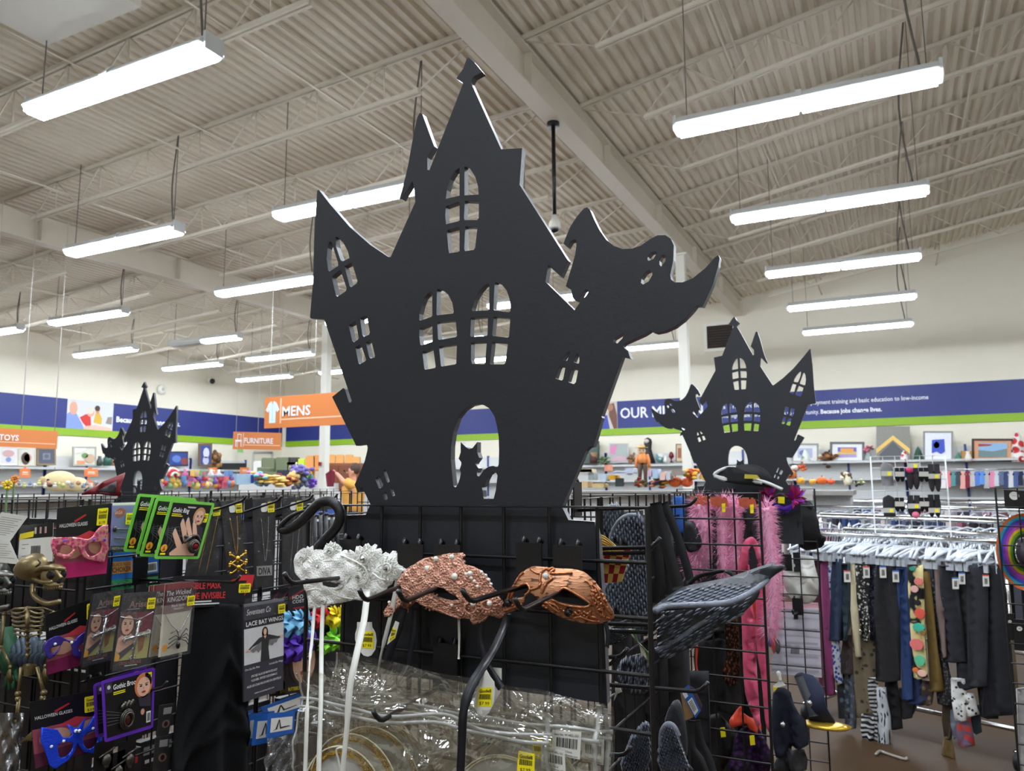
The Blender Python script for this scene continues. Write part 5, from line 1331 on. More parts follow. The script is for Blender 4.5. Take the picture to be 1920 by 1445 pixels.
# --- mask cards near the post
def mask_card(px, X, lab, mo, me, mc, colors, facec, word='HALLOWEEN GLASSES', stick=(0.72, 0.06, 0.92, 0.3)):
    t, f, mb = card_thing('mask_card', lab, 'mask', px, X, None, 0.0015, m_card, 0.02)
    mb.text(f, word, 0.05, 0.28, 0.05, m_inkw, 2, wid=0.5); f.poly(mb, [(0.3, 0.2), (0.5, 0.12), (0.52, 0.14), (0.32, 0.23)], M((170, 30, 34)), 2)
    f.rect(mb, 0.0, 0.42, 1, 0.82, M((150, 70, 84)), 1); f.rect(mb, 0.0, 0.78, 1, 0.99, M(facec), 2); f.ell(mb, 0.3, 0.6, 0.22, 0.13, skin2, 2); f.ell(mb, 0.78, 0.58, 0.18, 0.12, skin2, 2); f.poly(mb, [(0.3, 0.45), (0.6, 0.36), (0.8, 0.42), (0.6, 0.5)], M((190, 52, 60)), 2)
    mb.build('card', t); sticker(f, t, *stick, '$3.99', 4)
    mb = MB(); cut(mb, PX(mo, X + 0.016), colors, 0.005, lambda u, v: -0.03 * abs(u - 0.4) ** 2, [PX(h, X + 0.016) for h in me], V3((1, 0, 0))); thick(mb.build('mask_front', t), 0.004)
    for c in mc:
        mb = MB(); mb.lathe(onX(c[0], c[1], X + 0.019), [(0.0035, 0), (0.0035, 0.002), (0, 0.004)], M(c[2] if len(c) > 2 else (226, 228, 230), 0.1), 7, (1, 0, 0), smooth=False); mb.build('gem', t)
    return t, f
Q1 = lambda pts: zz(pts, 0, 900, 0.1937)
Q2 = lambda pts: zz(pts, 0, 1160, 0.1972)
m_pinkg = speckle('pink_iridescent', (224, 88, 130), (236, 150, 150), 90, 0.45, 0.25, 0.35, 0.3)
mask_card([(108, 952), (211, 943), (199, 1076), (100, 1088)], -1.81, 'black card with an iridescent pink cat eye mask', smooth2(Q1([(515, 565), (620, 555), (700, 552), (780, 560), (850, 572), (905, 540), (960, 470), (1060, 430), (1064, 600), (1080, 680), (1045, 720), (1020, 795), (940, 782), (860, 770), (800, 735), (775, 680), (755, 640), (725, 660), (690, 730), (640, 765), (570, 740), (520, 690)]), 2),
          [smooth2(Q1([(820, 640), (870, 610), (950, 600), (995, 620), (985, 690), (920, 730), (860, 730), (828, 690)]), 2), smooth2(Q1([(540, 650), (600, 628), (680, 638), (700, 685), (650, 722), (580, 705)]), 2)], [(121, 1013, (140, 90, 220)), (176, 1011, (140, 90, 220)), (196, 1012, (80, 70, 190))], m_pinkg, (196, 30, 104))
m_purg = mat('purple_gloss', (70, 58, 150), 0.25, var=0.3, scale=60, metal=0.3)
mask_card([(86, 1152), (190, 1116), (187, 1238), (88, 1266)], -1.79, 'black card with a shiny indigo bat mask, above the blue bat glasses', smooth2(Q2([(480, 190), (560, 160), (640, 200), (700, 210), (740, 170), (830, 110), (870, 85), (880, 120), (970, 100), (965, 200), (900, 280), (840, 330), (760, 370), (690, 340), (680, 240), (600, 210), (560, 300), (480, 380), (440, 330), (430, 250)]), 2),
          [smooth2(Q2([(740, 270), (800, 220), (850, 215), (840, 260), (780, 310)]), 2), smooth2(Q2([(480, 280), (540, 260), (580, 250), (540, 310), (490, 330)]), 2)], [(164, 1194), (184, 1194), (134, 1204), (103, 1207)], m_purg, (120, 18, 70))
m_blug = mat('blue_satin', (28, 70, 226), 0.3, var=0.3, scale=40, bump=0.3, metal=0.2, stretch=(1, 3, 14))
t, f = mask_card([(55, 1316), (194, 1291), (192, 1402), (66, 1442)], -1.765, 'black card with bright blue bat shaped glasses', Q2([(408, 1032), (545, 1052), (600, 1130), (660, 1125), (690, 1100), (640, 1000), (700, 1030), (745, 1035), (812, 943), (785, 1065), (850, 1010), (930, 890), (1008, 822), (1010, 1000), (990, 1170), (960, 1230), (910, 1285), (800, 1265), (750, 1200), (735, 1170), (715, 1240), (660, 1330), (590, 1380), (520, 1425), (475, 1390), (440, 1270), (400, 1170)]),
          [smooth2(Q2([(790, 1130), (850, 1080), (930, 1065), (960, 1090), (940, 1180), (890, 1230), (830, 1235), (795, 1190)]), 2), smooth2(Q2([(550, 1195), (620, 1170), (690, 1180), (680, 1250), (620, 1310), (560, 1310)]), 2)], [(119, 1389), (96, 1399), (174, 1365), (190, 1363)], m_blug, (90, 30, 60), stick=(0.72, 0.08, 0.94, 0.34))
for s in (-1, 1):
    mb = MB(); c = onX(145.5 + s * 3.2, 1370, -1.742); mb.ball(c, 0.0042, M((236, 238, 240), 0.3), 8, 6); mb.build('bat_eye', t)
    mb = MB(); mb.ball(c + V3((0.0036, 0, 0)), 0.0018, m_ink, 6, 5); mb.build('bat_pupil', t)
# --- small silver skull charms and packs along the bottom
for k, (x, y) in enumerate(((200, 1424), (243, 1424), (222, 1446))):
    c = onX(x, y, -1.72); t = thing('skull_charm', 'small pewter skull charm on a dark card by the black cloth mask', 'charm', c - V3((0, 0, 0.03)), 'pewter skull charms')
    mb = MB(); mb.box(c - V3((0.012, 0, 0)), (0.001, 0.05, 0.085), m_card); mb.build('card', t)
    mb = MB(); mb.ball(c, (0.008, 0.012, 0.014), darkm, 9, 7); mb.ball(c - V3((0, 0, 0.013)), (0.005, 0.007, 0.007), darkm, 7, 5); mb.tube([c + V3((0, -0.02, 0.01)), c + V3((0, 0.02, 0.022))], 0.0025, darkm, 5); mb.build('skull', t)
for k, (px, X) in enumerate((([(300, 1322), (326, 1318), (316, 1380), (294, 1384)], -1.79), ([(292, 1382), (318, 1378), (312, 1445), (287, 1448)], -1.78))):
    t, f, mb = card_thing('false_eyelash_pack', 'small clear and black pack next to the black cloth mask, %s one' % ('upper', 'lower')[k], 'packet', px, X, None, 0.003, M((66, 60, 60), 0.3))
    f.rect(mb, 0.3, 0.1, 0.9, 0.3, m_paper, 1); f.ell(mb, 0.6, 0.6, 0.3, 0.12, skin2, 1); f.ell(mb, 0.6, 0.6, 0.16, 0.08, m_ink, 2); mb.build('card', t)
    mb = MB(); g = f.sub(-0.05, -0.02, 1.1, 1.05, 8); g.slab(mb, clear, 0.0004); mb.build('clear_wrap', t)
# --- dark packed costumes filling the inside of the fixture
DK = [(30, 29, 32), (40, 38, 42), (24, 24, 26), (48, 44, 46), (36, 34, 40)]
FILL = 'dark costume packs inside the gridwall fixture'
RF = random.Random(5)
for row, (zt, hh) in enumerate(((1.475, 0.30), (1.15, 0.33), (0.80, 0.34), (0.44, 0.34))):
    for k in range(9):
        y = 1.39 + k * 0.135; x = -2.02 - 0.02 * (k % 3)
        f = Fr((x, y, zt), (x, y + 0.125, zt - 0.01 * RF.random()), (x, y + 0.125, zt - hh), (x, y, zt - hh)); mb = MB()
        f.slab(mb, M(DK[RF.randrange(5)], 0.4), 0.025); c = [(190, 40, 44), (60, 96, 180), (150, 150, 154), (90, 50, 140)][RF.randrange(4)]
        f.rect(mb, 0.1, 0.05, 0.9, 0.12, M(c), 1); f.rect(mb, 0.15, 0.16, 0.6, 0.19, m_inkw, 1); f.ell(mb, 0.5, 0.55, 0.3, 0.22, M(DK[(k + 2) % 5]), 1)
        tag(mb.build('costume_pack'), 'dark packaged costume hanging inside the fixture behind the carded jewellery', 'costume pack', FILL)
for row, (zt, hh) in enumerate(((1.47, 0.30), (1.14, 0.33), (0.78, 0.36))):
    for k in range(5):
        x = -2.46 + k * 0.115
        f = Fr((x, 1.36, zt), (x + 0.105, 1.36, zt), (x + 0.105, 1.36, zt - hh), (x, 1.36, zt - hh)); mb = MB()
        f.slab(mb, M(DK[(k * 2 + row) % 5], 0.4), 0.025); f.rect(mb, 0.1, 0.06, 0.8, 0.1, M(((120, 40, 44), (96, 96, 100), (60, 90, 60))[(k + row) % 3]), 1); f.rect(mb, 0.1, 0.16, 0.9, 0.18, m_inkw, 1)
        tag(mb.build('costume_pack'), 'dark packaged costume hanging behind the skeletons', 'costume pack', 'dark costume packs behind the skeletons')

# ------------------------------------------------------------------ hanging skeletons
m_bone = mat('bronze_bone', (132, 116, 80), 0.36, metal=0.6, var=0.75, scale=30, bump=0.3, c2=None)
m_bone2 = mat('steel_bone', (118, 116, 110), 0.32, metal=0.6, var=0.5, scale=45, bump=0.3)
m_dark = M((14, 13, 12), 0.8)
def skeleton(label, ox, oy, Y, m, s=1.0):
    """plastic skeleton; pixel template drawn round the skull at (80,1072)"""
    P = lambda x, y, d=0.0: onY(ox + (x - 80) * s, oy + (y - 1072) * s, Y + d)
    k = (P(80, 1073) - P(80, 1072)).length
    t = thing('toy_skeleton', label, 'skeleton', P(70, 1400), 'toy skeletons')
    # cranium turned three-quarter to +X
    mb = MB(); c = P(72, 1064)
    def cran(u, v):
        a, h = u * 2 * math.pi, v * math.pi
        x, y, z = math.sin(h) * math.cos(a), math.sin(h) * math.sin(a), math.cos(h)
        return c + V3((k * (42 * x + 4 * z), k * 38 * y * (1 - 0.12 * x), k * (30 * z * (1 if z > 0 else 0.86) + 3 * x * (z > 0))))
    mb.grid(cran, 28, 18, m)
    def facef(u, v):
        a = u * 2 * math.pi; w_ = (1 - 0.1 * math.cos(v * 6) - 0.28 * v) * (0.35 if v < 0.02 or v > 0.98 else 1)
        return P(103 + 2 * v, 1074 + 27 * v, -0.012) + V3((k * 20 * w_ * math.cos(a), k * 18 * w_ * math.sin(a), 0))
    mb.ball(P(101, 1078, -0.006), (22 * k, 22 * k, 22 * k), m, 16, 11); mb.ball(P(100, 1096, -0.009), (17 * k, 17 * k, 10 * k), m, 14, 9)
    mb.tube(spline([P(70, 1088, -0.022), P(86, 1094, -0.028), P(98, 1097, -0.028), P(112, 1096, -0.022)], 4), k * 3.5, m, 7); mb.tube(spline([P(104, 1066, -0.03), P(110, 1076, -0.031), P(116, 1084, -0.03)], 4), [k * 3.4] * 9, m, 7)
    mb.tube(spline([P(64, 1072, -0.026), P(80, 1064, -0.031), P(104, 1065, -0.031), P(122, 1067, -0.016)], 4), k * 4.5, m, 7); mb.tube(spline([P(62, 1084, -0.024), P(78, 1091, -0.029), P(96, 1091, -0.029)], 4), k * 4, m, 7)
    mb.tube(spline([P(76, 1039, -0.012), P(71, 1048, -0.023), P(75, 1056, -0.029), P(58, 1066, -0.029), P(40, 1070, -0.016)], 4), k * 1.2, m_dark, 5)
    mb.build('cranium', t)
    mb = MB(); mb.ball(P(94, 1078, -0.0245), (k * 10, k * 6, k * 7.5), m_dark, 10, 7); mb.ball(P(119, 1076, -0.017), (k * 4.5, k * 6, k * 7), m_dark, 9, 6); mb.ball(P(111, 1089, -0.023), (k * 3.5, k * 5, k * 5), m_dark, 7, 5); mb.build('eye_sockets', t)
    mb = MB()
    for i in range(9):
        mb.ball(P(82 + 4.2 * i, 1103.5 - 0.35 * i, -0.022 - 0.0012 * (4 - abs(i - 4))), (k * 2.1, k * 2.4, k * 3.4), m, 6, 5)
    mb.build('teeth', t)
    mb = MB(); mb.tube(spline([P(62, 1100, -0.02), P(62, 1118, -0.03), P(72, 1130, -0.04), P(92, 1138, -0.045), P(112, 1134, -0.03)], 5), [k * 4, k * 5] + [k * 5.5] * 30, m, 8) if False else mb.tube(spline([P(62, 1094, -0.016), P(62, 1112, -0.02), P(72, 1124, -0.026), P(90, 1131, -0.03), P(112, 1127, -0.022)], 5), k * 5, m, 8); mb.build('jaw', t)
    mb = MB()
    for i in range(9):
        mb.ball(P(52, 1140 + 11 * i, 0.0), (k * 5, k * 5, k * 4.6), m, 7, 5)
    mb.tube([P(52, 1138), P(52, 1236)], k * 2.5, m, 6); mb.build('spine', t)
    mb = MB(); mb.tube([P(50, 1140, -0.04), P(51, 1160, -0.05), P(52, 1178, -0.048)], k * 4, m, 7)
    for i in range(6):
        y = 1142 + 8 * i; r_ = 30 - 0.6 * i if i < 4 else 26
        for sd in (-1, 1):
            mb.tube(spline([P(52, y - 4, 0.0), P(52 + sd * r_ * 0.75, y, 0.0), P(52 + sd * r_, y + 5, -0.025), P(52 + sd * r_ * 0.6, y + 8, -0.05), P(52 + sd * 4, y + 3 + 1.5 * i, -0.05)], 4), k * 1.9, m, 6)
    mb.tube([P(52, 1140, -0.04), P(80, 1139, -0.03), P(98, 1146, 0)], k * 2.2, m, 6); mb.tube([P(52, 1140, -0.04), P(28, 1141, -0.03), P(14, 1148, 0)], k * 2.2, m, 6)
    mb.build('ribcage', t)
    for sd, pts in ((1, [(98, 1148), (97, 1190), (94, 1210), (86, 1248), (84, 1268)]), (-1, [(8, 1150), (4, 1195), (2, 1212), (20, 1250), (24, 1262)])):
        mb = MB(); A = [P(*q) for q in pts]
        mb.tube(A[:3], [k * 3.4, k * 2.2, k * 3.4], m, 7); mb.tube([A[2], A[3]], k * 2.2, m, 6); mb.tube([A[2] + V3((k * 4, 0, 0)), A[3] + V3((k * 3, 0, 0))], k * 1.6, m, 6)
        for q in (A[0], A[2], A[3]):
            mb.ball(q, k * 4.6, m, 8, 6)
        h = A[3]
        for i in range(5):
            a = -0.5 + 0.25 * i; mb.tube([h, h + V3((math.sin(a) * 12 * k, -0.003, -14 * k)), h + V3((math.sin(a) * 15 * k, 0.002, -(26 + 4 * (2 - abs(i - 2))) * k))], k * 1.5, m, 5)
        mb.build('arm', t)
    mb = MB(); mb.grid(lambda u, v: P(56, 1246) + V3((k * 17 * (1 - 0.5 * v) * math.cos(u * 6.283), k * 9 * math.sin(u * 6.283), -k * 18 * v)), 14, 4, m); mb.build('pelvis', t)
    for sd, pts in ((1, [(70, 1250), (82, 1298), (80, 1308), (76, 1358)]), (-1, [(40, 1250), (34, 1300), (34, 1310), (30, 1352)])):
        mb = MB(); A = [P(*q, -0.01) for q in pts]
        mb.tube(A[:2], k * 3.4, m, 7); mb.ball(A[1], (k * 6, k * 6, k * 6), m, 8, 6); mb.ball(A[2], k * 5.5, m, 8, 6); mb.tube(A[2:], k * 3.0, m, 7); mb.tube([A[2] + V3((k * 5, 0, 0)), A[3] + V3((k * 5, 0, 0))], k * 1.8, m, 6)
        h = A[3]; mb.ball(h, k * 5, m, 7, 5)
        for i in range(5):
            a = -1.3 + 0.28 * i; mb.tube([h, h + V3((math.sin(a) * 14 * k, -0.01, -14 * k)), h + V3((math.sin(a) * (30 - 2 * i) * k, -0.02, -(30 - 1.5 * i) * k))], k * 1.5, m, 5)
        mb.build('leg', t)
    return t
skeleton('bronze plastic skeleton with a large cracked skull, hung before the wire grid', 80, 1072, 1.2, m_bone)
skeleton('steel grey plastic skeleton half out of the picture beside the bronze one', -14, 1084, 1.22, m_bone2, 0.95)
# paper tags on the skeletons
def slip(name, lab, px, Y, bands):
    f = frY(px, Y); t = thing(name, lab, 'paper tag', f.at(0.5, 1)); mb = MB(); f.slab(mb, m_paper, 0.0006)
    for fn in bands: fn(f, mb)
    mb.build('paper', t); return t, f
lines = lambda n, a0=0.1, a1=0.9, b0=0.15, b1=0.85: (lambda f, mb: [f.rect(mb, a0, b0 + (b1 - b0) * i / n, a1 - 0.1 * ((i * 7) % 3), b0 + (b1 - b0) * i / n + 0.018, M((130, 128, 124)), 1) for i in range(n)])
slip('care_leaflet', 'folded white leaflet printed in small type, hung over the grey skeleton', [(2, 960), (52, 968), (18, 1015), (-24, 1010)], 1.17, [lines(9)])
slip('care_leaflet', 'lower half of a white leaflet hanging over the grey skull', [(-24, 1012), (18, 1014), (37, 1058), (-20, 1052)], 1.16, [lines(7)])
t, f = slip('swing_tag', 'folded black and white tag with a barcode above the bronze skull', [(38, 985), (100, 980), (98, 1052), (33, 1057)], 1.19,
     [lambda f, mb: f.rect(mb, 0.0, 0.0, 1, 0.36, m_card, 1), lambda f, mb: f.poly(mb, [(0.02, 0.22), (0.45, 0.17), (0.43, 0.32), (0.0, 0.37)], m_yel, 2), lambda f, mb: barcode(mb, f, 0.38, 0.56, 0.66, 0.8), lambda f, mb: [f.rect(mb, 0.46 + 0.15 * k, 0.08, 0.52 + 0.15 * k, 0.25, M((190, 150, 146) if k else (200, 196, 190)), 2) for k in range(3)], lines(4, 0.1, 0.3, 0.5, 0.9)])
# green glove, grey winged mask and silver wrapped figure at the edge
mb = MB()
for i, (x0, y0, x1, y1, r) in enumerate(((10, 1180, 20, 1262, 0.022), (20, 1255, 8, 1290, 0.006), (22, 1255, 17, 1294, 0.006), (25, 1252, 25, 1290, 0.006), (28, 1248, 34, 1276, 0.006))):
    mb.tube([onY(x0, y0, 1.27), onY((x0 + x1) / 2, (y0 + y1) / 2, 1.265), onY(x1, y1, 1.26)], [r, r * 1.1, r * 0.7], M((44, 92, 60), 0.6, bump=0.4), 9)
tag(mb.build('monster_glove'), 'green rubber monster glove hanging behind the skeleton arm', 'glove')
mb = MB(); mg = mat('grey_blue_rubber', (70, 84, 100), 0.5, var=0.5, scale=50, bump=0.5)
for k in range(9):
    x = 6 + k * 10; mb.tube(spline([onY(x, 1200 + 8 * math.sin(k), 1.285), onY(x + 3, 1222, 1.26), onY(x - 4, 1240, 1.27), onY(x + 2, 1262, 1.285)], 4), [0.008, 0.012, 0.012, 0.01, 0.008, 0.009, 0.012, 0.013, 0.011, 0.009, 0.008, 0.006, 0.005], mg, 7)
tag(mb.build('dragon_mask'), 'grey blue rubber dragon mask crammed behind the wire by the skeleton', 'mask')
mb = MB(); ms = mat('silver_foil', (150, 150, 150), 0.22, metal=0.8, var=0.4, scale=20, bump=0.9, bscale=18)
mb.grid(lambda u, v: onY(-30 + 75 * u - 10 * v * (u > 0.9), 1336 + 130 * v, 1.2 - 0.03 * math.sin(u * 3.1) + 0.008 * math.sin(u * 17 + v * 5) * math.sin(v * 13)), 24, 24, ms)
tag(mb.build('foil_wrap'), 'crumpled silver foil wrapped prop at the foot of the grey skeleton', 'foil prop')
# hooks on this fixture
for b, e, lab in (((400, 936), (446, 929), 'that carries the lime ring cards'), ((440, 939), (512, 930), 'above the gold crossbones necklace'), ((512, 936), (572, 927), 'above the necklace spelling DIVA'), ((572, 931), (618, 926), 'above the black wands'),
                  ((250, 1264), (296, 1275), 'that carries the violet brooch cards')):
    p0 = onX(b[0], b[1], LX + 0.01); p1 = onX(e[0], e[1], -1.64)
    hook((LX + 0.012, p1.y, p1.z - 0.075), (1, 0, 0), 0.25, 'black metal peg hook ' + lab, rise=0.06)
# the long peg that carries the cloth mask
p1 = onX(449, 1085, -1.5); hook((LX + 0.012, p1.y, p1.z - 0.02), (1, 0, 0), 0.36, 'long black metal peg hook carrying the black cloth mask', rise=0.012)
# ================================================================== WINGS, COSTUMES AND RACKS ON THE NEAR AISLE
m_wing = mat('black_rubber_lit', (124, 130, 142), 0.36, var=0.35, scale=40, bump=0.25, bscale=70, spec=0.5)  # lighter copy of the wing rubber, highlights put into its colour
m_wing2 = mat('black_rubber_dark', (54, 57, 63), 0.4, var=0.35, scale=40, bump=0.2, bscale=90)
m_strap = mat('black_webbing', (26, 26, 28), 0.75, var=0.2, scale=200)
K6 = lambda pts: zz(pts, 1100, 920, 0.19792)
K7 = lambda pts: zz(pts, 1100, 1160, 0.19792)
WG = 'black feathered costume wings'
def wing(label, px, Y, ang, disp, fl=(11, 4.5), edge=None, seed=1, cover=1.0):
    """a moulded feather wing: body sheet, rolled edge and overlapping feather relief"""
    t = thing('costume_wing', label, 'costume wing', onY(sum(p[0] for p in px) / len(px), max(p[1] for p in px), Y), WG)
    x0, x1 = min(p[0] for p in px), max(p[0] for p in px); y0, y1 = min(p[1] for p in px), max(p[1] for p in px)
    D = lambda x, y: disp((x - x0) / (x1 - x0), 1 - (y - y0) / (y1 - y0))
    Q = lambda x, y, l=0.0: onY(x, y, Y + D(x, y) - l)
    mb = MB(); cut(mb, PY(px, Y), m_wing2, 0.014, lambda u, v: -disp(u, v), (), NB); thick(mb.build('wing_body', t), 0.008)
    mb = MB(); ca, sa = math.cos(ang), math.sin(ang); rr = random.Random(seed)
    n = int((x1 - x0 + y1 - y0) / fl[1] / 1.1); m_ = int((x1 - x0 + y1 - y0) / fl[0] / 0.55)
    cx, cy = (x0 + x1) / 2, (y0 + y1) / 2
    for i in range(-m_ // 2, m_ // 2 + 1):
        for j in range(-n // 2, n // 2 + 1):
            a = (i + 0.5 * (j % 2)) * fl[0] * 0.62 + rr.uniform(-1, 1); b = j * fl[1] * 0.62
            x, y = cx + a * ca - b * sa, cy + a * sa + b * ca
            if not (_inside((x, y), px) and _inside((x + ca * fl[0] * 0.5, y + sa * fl[0] * 0.5), px)) or rr.random() > cover:
                continue
            L, W = fl[0] * rr.uniform(0.8, 1.15), fl[1] * rr.uniform(0.8, 1.1)
            pt = lambda u, w, l: Q(x + (u - 0.5) * L * ca - w * W * sa, y + (u - 0.5) * L * sa + w * W * ca, l)
            mb.add([pt(0, 0, 0.004), pt(0.35, -0.5, 0.003), pt(0.8, -0.42, 0.005), pt(1.0, 0, 0.0075), pt(0.8, 0.42, 0.005), pt(0.35, 0.5, 0.003), pt(0.6, 0, 0.017)], [(0, 1, 6), (1, 2, 6), (2, 3, 6), (3, 4, 6), (4, 5, 6), (5, 0, 6)], m_wing)
    if mb.v: mb.build('feather_fringe', t)
    if edge:
        mb = MB(); mb.tube([Q(x, y, 0.006) for x, y in smooth_open(edge)], 0.0055, m_wing, 7); mb.build('rolled_rim', t)
    return t
def smooth_open(px, n=5):
    return [(p.x, p.z) for p in spline([V3((x, 0, y)) for x, y in px], n)]
flat_ = lambda u, v: 0.03 * (u - 0.5) ** 2
wing('upright black feather wing with a curled ridge, standing behind the jester mask', smooth2(K6([(120, 420), (130, 300), (165, 200), (220, 150), (290, 145), (340, 165), (330, 260), (270, 340), (240, 420), (215, 470)]), 3), 1.75, 1.5, flat_, (20, 7), K6([(122, 410), (135, 290), (170, 200), (225, 150), (300, 150)]), 2)
wing('tall upright black feather wing between the grid post and the jester mask', smooth2(K6([(225, 480), (250, 380), (300, 290), (380, 240), (450, 232), (510, 250), (545, 300), (560, 500), (580, 800), (585, 1210), (420, 1215), (300, 1190), (190, 1110), (160, 960), (200, 860), (300, 780), (380, 660), (400, 560), (330, 520)]), 3), 1.5, 1.45, lambda u, v: 0.04 * (u - 0.5) ** 2 + 0.02 * v, (20, 8), K6([(225, 480), (255, 375), (310, 285), (390, 238), (470, 234)]), 3)
wing('black feather wing jutting out flat toward the aisle, its tip rising', smooth2(K6([(645, 1135), (720, 1060), (830, 975), (925, 925), (1100, 895), (1300, 862), (1500, 802), (1640, 762), (1705, 762), (1735, 800), (1690, 850), (1560, 950), (1350, 1045), (1100, 1078), (800, 1088), (720, 1100)]), 3), 1.42, 2.75, lambda u, v: 0.05 - 0.12 * (1 - v) + 0.06 * u, (22, 8), K6([(645, 1140), (760, 1092), (1000, 1082), (1200, 1072), (1380, 1045), (1560, 960), (1690, 860), (1728, 800)]), 4)
mb = MB(); cut(mb, PY(K6([(1500, 800), (1640, 735), (1760, 705), (1870, 700), (1868, 738), (1790, 790), (1730, 840), (1690, 860), (1600, 880)]), 1.5), m_wing2, 0.02, flat_, (), NB)
o = thick(mb.build('costume_wing'), 0.012); tag(o, 'tip of a second black wing showing behind the flat one', 'costume wing', WG)
wing('black feather wing hanging under the flat one with a long shiny ridge', smooth2(K6([(645, 1160), (760, 1120), (1000, 1105), (1200, 1100), (1400, 1060), (1560, 985), (1560, 1050), (1500, 1130), (1380, 1230), (1240, 1300)]) + K7([(1100, 215), (930, 310), (760, 380), (665, 400), (655, 290)]), 3), 1.5, 2.6, lambda u, v: 0.02 + 0.06 * u, (22, 7), K7([(655, 300), (780, 240), (900, 170), (1040, 70)]) + K6([(1180, 1200), (1280, 1110)]), 5, 0.5)
wing('black wing tip hanging low between the grid posts, beneath the flat wing', smooth2(K7([(280, 520), (310, 430), (400, 360), (520, 330), (600, 330), (615, 590), (560, 700), (440, 720), (330, 640)]), 3), 1.5, 1.7, flat_, (16, 6), None, 6, 0.7)
wing('black feather wing rising from the bottom edge inside the post of the grid', smooth2(K7([(330, 1450), (380, 1220), (470, 1050), (545, 985), (585, 1000), (600, 1100), (590, 1450)]), 3), 1.45, 1.3, flat_, (13, 5), None, 7)
wing('black feather wing rising from the bottom edge outside the post of the grid', smooth2(K7([(700, 1450), (705, 1090), (750, 1010), (800, 998), (850, 1060), (900, 1200), (960, 1380), (985, 1450)]), 3), 1.42, 1.2, flat_, (13, 6), K7([(705, 1200), (712, 1080), (760, 1005), (820, 1015), (870, 1110)]), 8)
mb = MB(); cut(mb, PY(smooth2(K7([(755, 990), (785, 840), (840, 768), (885, 795), (925, 950), (950, 1130), (940, 1300), (890, 1180), (840, 1050)]), 3), 1.56), m_wing2, 0.02, flat_, (), NB)
o = thick(mb.build('costume_wing'), 0.01); tag(o, 'smooth dark back of a wing behind the lowest feather wing', 'costume wing', WG)
def strap(lab, px, wpx, Y, kk=K6):
    P = spline(PY(kk(px), Y), 6); mb = MB(); mb.ribbon(P, wpx * 0.198 * 0.001, m_strap, (1, 0.2, 0), 0.002); return tag(mb.build('wing_strap'), lab, 'strap', 'black wing straps')
for px, w_, Y, lab in (([(650, 110), (720, 400), (790, 640), (870, 930)], 110, 1.46, 'wide black elastic strap running down to the flat wing, front one'), ([(730, 110), (840, 380), (920, 620), (985, 860)], 82, 1.5, 'wide black elastic strap down to the flat wing, slanting further out'), ([(620, 170), (660, 480), (690, 800), (650, 1080)], 95, 1.52, 'black elastic strap hanging behind the grid post'), ([(745, 560), (760, 780), (775, 1000)], 70, 1.56, 'short black strap behind the others')):
    strap(lab, px, w_, Y)
strap('narrow black strap arching over the flat wing', [(960, 890), (1060, 810), (1200, 775), (1320, 760), (1390, 800)], 40, 1.48)
strap('black strap drooping from the lowest wing', [(990, 960), (1000, 1200), (1080, 1330), (1130, 1450)], 60, 1.5, K7)
strap('black strap dangling beside the cardboard swing tag', [(1040, 960), (1080, 1150), (1150, 1300), (1200, 1450)], 70, 1.55, K7)
for b, e, lab in (((1153, 1022), (1240, 1011), 'above the tall wing, upper'), ((1150, 1030), (1230, 1021), 'above the tall wing, lower'), ((1140, 1167), (1248, 1157), 'beside the copper mask, upper'), ((1140, 1176), (1237, 1171), 'beside the copper mask, lower'), ((1130, 1228), (1179, 1218), 'under the silver sequins, upper'), ((1130, 1243), (1160, 1233), 'under the silver sequins, lower'), ((1150, 1412), (1186, 1403), 'near the bottom edge'), ((1190, 945), (1308, 935), 'that the wing straps hang from'), ((1195, 1300), (1330, 1282), 'by the cardboard swing tag')):
    Y = 1.3 if b[1] > 1000 else 1.55
    e3 = onY(e[0], e[1], Y); hook((-0.612, Y, e3.z - 0.025), (1, 0, 0), max(0.08, e3.x + 0.60), 'black metal peg hook ' + lab, rise=0.012)
# jester mask
t = thing('jester_mask', 'gold and red chequered jester mask with a gold plume behind the board', 'mask', onY(1150, 1090, 1.33))
mb = MB(); go, rd = mat('jester_gold', (226, 190, 96), 0.4, metal=0.35, var=0.2, scale=60), mat('jester_red', (150, 18, 26), 0.45, var=0.2, scale=60)
f = frY(K6([(112, 500), (420, 560), (330, 860), (110, 880)]), 1.33)
for i in range(5):
    for j in range(4):
        f.rect(mb, i / 5, j / 4, (i + 1) / 5, (j + 1) / 4, go if (i + j) % 2 else rd, 1)
f.slab(mb, go, 0.004); mb.build('mask_body', t)
mb = MB()
for k in range(26):
    a = k / 25; mb.tube(spline(PY(K6([(115, 410 + 160 * a), (180 + 20 * a, 440 + 150 * a), (300 - 30 * a, 545 + 60 * a)]), 1.325 + 0.003 * (k % 4)), 4), 0.001, go, 4)
mb.build('plume_fringe', t)
mb = MB(); cut(mb, PY(K7([(200, 90), (395, 92), (380, 170), (330, 225), (205, 250)]), 1.36), speckle('silver_sequin', (120, 124, 128), (58, 60, 64), 420, 0.4, 0.25, 0.7, 0.8), 0.012, folds(0.006, 9), (), NB)
tag(thick(mb.build('sequin_cloth'), 0.003), 'grey sequinned cloth poking out beneath the copper mask', 'costume')
mb = MB()
for k in range(12):
    mb.tube(spline(PY(K7([(400 + 5 * k, 95), (440 + 4 * k, 170 + 4 * k), (500 + 8 * k, 240 + 8 * k), (520 + 10 * k, 330 + 12 * k)]), 1.38), 4), 0.0012, M((206, 204, 180) if k < 6 else (90, 120, 70)), 4)
tag(mb.build('feather_plume'), 'pale plume of thin feathers below the copper mask and its hooks', 'feather')
mb = MB(); mb.prism(PY(K7([(265, 590), (290, 600), (335, 690), (290, 710), (255, 780), (270, 700)]), 1.32), (0, 0.001, 0), m_paper)
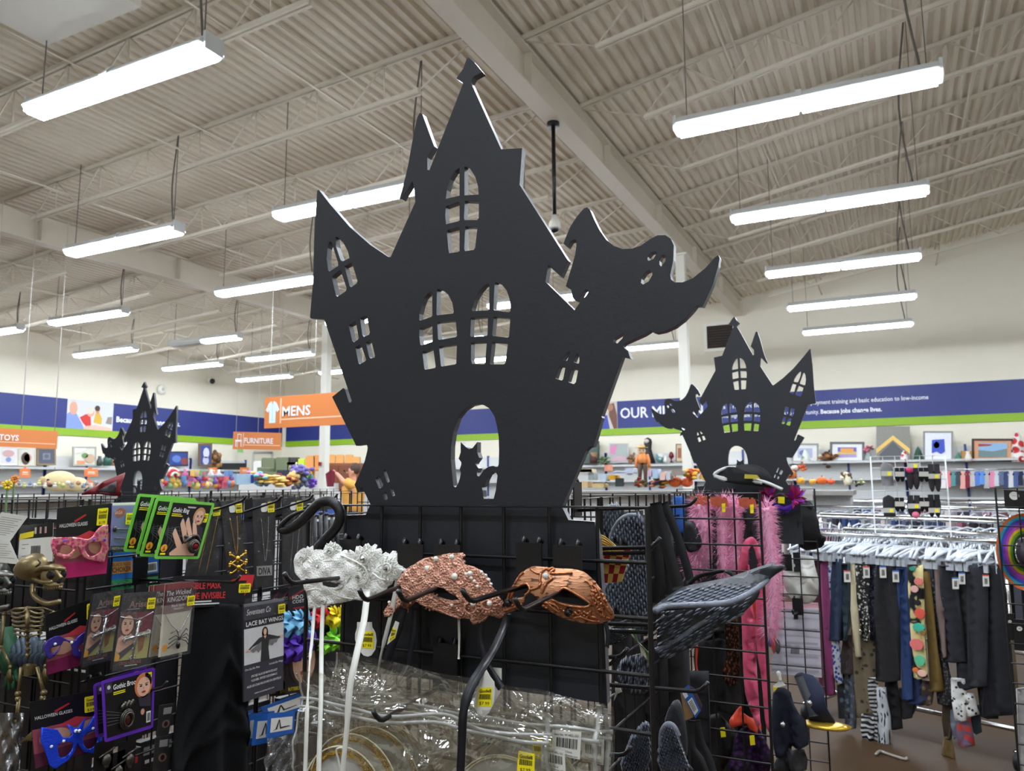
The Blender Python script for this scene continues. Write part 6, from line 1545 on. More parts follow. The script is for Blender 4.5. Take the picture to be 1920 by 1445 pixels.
tag(mb.build('paper_tag'), 'small white scalloped tag between the board and the grid post', 'paper tag')
# swing tag of kraft card
t = thing('header_tag', 'folded kraft and blue header tag with a barcode hanging from the wing straps', 'tag', onY(1298, 1346, 1.46))
f = frY(K7([(888, 682), (962, 626), (1078, 872), (1030, 942)]), 1.46); mb = MB(); f.slab(mb, m_blu, 0.0008); f.rect(mb, 0.06, 0.1, 0.5, 0.3, m_paper, 1); f.rect(mb, 0.12, 0.42, 0.8, 0.92, m_paper, 1)
for k in range(8): f.rect(mb, 0.2, 0.48 + 0.045 * k, 0.7, 0.5 + 0.045 * k, m_ink, 2)
mb.prism(PY(K7([(962, 626), (1020, 660), (1095, 820), (1078, 872)]), 1.463), (0, 0.001, 0), M((70, 48, 60)))
mb.prism(PY(K7([(885, 690), (935, 962), (1010, 930), (1000, 870)]), 1.468), (0, 0.001, 0), M((150, 116, 74))); mb.build('card', t)
# ------------------------------------------------------------------ pink costumes on the second panel
def fuzz(name, lab, cat, px, rpx, Y, m, n=500, seed=1, L=1.0, group=None, core=None):
    P = spline([onY(x, y, Y) for x, y in px], 8); k = (onY(px[0][0] + 1, px[0][1], Y) - onY(px[0][0], px[0][1], Y)).length
    t = thing(name, lab, cat, P[-1], group); r = rpx * k
    mb = MB(); mb.tube(P, r * 0.5, core or m, 9); mb.build('boa_core', t)
    mb = MB(); rr = random.Random(seed)
    for i in range(n):
        q = P[rr.randrange(len(P))]; d = V3((rr.gauss(0, 1), rr.gauss(0, 0.8), rr.gauss(0, 1))).normalized(); s = d.cross(V3((0.3, 1, 0.2))).normalized() * r * 0.035
        a = q + d * r * 0.35 + V3((0, 0, rr.uniform(-1, 1) * r * 0.4)); e = a + d * r * rr.uniform(0.5, 1.15) * L + V3((0, 0, -0.2 * r))
        mb.add([a - s, a + s, e], [(0, 1, 2)], m)
    mb.build('feather_fringe', t)
    return t
m_pk = mat('pink_feather', (246, 178, 208), 0.8, var=0.12, scale=60); m_bkf = mat('black_feather', (20, 19, 21), 0.8); m_sat = mat('pink_satin', (226, 92, 128), 0.32, var=0.18, scale=18, sheen=0.2); m_cor = mat('coral_satin', (230, 84, 60), 0.35, var=0.15, scale=20)
YB2 = 2.47
for i, (px, r, m, n, lab) in enumerate((([(1312, 945), (1320, 985), (1312, 1030), (1300, 1060)], 25, m_pk, 2400, 'pink feather boa nearest the wing straps'), ([(1356, 945), (1352, 1000), (1356, 1070)], 22, m_pk, 2200, 'pink feather boa second from the wing straps'), ([(1376, 946), (1380, 1000), (1376, 1074)], 22, m_pk, 2200, 'pink feather boa third from the wing straps'),
        ([(1337, 955), (1340, 1010), (1336, 1085), (1300, 1080)], 9, m_bkf, 420, 'black feather trim between the pink boas'), ([(1398, 960), (1404, 985), (1400, 1010)], 12, m_bkf, 380, 'black feather tuft by the pink satin sash'), ([(1437, 952), (1442, 1010), (1450, 1070), (1449, 1130), (1443, 1178)], 21, m_pk, 3000, 'long pink feather boa hanging past the end of the panel'))):
    fuzz('feather_boa', lab, 'feather boa', px, r, YB2 + 0.02 * (i % 3) if i < 5 else 2.42, m, n, i, 1.0, 'feather boas on the second panel')
def cloth_px(name, lab, cat, px, Y, m, fold=None, group=None, sm=2, sp=0.02, th=0.003):
    mb = MB(); cut(mb, PY(smooth2(px, sm) if sm else px, Y), m, sp, fold or folds(0.008, 11), (), NB); return tag(thick(mb.build(name), th), lab, cat, group)
cloth_px('shoe_sole', 'dark oval slipper sole hanging among the pink boas', 'slipper', K6([(930, 300), (1000, 290), (1050, 370), (1085, 470), (1075, 540), (1010, 580), (955, 560), (930, 450)]), 2.44, M((34, 33, 38), 0.5), lambda u, v: 0.0, None, 3, 0.02, 0.02)
cloth_px('looped_ribbon', 'looped pink satin sash at the top of the pink trousers', 'costume', K6([(1465, 560), (1500, 465), (1560, 435), (1600, 460), (1640, 560), (1690, 700), (1660, 740), (1610, 640), (1575, 520), (1540, 560), (1530, 680), (1480, 780), (1440, 760)]), 2.45, m_sat, folds(0.012, 14))
cloth_px('satin_trouser', 'long strip of pink satin hanging down, the one nearer the brown sequins', 'costume', K6([(1450, 760), (1540, 700), (1560, 950)]) + K7([(1590, 0), (1605, 350), (1615, 560), (1640, 900), (1650, 1000), (1595, 1000), (1550, 850), (1512, 700), (1492, 400), (1478, 0)]), 2.46, m_sat, folds(0.014, 9), 'pink satin strips')
cloth_px('satin_trouser', 'long strip of pink satin hanging down, the one nearer the panel edge', 'costume', K6([(1620, 700), (1690, 720), (1690, 1000)]) + K7([(1692, 0), (1712, 400), (1733, 800), (1748, 1040), (1702, 1042), (1678, 800), (1648, 500), (1615, 150)]), 2.465, m_sat, folds(0.014, 9), 'pink satin strips')
cloth_px('coral_costume', 'coral satin costume showing beside the pink strips', 'costume', K6([(1530, 1030), (1620, 1000), (1690, 940), (1760, 1000), (1780, 1150), (1750, 1290), (1600, 1300)]), 2.52, m_cor, folds(0.014, 9))
cloth_px('coral_costume', 'coral satin hem with curled points below the dark dress', 'costume', K7([(1365, 950), (1410, 880), (1470, 815), (1478, 900), (1600, 940), (1645, 1000), (1650, 1090), (1560, 1040), (1440, 1010), (1380, 1025)]), 2.5, m_cor, folds(0.014, 9))
cloth_px('sequin_costume', 'brown copper sequinned costume hanging in front of the dark dress', 'costume', K7([(1310, -40), (1445, -40), (1452, 400), (1425, 610), (1340, 625), (1288, 520), (1322, 350)]), 2.5, speckle('brown_sequin', (120, 72, 46), (34, 20, 14), 95, 0.42, 0.35, 0.5, 0.5, stretch=(1.6, 1, 1)), folds(0.01, 7))
cloth_px('dark_dress', 'black dress with an orange edge hanging behind the wing straps', 'costume', K7([(1040, 240), (1160, 200), (1320, 200), (1480, 260), (1490, 820), (1420, 900), (1240, 880), (1140, 660), (1048, 480)]), 2.56, M((28, 27, 29), 0.8), folds(0.02, 9))
mb = MB(); mb.tube(spline(PY(K7([(1048, 250), (1036, 400), (1045, 490), (1080, 560), (1112, 640)]), 2.54), 5), 0.005, m_cor, 5); tag(mb.build('orange_piping'), 'thin orange piping down the edge of the black dress', 'trim')
cloth_px('purple_costume', 'purple sequinned costume at the bottom of the pink panel', 'costume', K7([(1370, 1450), (1392, 1250), (1425, 1080), (1560, 1000), (1690, 1100), (1740, 1450)]), 2.5, speckle('purple_sequin', (66, 34, 88), (30, 16, 42), 60, 0.4, 0.4, 0.3, 0.5), folds(0.016, 8))
cloth_px('dark_costume', 'black costume in wrap between the cardboard tag and the purple sequins', 'costume', K7([(1080, 960), (1240, 900), (1420, 1060), (1390, 1250), (1280, 1450), (1200, 1450), (1120, 1100)]), 2.54, M((26, 24, 28), 0.5), folds(0.016, 8))
cloth_px('dark_costume', 'black cloth behind the pink boas and sash', 'costume', [(1228, 945), (1425, 950), (1432, 1100), (1425, 1180), (1290, 1180), (1240, 1100)], 2.62, M((30, 28, 32), 0.7), folds(0.016, 8))
cloth_px('blue_packet', 'blue packet showing between the wing straps and the boas', 'packet', [(1262, 930), (1282, 930), (1284, 1000), (1264, 1000)], 2.6, M((36, 96, 180)), None, None, 0)
for i, ((x, y), lab) in enumerate((((1310, 938), 'orange foil topped bag above the first pink boa'), ((1345, 940), 'orange foil topped bag above the middle pink boas'), ((1398, 942), 'orange foil topped bag above the pink satin sash'))):
    t = thing('foil_bag', lab, 'packet', onY(x, y + 14, 2.45), 'orange foil topped bags'); mb = MB(); mf = mat('orange_foil', (214, 112, 84), 0.25, metal=0.4, var=0.4, scale=50)
    for k in range(7):
        mb.face(PY([(x - 14 + 4 * k, y - 10 + 3 * (k % 3)), (x - 6 + 4 * k, y - 6 - 4 * (k % 2)), (x - 2 + 4 * k, y + 10), (x - 12 + 4 * k, y + 6)], 2.45 + 0.006 * (k % 3)), mf)
    mb.build('foil_top', t)
    if i: mb = MB(); mb.prism(PY([(x + 8, y + 4), (x + 15, y + 3), (x + 15, y + 20), (x + 9, y + 20)], 2.44), (0, 0.001, 0), m_yel); mb.build('price_sticker', t)
for (x, y) in ((1410, 1388), (1355, 1373)):
    mb = MB(); mb.prism(PY([(x - 5, y - 9), (x + 4, y - 10), (x + 6, y + 8), (x - 3, y + 9)], 2.46), (0, 0.001, 0), m_yel); tag(mb.build('price_tag'), 'yellow price tag on the %s' % ('purple sequinned costume' if x > 1400 else 'black costume beside the purple sequins'), 'price tag')
for i, (x0, x1, y0, y1, Y, c) in enumerate(((1150, 1205, 1180, 1500, 2.1, (26, 25, 28)), (1195, 1250, 1200, 1500, 2.2, (34, 31, 34)), (1240, 1290, 1170, 1500, 2.25, (24, 23, 25)), (1285, 1330, 1260, 1500, 2.3, (30, 28, 33)), (1150, 1210, 960, 1190, 2.2, (32, 31, 34)), (1205, 1262, 965, 1180, 2.3, (26, 25, 27)), (1320, 1380, 1180, 1500, 2.7, (30, 28, 32)), (1375, 1432, 1180, 1500, 2.75, (24, 23, 26)))):
    cloth_px('dark_costume', 'black costume hanging deep inside the fixture behind the feather wings', 'costume', [(x0, y0), (x1, y0 - 4), (x1 + 6, y1), (x0 - 4, y1)], Y, M(c, 0.7), folds(0.02, 10, i), 'black costumes deep inside the fixture', None, 0.04)
# ------------------------------------------------------------------ hat, fascinator and third panel goods
Z8 = lambda pts: zz(pts, 1220, 580, 0.24908)
YH = 3.5
t = thing('pirate_hat', 'black hat with white piped brim resting before the haunted house door', 'hat', onY(1400, 915, YH))
mb = MB(); mfelt = M((20, 19, 20), 0.8)
c = onY(1402, 898, YH); mb.grid(lambda u, v: c + V3((0.1 * math.cos(u * 6.283) * math.cos(v * 1.57), 0.08 * math.sin(u * 6.283) * math.cos(v * 1.57), 0.066 * math.sin(v * 1.57))), 20, 8, mfelt); mb.build('crown', t)
mb = MB(); br = PY(smooth2(Z8([(478, 1240), (540, 1195), (640, 1185), (760, 1230), (860, 1290), (1000, 1352), (940, 1345), (820, 1330), (640, 1310), (540, 1285)]), 3), 3.42); cut(mb, br, mfelt, 0.03, lambda u, v: 0.03 * math.sin(u * 4), (), NB); thick(mb.build('brim', t), 0.01)
mb = MB()
for pts in ([(640, 1190), (560, 1195), (480, 1242), (560, 1270), (700, 1272), (850, 1296), (992, 1355)], [(480, 1252), (560, 1282), (700, 1286), (840, 1306)]):
    mb.tube(spline(PY(Z8(pts), 3.4), 5), 0.0075, M((206, 206, 204), 0.5), 6)
mb.build('white_piping_braid', t)
mb = MB(); mb.prism(PY(Z8([(708, 1240), (800, 1245), (824, 1275), (705, 1272)]), 3.38), (0, 0.002, 0), M((190, 172, 60))); mb.build('price_sticker', t)
t = thing('feather_fascinator', 'pink and violet feather headpiece with a yellow price sticker', 'headpiece', onY(1462, 958, 3.58))
rr = random.Random(8); mb = MB(); pc = [M((206, 50, 130), 0.7), M((150, 50, 190), 0.7), M((180, 40, 90), 0.7)]
for (cx, cy, n, sx) in ((1440, 928, 26, 1), (1490, 935, 30, 1)):
    for k in range(n):
        a = rr.uniform(0, 6.28); L = rr.uniform(12, 28); e = (cx + math.cos(a) * L * 0.9, cy - 6 + math.sin(a) * L); s = (-math.sin(a) * 4, math.cos(a) * 4)
        mb.face([onY(cx, cy, 3.57), onY(cx + math.cos(a) * L * 0.5 + s[0], cy - 3 + math.sin(a) * L * 0.5 + s[1], 3.55 + rr.uniform(-0.02, 0.03)), onY(e[0], e[1], 3.55), onY(cx + math.cos(a) * L * 0.5 - s[0], cy - 3 + math.sin(a) * L * 0.5 - s[1], 3.57)], pc[rr.randrange(3)])
mb.build('feather_fringe', t)
mb = MB(); mb.tube(spline(PY([(1448, 936), (1462, 926), (1478, 934)], 3.56), 4), 0.01, M((40, 34, 40)), 7); mb.build('band', t)
mb = MB(); mb.prism(PY([(1459, 931), (1471, 931), (1471, 944), (1459, 943)], 3.53), (0, 0.002, 0), m_yel); mb.build('price_sticker', t)
fuzz('feather_boa', 'violet feather boa curled under the pink and violet headpiece', 'feather boa', [(1432, 941), (1452, 946), (1470, 954), (1488, 946)], 9, 3.575, M((92, 40, 180), 0.8), 420, 4)
def flatpack(name, lab, cat, px, Y, m, extra=None, th=0.004):
    f = frY(px, Y); t = thing(name, lab, cat, f.at(0.5, 1)); mb = MB(); f.slab(mb, m, th)
    if extra: extra(f, mb)
    mb.build('pack', t); return t
YP3 = 3.69
L2 = lambda pts: zz(pts, 1420, 860, 0.20761)
L3 = lambda pts: zz(pts, 1420, 1140, 0.21113)
flatpack('white_pack', 'white paper pack at the top of the panel beside the haunted house base', 'packet', [(1494, 910), (1523, 912), (1524, 938), (1496, 937)], YP3, m_paper)
cloth_px('baseball_cap', 'black cloth cap bulging past the wire panel next to the hangers', 'cap', [(1496, 944), (1512, 938), (1527, 950), (1536, 978), (1540, 1000), (1549, 1006), (1540, 1024), (1500, 1024)], YP3, M((24, 23, 25), 0.8), lambda u, v: 0.06 * math.sin(v * 3.1) + 0.01 * math.sin(u * 20), None, 3, 0.025, 0.01)
t = thing('white_bib', 'white satin bib with a scalloped edge in a clear pack', 'bib', onY(1510, 1132, YP3)); mb = MB()
cut(mb, PY(smooth2(L2([(238, 890), (330, 870), (420, 875), (500, 880), (520, 950), (552, 1080), (552, 1210), (505, 1285), (430, 1308), (340, 1290), (282, 1222), (246, 1135), (205, 1128), (190, 1095), (225, 1010)]), 3), YP3), mat('white_satin', (226, 224, 216), 0.4, var=0.05, scale=12), 0.02, lambda u, v: 0.016 * math.sin(u * 12 + 3 * v) * math.sin(v * 9) + 0.03 * math.sin(v * 3.1), (), NB)
thick(mb.build('bib_cloth', t), 0.004)
mb = MB(); mb.prism(PY(L2([(320, 845), (385, 845), (392, 1020), (332, 1020)]), YP3 - 0.03), (0, 0.004, 0), m_strap); mb.build('hanging_strip', t)
flatpack('white_pack', 'tall white pack printed with grey lines and a barcode on the wire panel', 'packet', [(1456, 1140), (1535, 1141), (1541, 1270), (1446, 1262)], YP3, M((196, 192, 204), 0.4), lambda f, mb: ([f.rect(mb, 0.25, 0.3 + 0.2 * k, 0.95, 0.335 + 0.2 * k, M((166, 162, 172)), 1) for k in range(4)], barcode(mb, f, 0.38, 0.58, 0.56, 0.68), f.rect(mb, 0.42, -0.06, 0.52, 0.16, m_strap, 3)))
flatpack('pink_edge_pack', 'pale pink topped pack just behind the tall white pack', 'packet', [(1462, 1128), (1534, 1130), (1535, 1142), (1460, 1142)], YP3 + 0.02, M((226, 176, 186)))
t = thing('balloon_pack', 'red and purple balloons in a small clear pack at the panel edge', 'packet', onY(1455, 1226, 3.63)); mb = MB()
for x, y, rx, ry, c in ((1450, 1200, 5, 22, (206, 34, 40)), (1444, 1202, 4, 10, (90, 40, 130)), (1458, 1212, 5, 12, (50, 40, 46))):
    k = 0.0026; mb.ball(onY(x, y, 3.625), (rx * k, 0.012, ry * k), M(c, 0.3), 9, 7)
mb.build('balloon_print', t); f = frY([(1440, 1158), (1468, 1156), (1466, 1226), (1442, 1228)], 3.60); mb = MB(); f.slab(mb, clear, 0.0005); mb.build('clear_wrap', t)
t = thing('sailor_cap', 'navy cap with a grey band and gold brim hanging off the wire panel', 'cap', onY(1540, 1365, 3.5)); mb = MB(); m_nav = M((30, 36, 62), 0.8)
cut(mb, PY(smooth2(L3([(392, 572), (500, 598), (590, 680), (630, 850), (690, 980), (680, 1035), (560, 1050), (480, 1010), (445, 850), (400, 700), (335, 600)]), 3), 3.5), m_nav, 0.025, lambda u, v: 0.08 * math.sin(v * 3) * math.sin(u * 2.6) + 0.008 * math.sin(u * 19 + v * 8), (), NB); thick(mb.build('crown', t), 0.008)
mb = MB(); mb.ribbon(spline(PY(L3([(362, 595), (420, 740), (470, 860), (500, 960)]), 3.43), 5), 0.034, M((92, 94, 100), 0.4), (1, 0, 0)); mb.ball(onY(1518, 1318, 3.40), 0.012, silver, 8, 6); mb.build('band', t)
mb = MB(); mb.lathe(onY(1548, 1364, 3.46), [(0.0, 0.0), (0.09, 0.004), (0.10, 0.012), (0.06, 0.02), (0, 0.02)], mat('gold_brim', (206, 168, 60), 0.3, metal=0.6, var=0.3), 16, (0, 0, 1), None, True, 1, 0.6); mb.build('brim', t)
t = thing('navy_costume', 'navy and black costume on a white hanger next to the sailor cap', 'costume', onY(1480, 1420, 3.4)); mb = MB()
cut(mb, PY(smooth2(L3([(150, 745), (240, 705), (330, 850), (420, 1000), (450, 1180), (435, 1222), (300, 1245), (240, 1290), (170, 1310), (150, 1100)]), 2), 3.4), M((26, 29, 46), 0.8), 0.025, folds(0.03, 9), (), NB); thick(mb.build('costume_cloth', t), 0.006)
mb = MB(); mb.tube(spline(PY(L3([(190, 600), (182, 575), (195, 572), (200, 610), (205, 640)]), 3.4), 4), 0.006, M((220, 220, 216)), 6); mb.prism(PY(L3([(205, 640), (250, 685), (150, 712), (140, 690)]), 3.4), (0, 0.006, 0), M((220, 220, 216))); mb.prism(PY(L3([(140, 700), (200, 700), (150, 745)]), 3.395), (0, 0.004, 0), m_yel); mb.build('hanger', t)
mb = MB(); mb.ball(onY(1468, 1358, 3.36), 0.012, silver, 8, 6); mb.build('button', t)
cloth_px('beaded_costume', 'dark costume with coral beads hanging at the bottom beside the purple sequins', 'costume', L3([(150, 1450), (180, 1320), (250, 1270), (320, 1240), (410, 1260), (430, 1450)]), 3.38, M((48, 48, 50), 0.7), folds(0.03, 11))
for k in range(6):
    pass
for b, e, Y, lab in (((1470, 1060), (1482, 1058), 3.6, 'over the white bib'), ((1480, 1151), (1501, 1145), 3.55, 'over the tall white pack')):
    e3 = onY(*e, Y); hook((e3.x - 0.02, 3.64, e3.z - 0.02), (0, -1, 0), 0.18, 'black metal peg hook ' + lab, r=0.005)
# rainbow hat and packs on the panel at the picture edge
t = thing('rainbow_hat', 'shiny rainbow striped hat hanging behind the wire panel at the picture edge', 'hat', onY(1925, 1122, 3.74)); mb = MB()
cols = [(236, 120, 60), (60, 170, 190), (64, 90, 200), (150, 70, 190), (196, 90, 190), (240, 200, 50), (110, 170, 60), (60, 80, 50)]
c = onY(1927, 1036, 3.76); kx = (onY(1928, 1036, 3.76) - c).length
for i, cc in enumerate(cols):
    a, b = 1 - i / 8 * 0.62, 1 - (i + 1) / 8 * 0.62
    mb.grid(lambda u, v: c + V3(((a + (b - a) * v) * 62 * kx * math.cos(u * 6.283), 0.05 * (1 - (a + (b - a) * v)) - 0.03 * math.cos(u * 12.566), (a + (b - a) * v) * 86 * kx * math.sin(u * 6.283))), 32, 3, mat('rainbow_%d' % i, cc, 0.3, var=0.25, scale=14, metal=0.2))
mb.build('brim', t); mb = MB(); mb.ball(c + V3((0, -0.02, 0)), (24 * kx, 0.09, 34 * kx), M((40, 34, 44), 0.5), 14, 8); mb.build('crown', t)
for i, (px, lab) in enumerate((([(1882, 918), (1925, 920), (1925, 955), (1884, 952)], 'black pack with a round white logo above the rainbow hat'), ([(1886, 1150), (1902, 1150), (1902, 1200), (1888, 1200)], 'black pack with a round white logo below the rainbow hat, first'), ([(1900, 1160), (1925, 1162), (1925, 1220), (1902, 1218)], 'black pack with a round white logo below the rainbow hat, second'))):
    flatpack('logo_pack', lab, 'packet', px, 3.74 - 0.01 * i, M((20, 19, 22), 0.35), lambda f, mb: (f.ell(mb, 0.45, 0.3, 0.22, 0.22 / f.asp, m_paper, 1), f.rect(mb, 0.36, 0.29, 0.54, 0.31, m_ink, 2)))
cloth_px('film_bag', 'crinkled clear bag hanging low behind the wire panel at the picture edge', 'packet', [(1905, 1290), (1935, 1288), (1940, 1450), (1912, 1450)], 3.75, M((170, 166, 164), 0.25, bump=0.5), folds(0.02, 12), None, 0)
# ------------------------------------------------------------------ clothes racks
m_chr = mat('chrome', (206, 208, 206), 0.16, metal=1.0, var=0.05)
m_hgr = mat('hanger_plastic', (206, 212, 220), 0.12, var=0.25, scale=40, spec=0.7)
RZ = 1.21
A0, A1 = onZ(1500, 998, RZ), onZ(1880, 1016, RZ)
RD = (A1 - A0).normalized(); RN = V3((-RD.y, RD.x, 0))
def rack(a, b, lab, wheels=True):
    t = thing('clothes_rack', lab, 'clothes rack', V3(((a.x + b.x) / 2, (a.y + b.y) / 2, 0)), 'chrome clothes racks'); d = (b - a).normalized(); n = V3((-d.y, d.x, 0))
    for s in (0, 1):
        mb = MB(); mb.tube([a + n * 0.62 * s, b + n * 0.62 * s], 0.016, m_chr, 8); mb.build('rail', t)
    for e in (a, b):
        mb = MB(); g = V3((e.x, e.y, 0.1)); mb.tube([e, g], 0.016, m_chr, 8); mb.tube([e + n * 0.62, g + n * 0.62], 0.016, m_chr, 8); mb.tube([g - n * 0.06, g + n * 0.68], 0.018, m_chr, 8); mb.build('upright', t)
        for s in (-0.04, 0.66):
            mb = MB(); mb.lathe(V3((e.x, e.y, 0.055)) + n * s - d * 0.015, [(0, 0), (0.05, 0), (0.055, 0.008), (0.055, 0.022), (0.05, 0.03), (0, 0.03)], M((24, 24, 26), 0.5), 14, d); mb.build('caster', t)
    mb = MB(); mb.tube([V3((a.x, a.y, 0.12)) + n * 0.31, V3((b.x, b.y, 0.12)) + n * 0.31], 0.014, m_chr, 8); mb.build('floor_bar', t)
    return t
rack(A0, A1, 'chrome clothes rack of trousers and skirts nearest the wire panels')
for k, (px, w_) in enumerate((((1480, 966.5), 'second from the trousers, beyond it'), ((1440, 947), 'third, well beyond the trousers'), ((1400, 937), 'fourth, the farthest of them'))):
    a = onZ(px[0], px[1], RZ); rack(a, a + RD * (2.6 + 0.9 * k), 'chrome clothes rack %s' % w_)
# clear hangers
def make_hanger(p, lab, group):
    t = thing('clothes_hanger', lab, 'hanger', p, group); mb = MB()
    mb.tube([p + V3((0, 0.012 * math.cos(a), 0.0 + 0.03 * math.sin(a) - 0.01)) for a in [math.pi * (1.1 - k / 8 * 1.2) for k in range(9)]] + [p + V3((0, 0, -0.06))], 0.0022, m_chr, 5); mb.build('hook', t)
    mb = MB(); mb.tube([p + V3((0, -0.19, -0.105)), p + V3((0, -0.09, -0.07)), p + V3((0, 0, -0.055)), p + V3((0, 0.09, -0.07)), p + V3((0, 0.19, -0.105))], 0.009, m_hgr, 6); mb.tube([p + V3((0, -0.17, -0.115)), p + V3((0, 0.17, -0.115))], 0.007, m_hgr, 6)
    for s in (-0.15, 0.15):
        mb.box(p + V3((0, s, -0.135)), (0.022, 0.04, 0.05), m_hgr)
    mb.build('shoulder', t)
    return t
RH = random.Random(21); yaw = math.atan2(RD.y, RD.x); L_ = (A1 - A0).length
h0 = make_hanger(A0 + V3((0, 0, 0.0)), 'clear plastic clothes hanger on the front rail, hooks crowded together', 'clear hangers on the front rail')
for i in range(64):
    p = A0 + RD * (0.08 + (L_ - 0.12) * i / 63); a = yaw + RH.uniform(-0.55, 0.35)
    o = h0 if i == 0 else dup(h0, p, a)
    if i == 0: o.location = p; o.rotation_euler = (0, 0, a)
for i in range(44):
    p = A0 + RN * 0.62 + RD * (0.05 + (L_ - 0.1) * i / 43); dup(h0, p, yaw + RH.uniform(-0.5, 0.5), 'clear plastic clothes hanger on the rear rail of the trouser rack', 'clear hangers on the rear rail')
# the garments, hung along the front rail
PL = lambda x, y, d=0.0: (lambda r: EYE + r * (((A0 - EYE).dot(RN) - 0.1 - d) / r.dot(RN)))(ray(x, y))
def garment(name, lab, x0, x1, y0, y1, m, x0b=None, x1b=None, d=0.0, amp=0.03, tagc=None, hem=0):
    x0b = x0 if x0b is None else x0b; x1b = x1 if x1b is None else x1b
    px = [(x0, y0), (x1, y0), ((x1 + x1b) / 2 + 1, (y0 + y1) / 2), (x1b, y1), ((x0b + x1b) / 2, y1 + hem), (x0b, y1), ((x0 + x0b) / 2 - 1, (y0 + y1) / 2)]
    t = thing(name, lab, 'garment', PL((x0b + x1b) / 2, y1, d)); mb = MB()
    cut(mb, [PL(x, y, d) for x, y in px], m, 0.035, folds(amp, 6 + (x1 - x0) * 0.12, x0, 2), (), -RN); thick(mb.build('cloth', t), 0.014)
    if tagc:
        f = Fr(*[PL(a, b, d + 0.05) for a, b in ((tagc[0] - 6, tagc[1] - 11), (tagc[0] + 6, tagc[1] - 11), (tagc[0] + 7, tagc[1] + 11), (tagc[0] - 5, tagc[1] + 11))]); mb = MB(); f.slab(mb, m_paper, 0.001); f.rect(mb, 0, 0, 1, 0.12, M((60, 110, 190) if tagc[0] % 2 else (210, 70, 60)), 1); barcode(mb, f, 0.3, 0.3, 0.8, 0.8); mb.build('size_tag', t)
    return t
sp = speckle
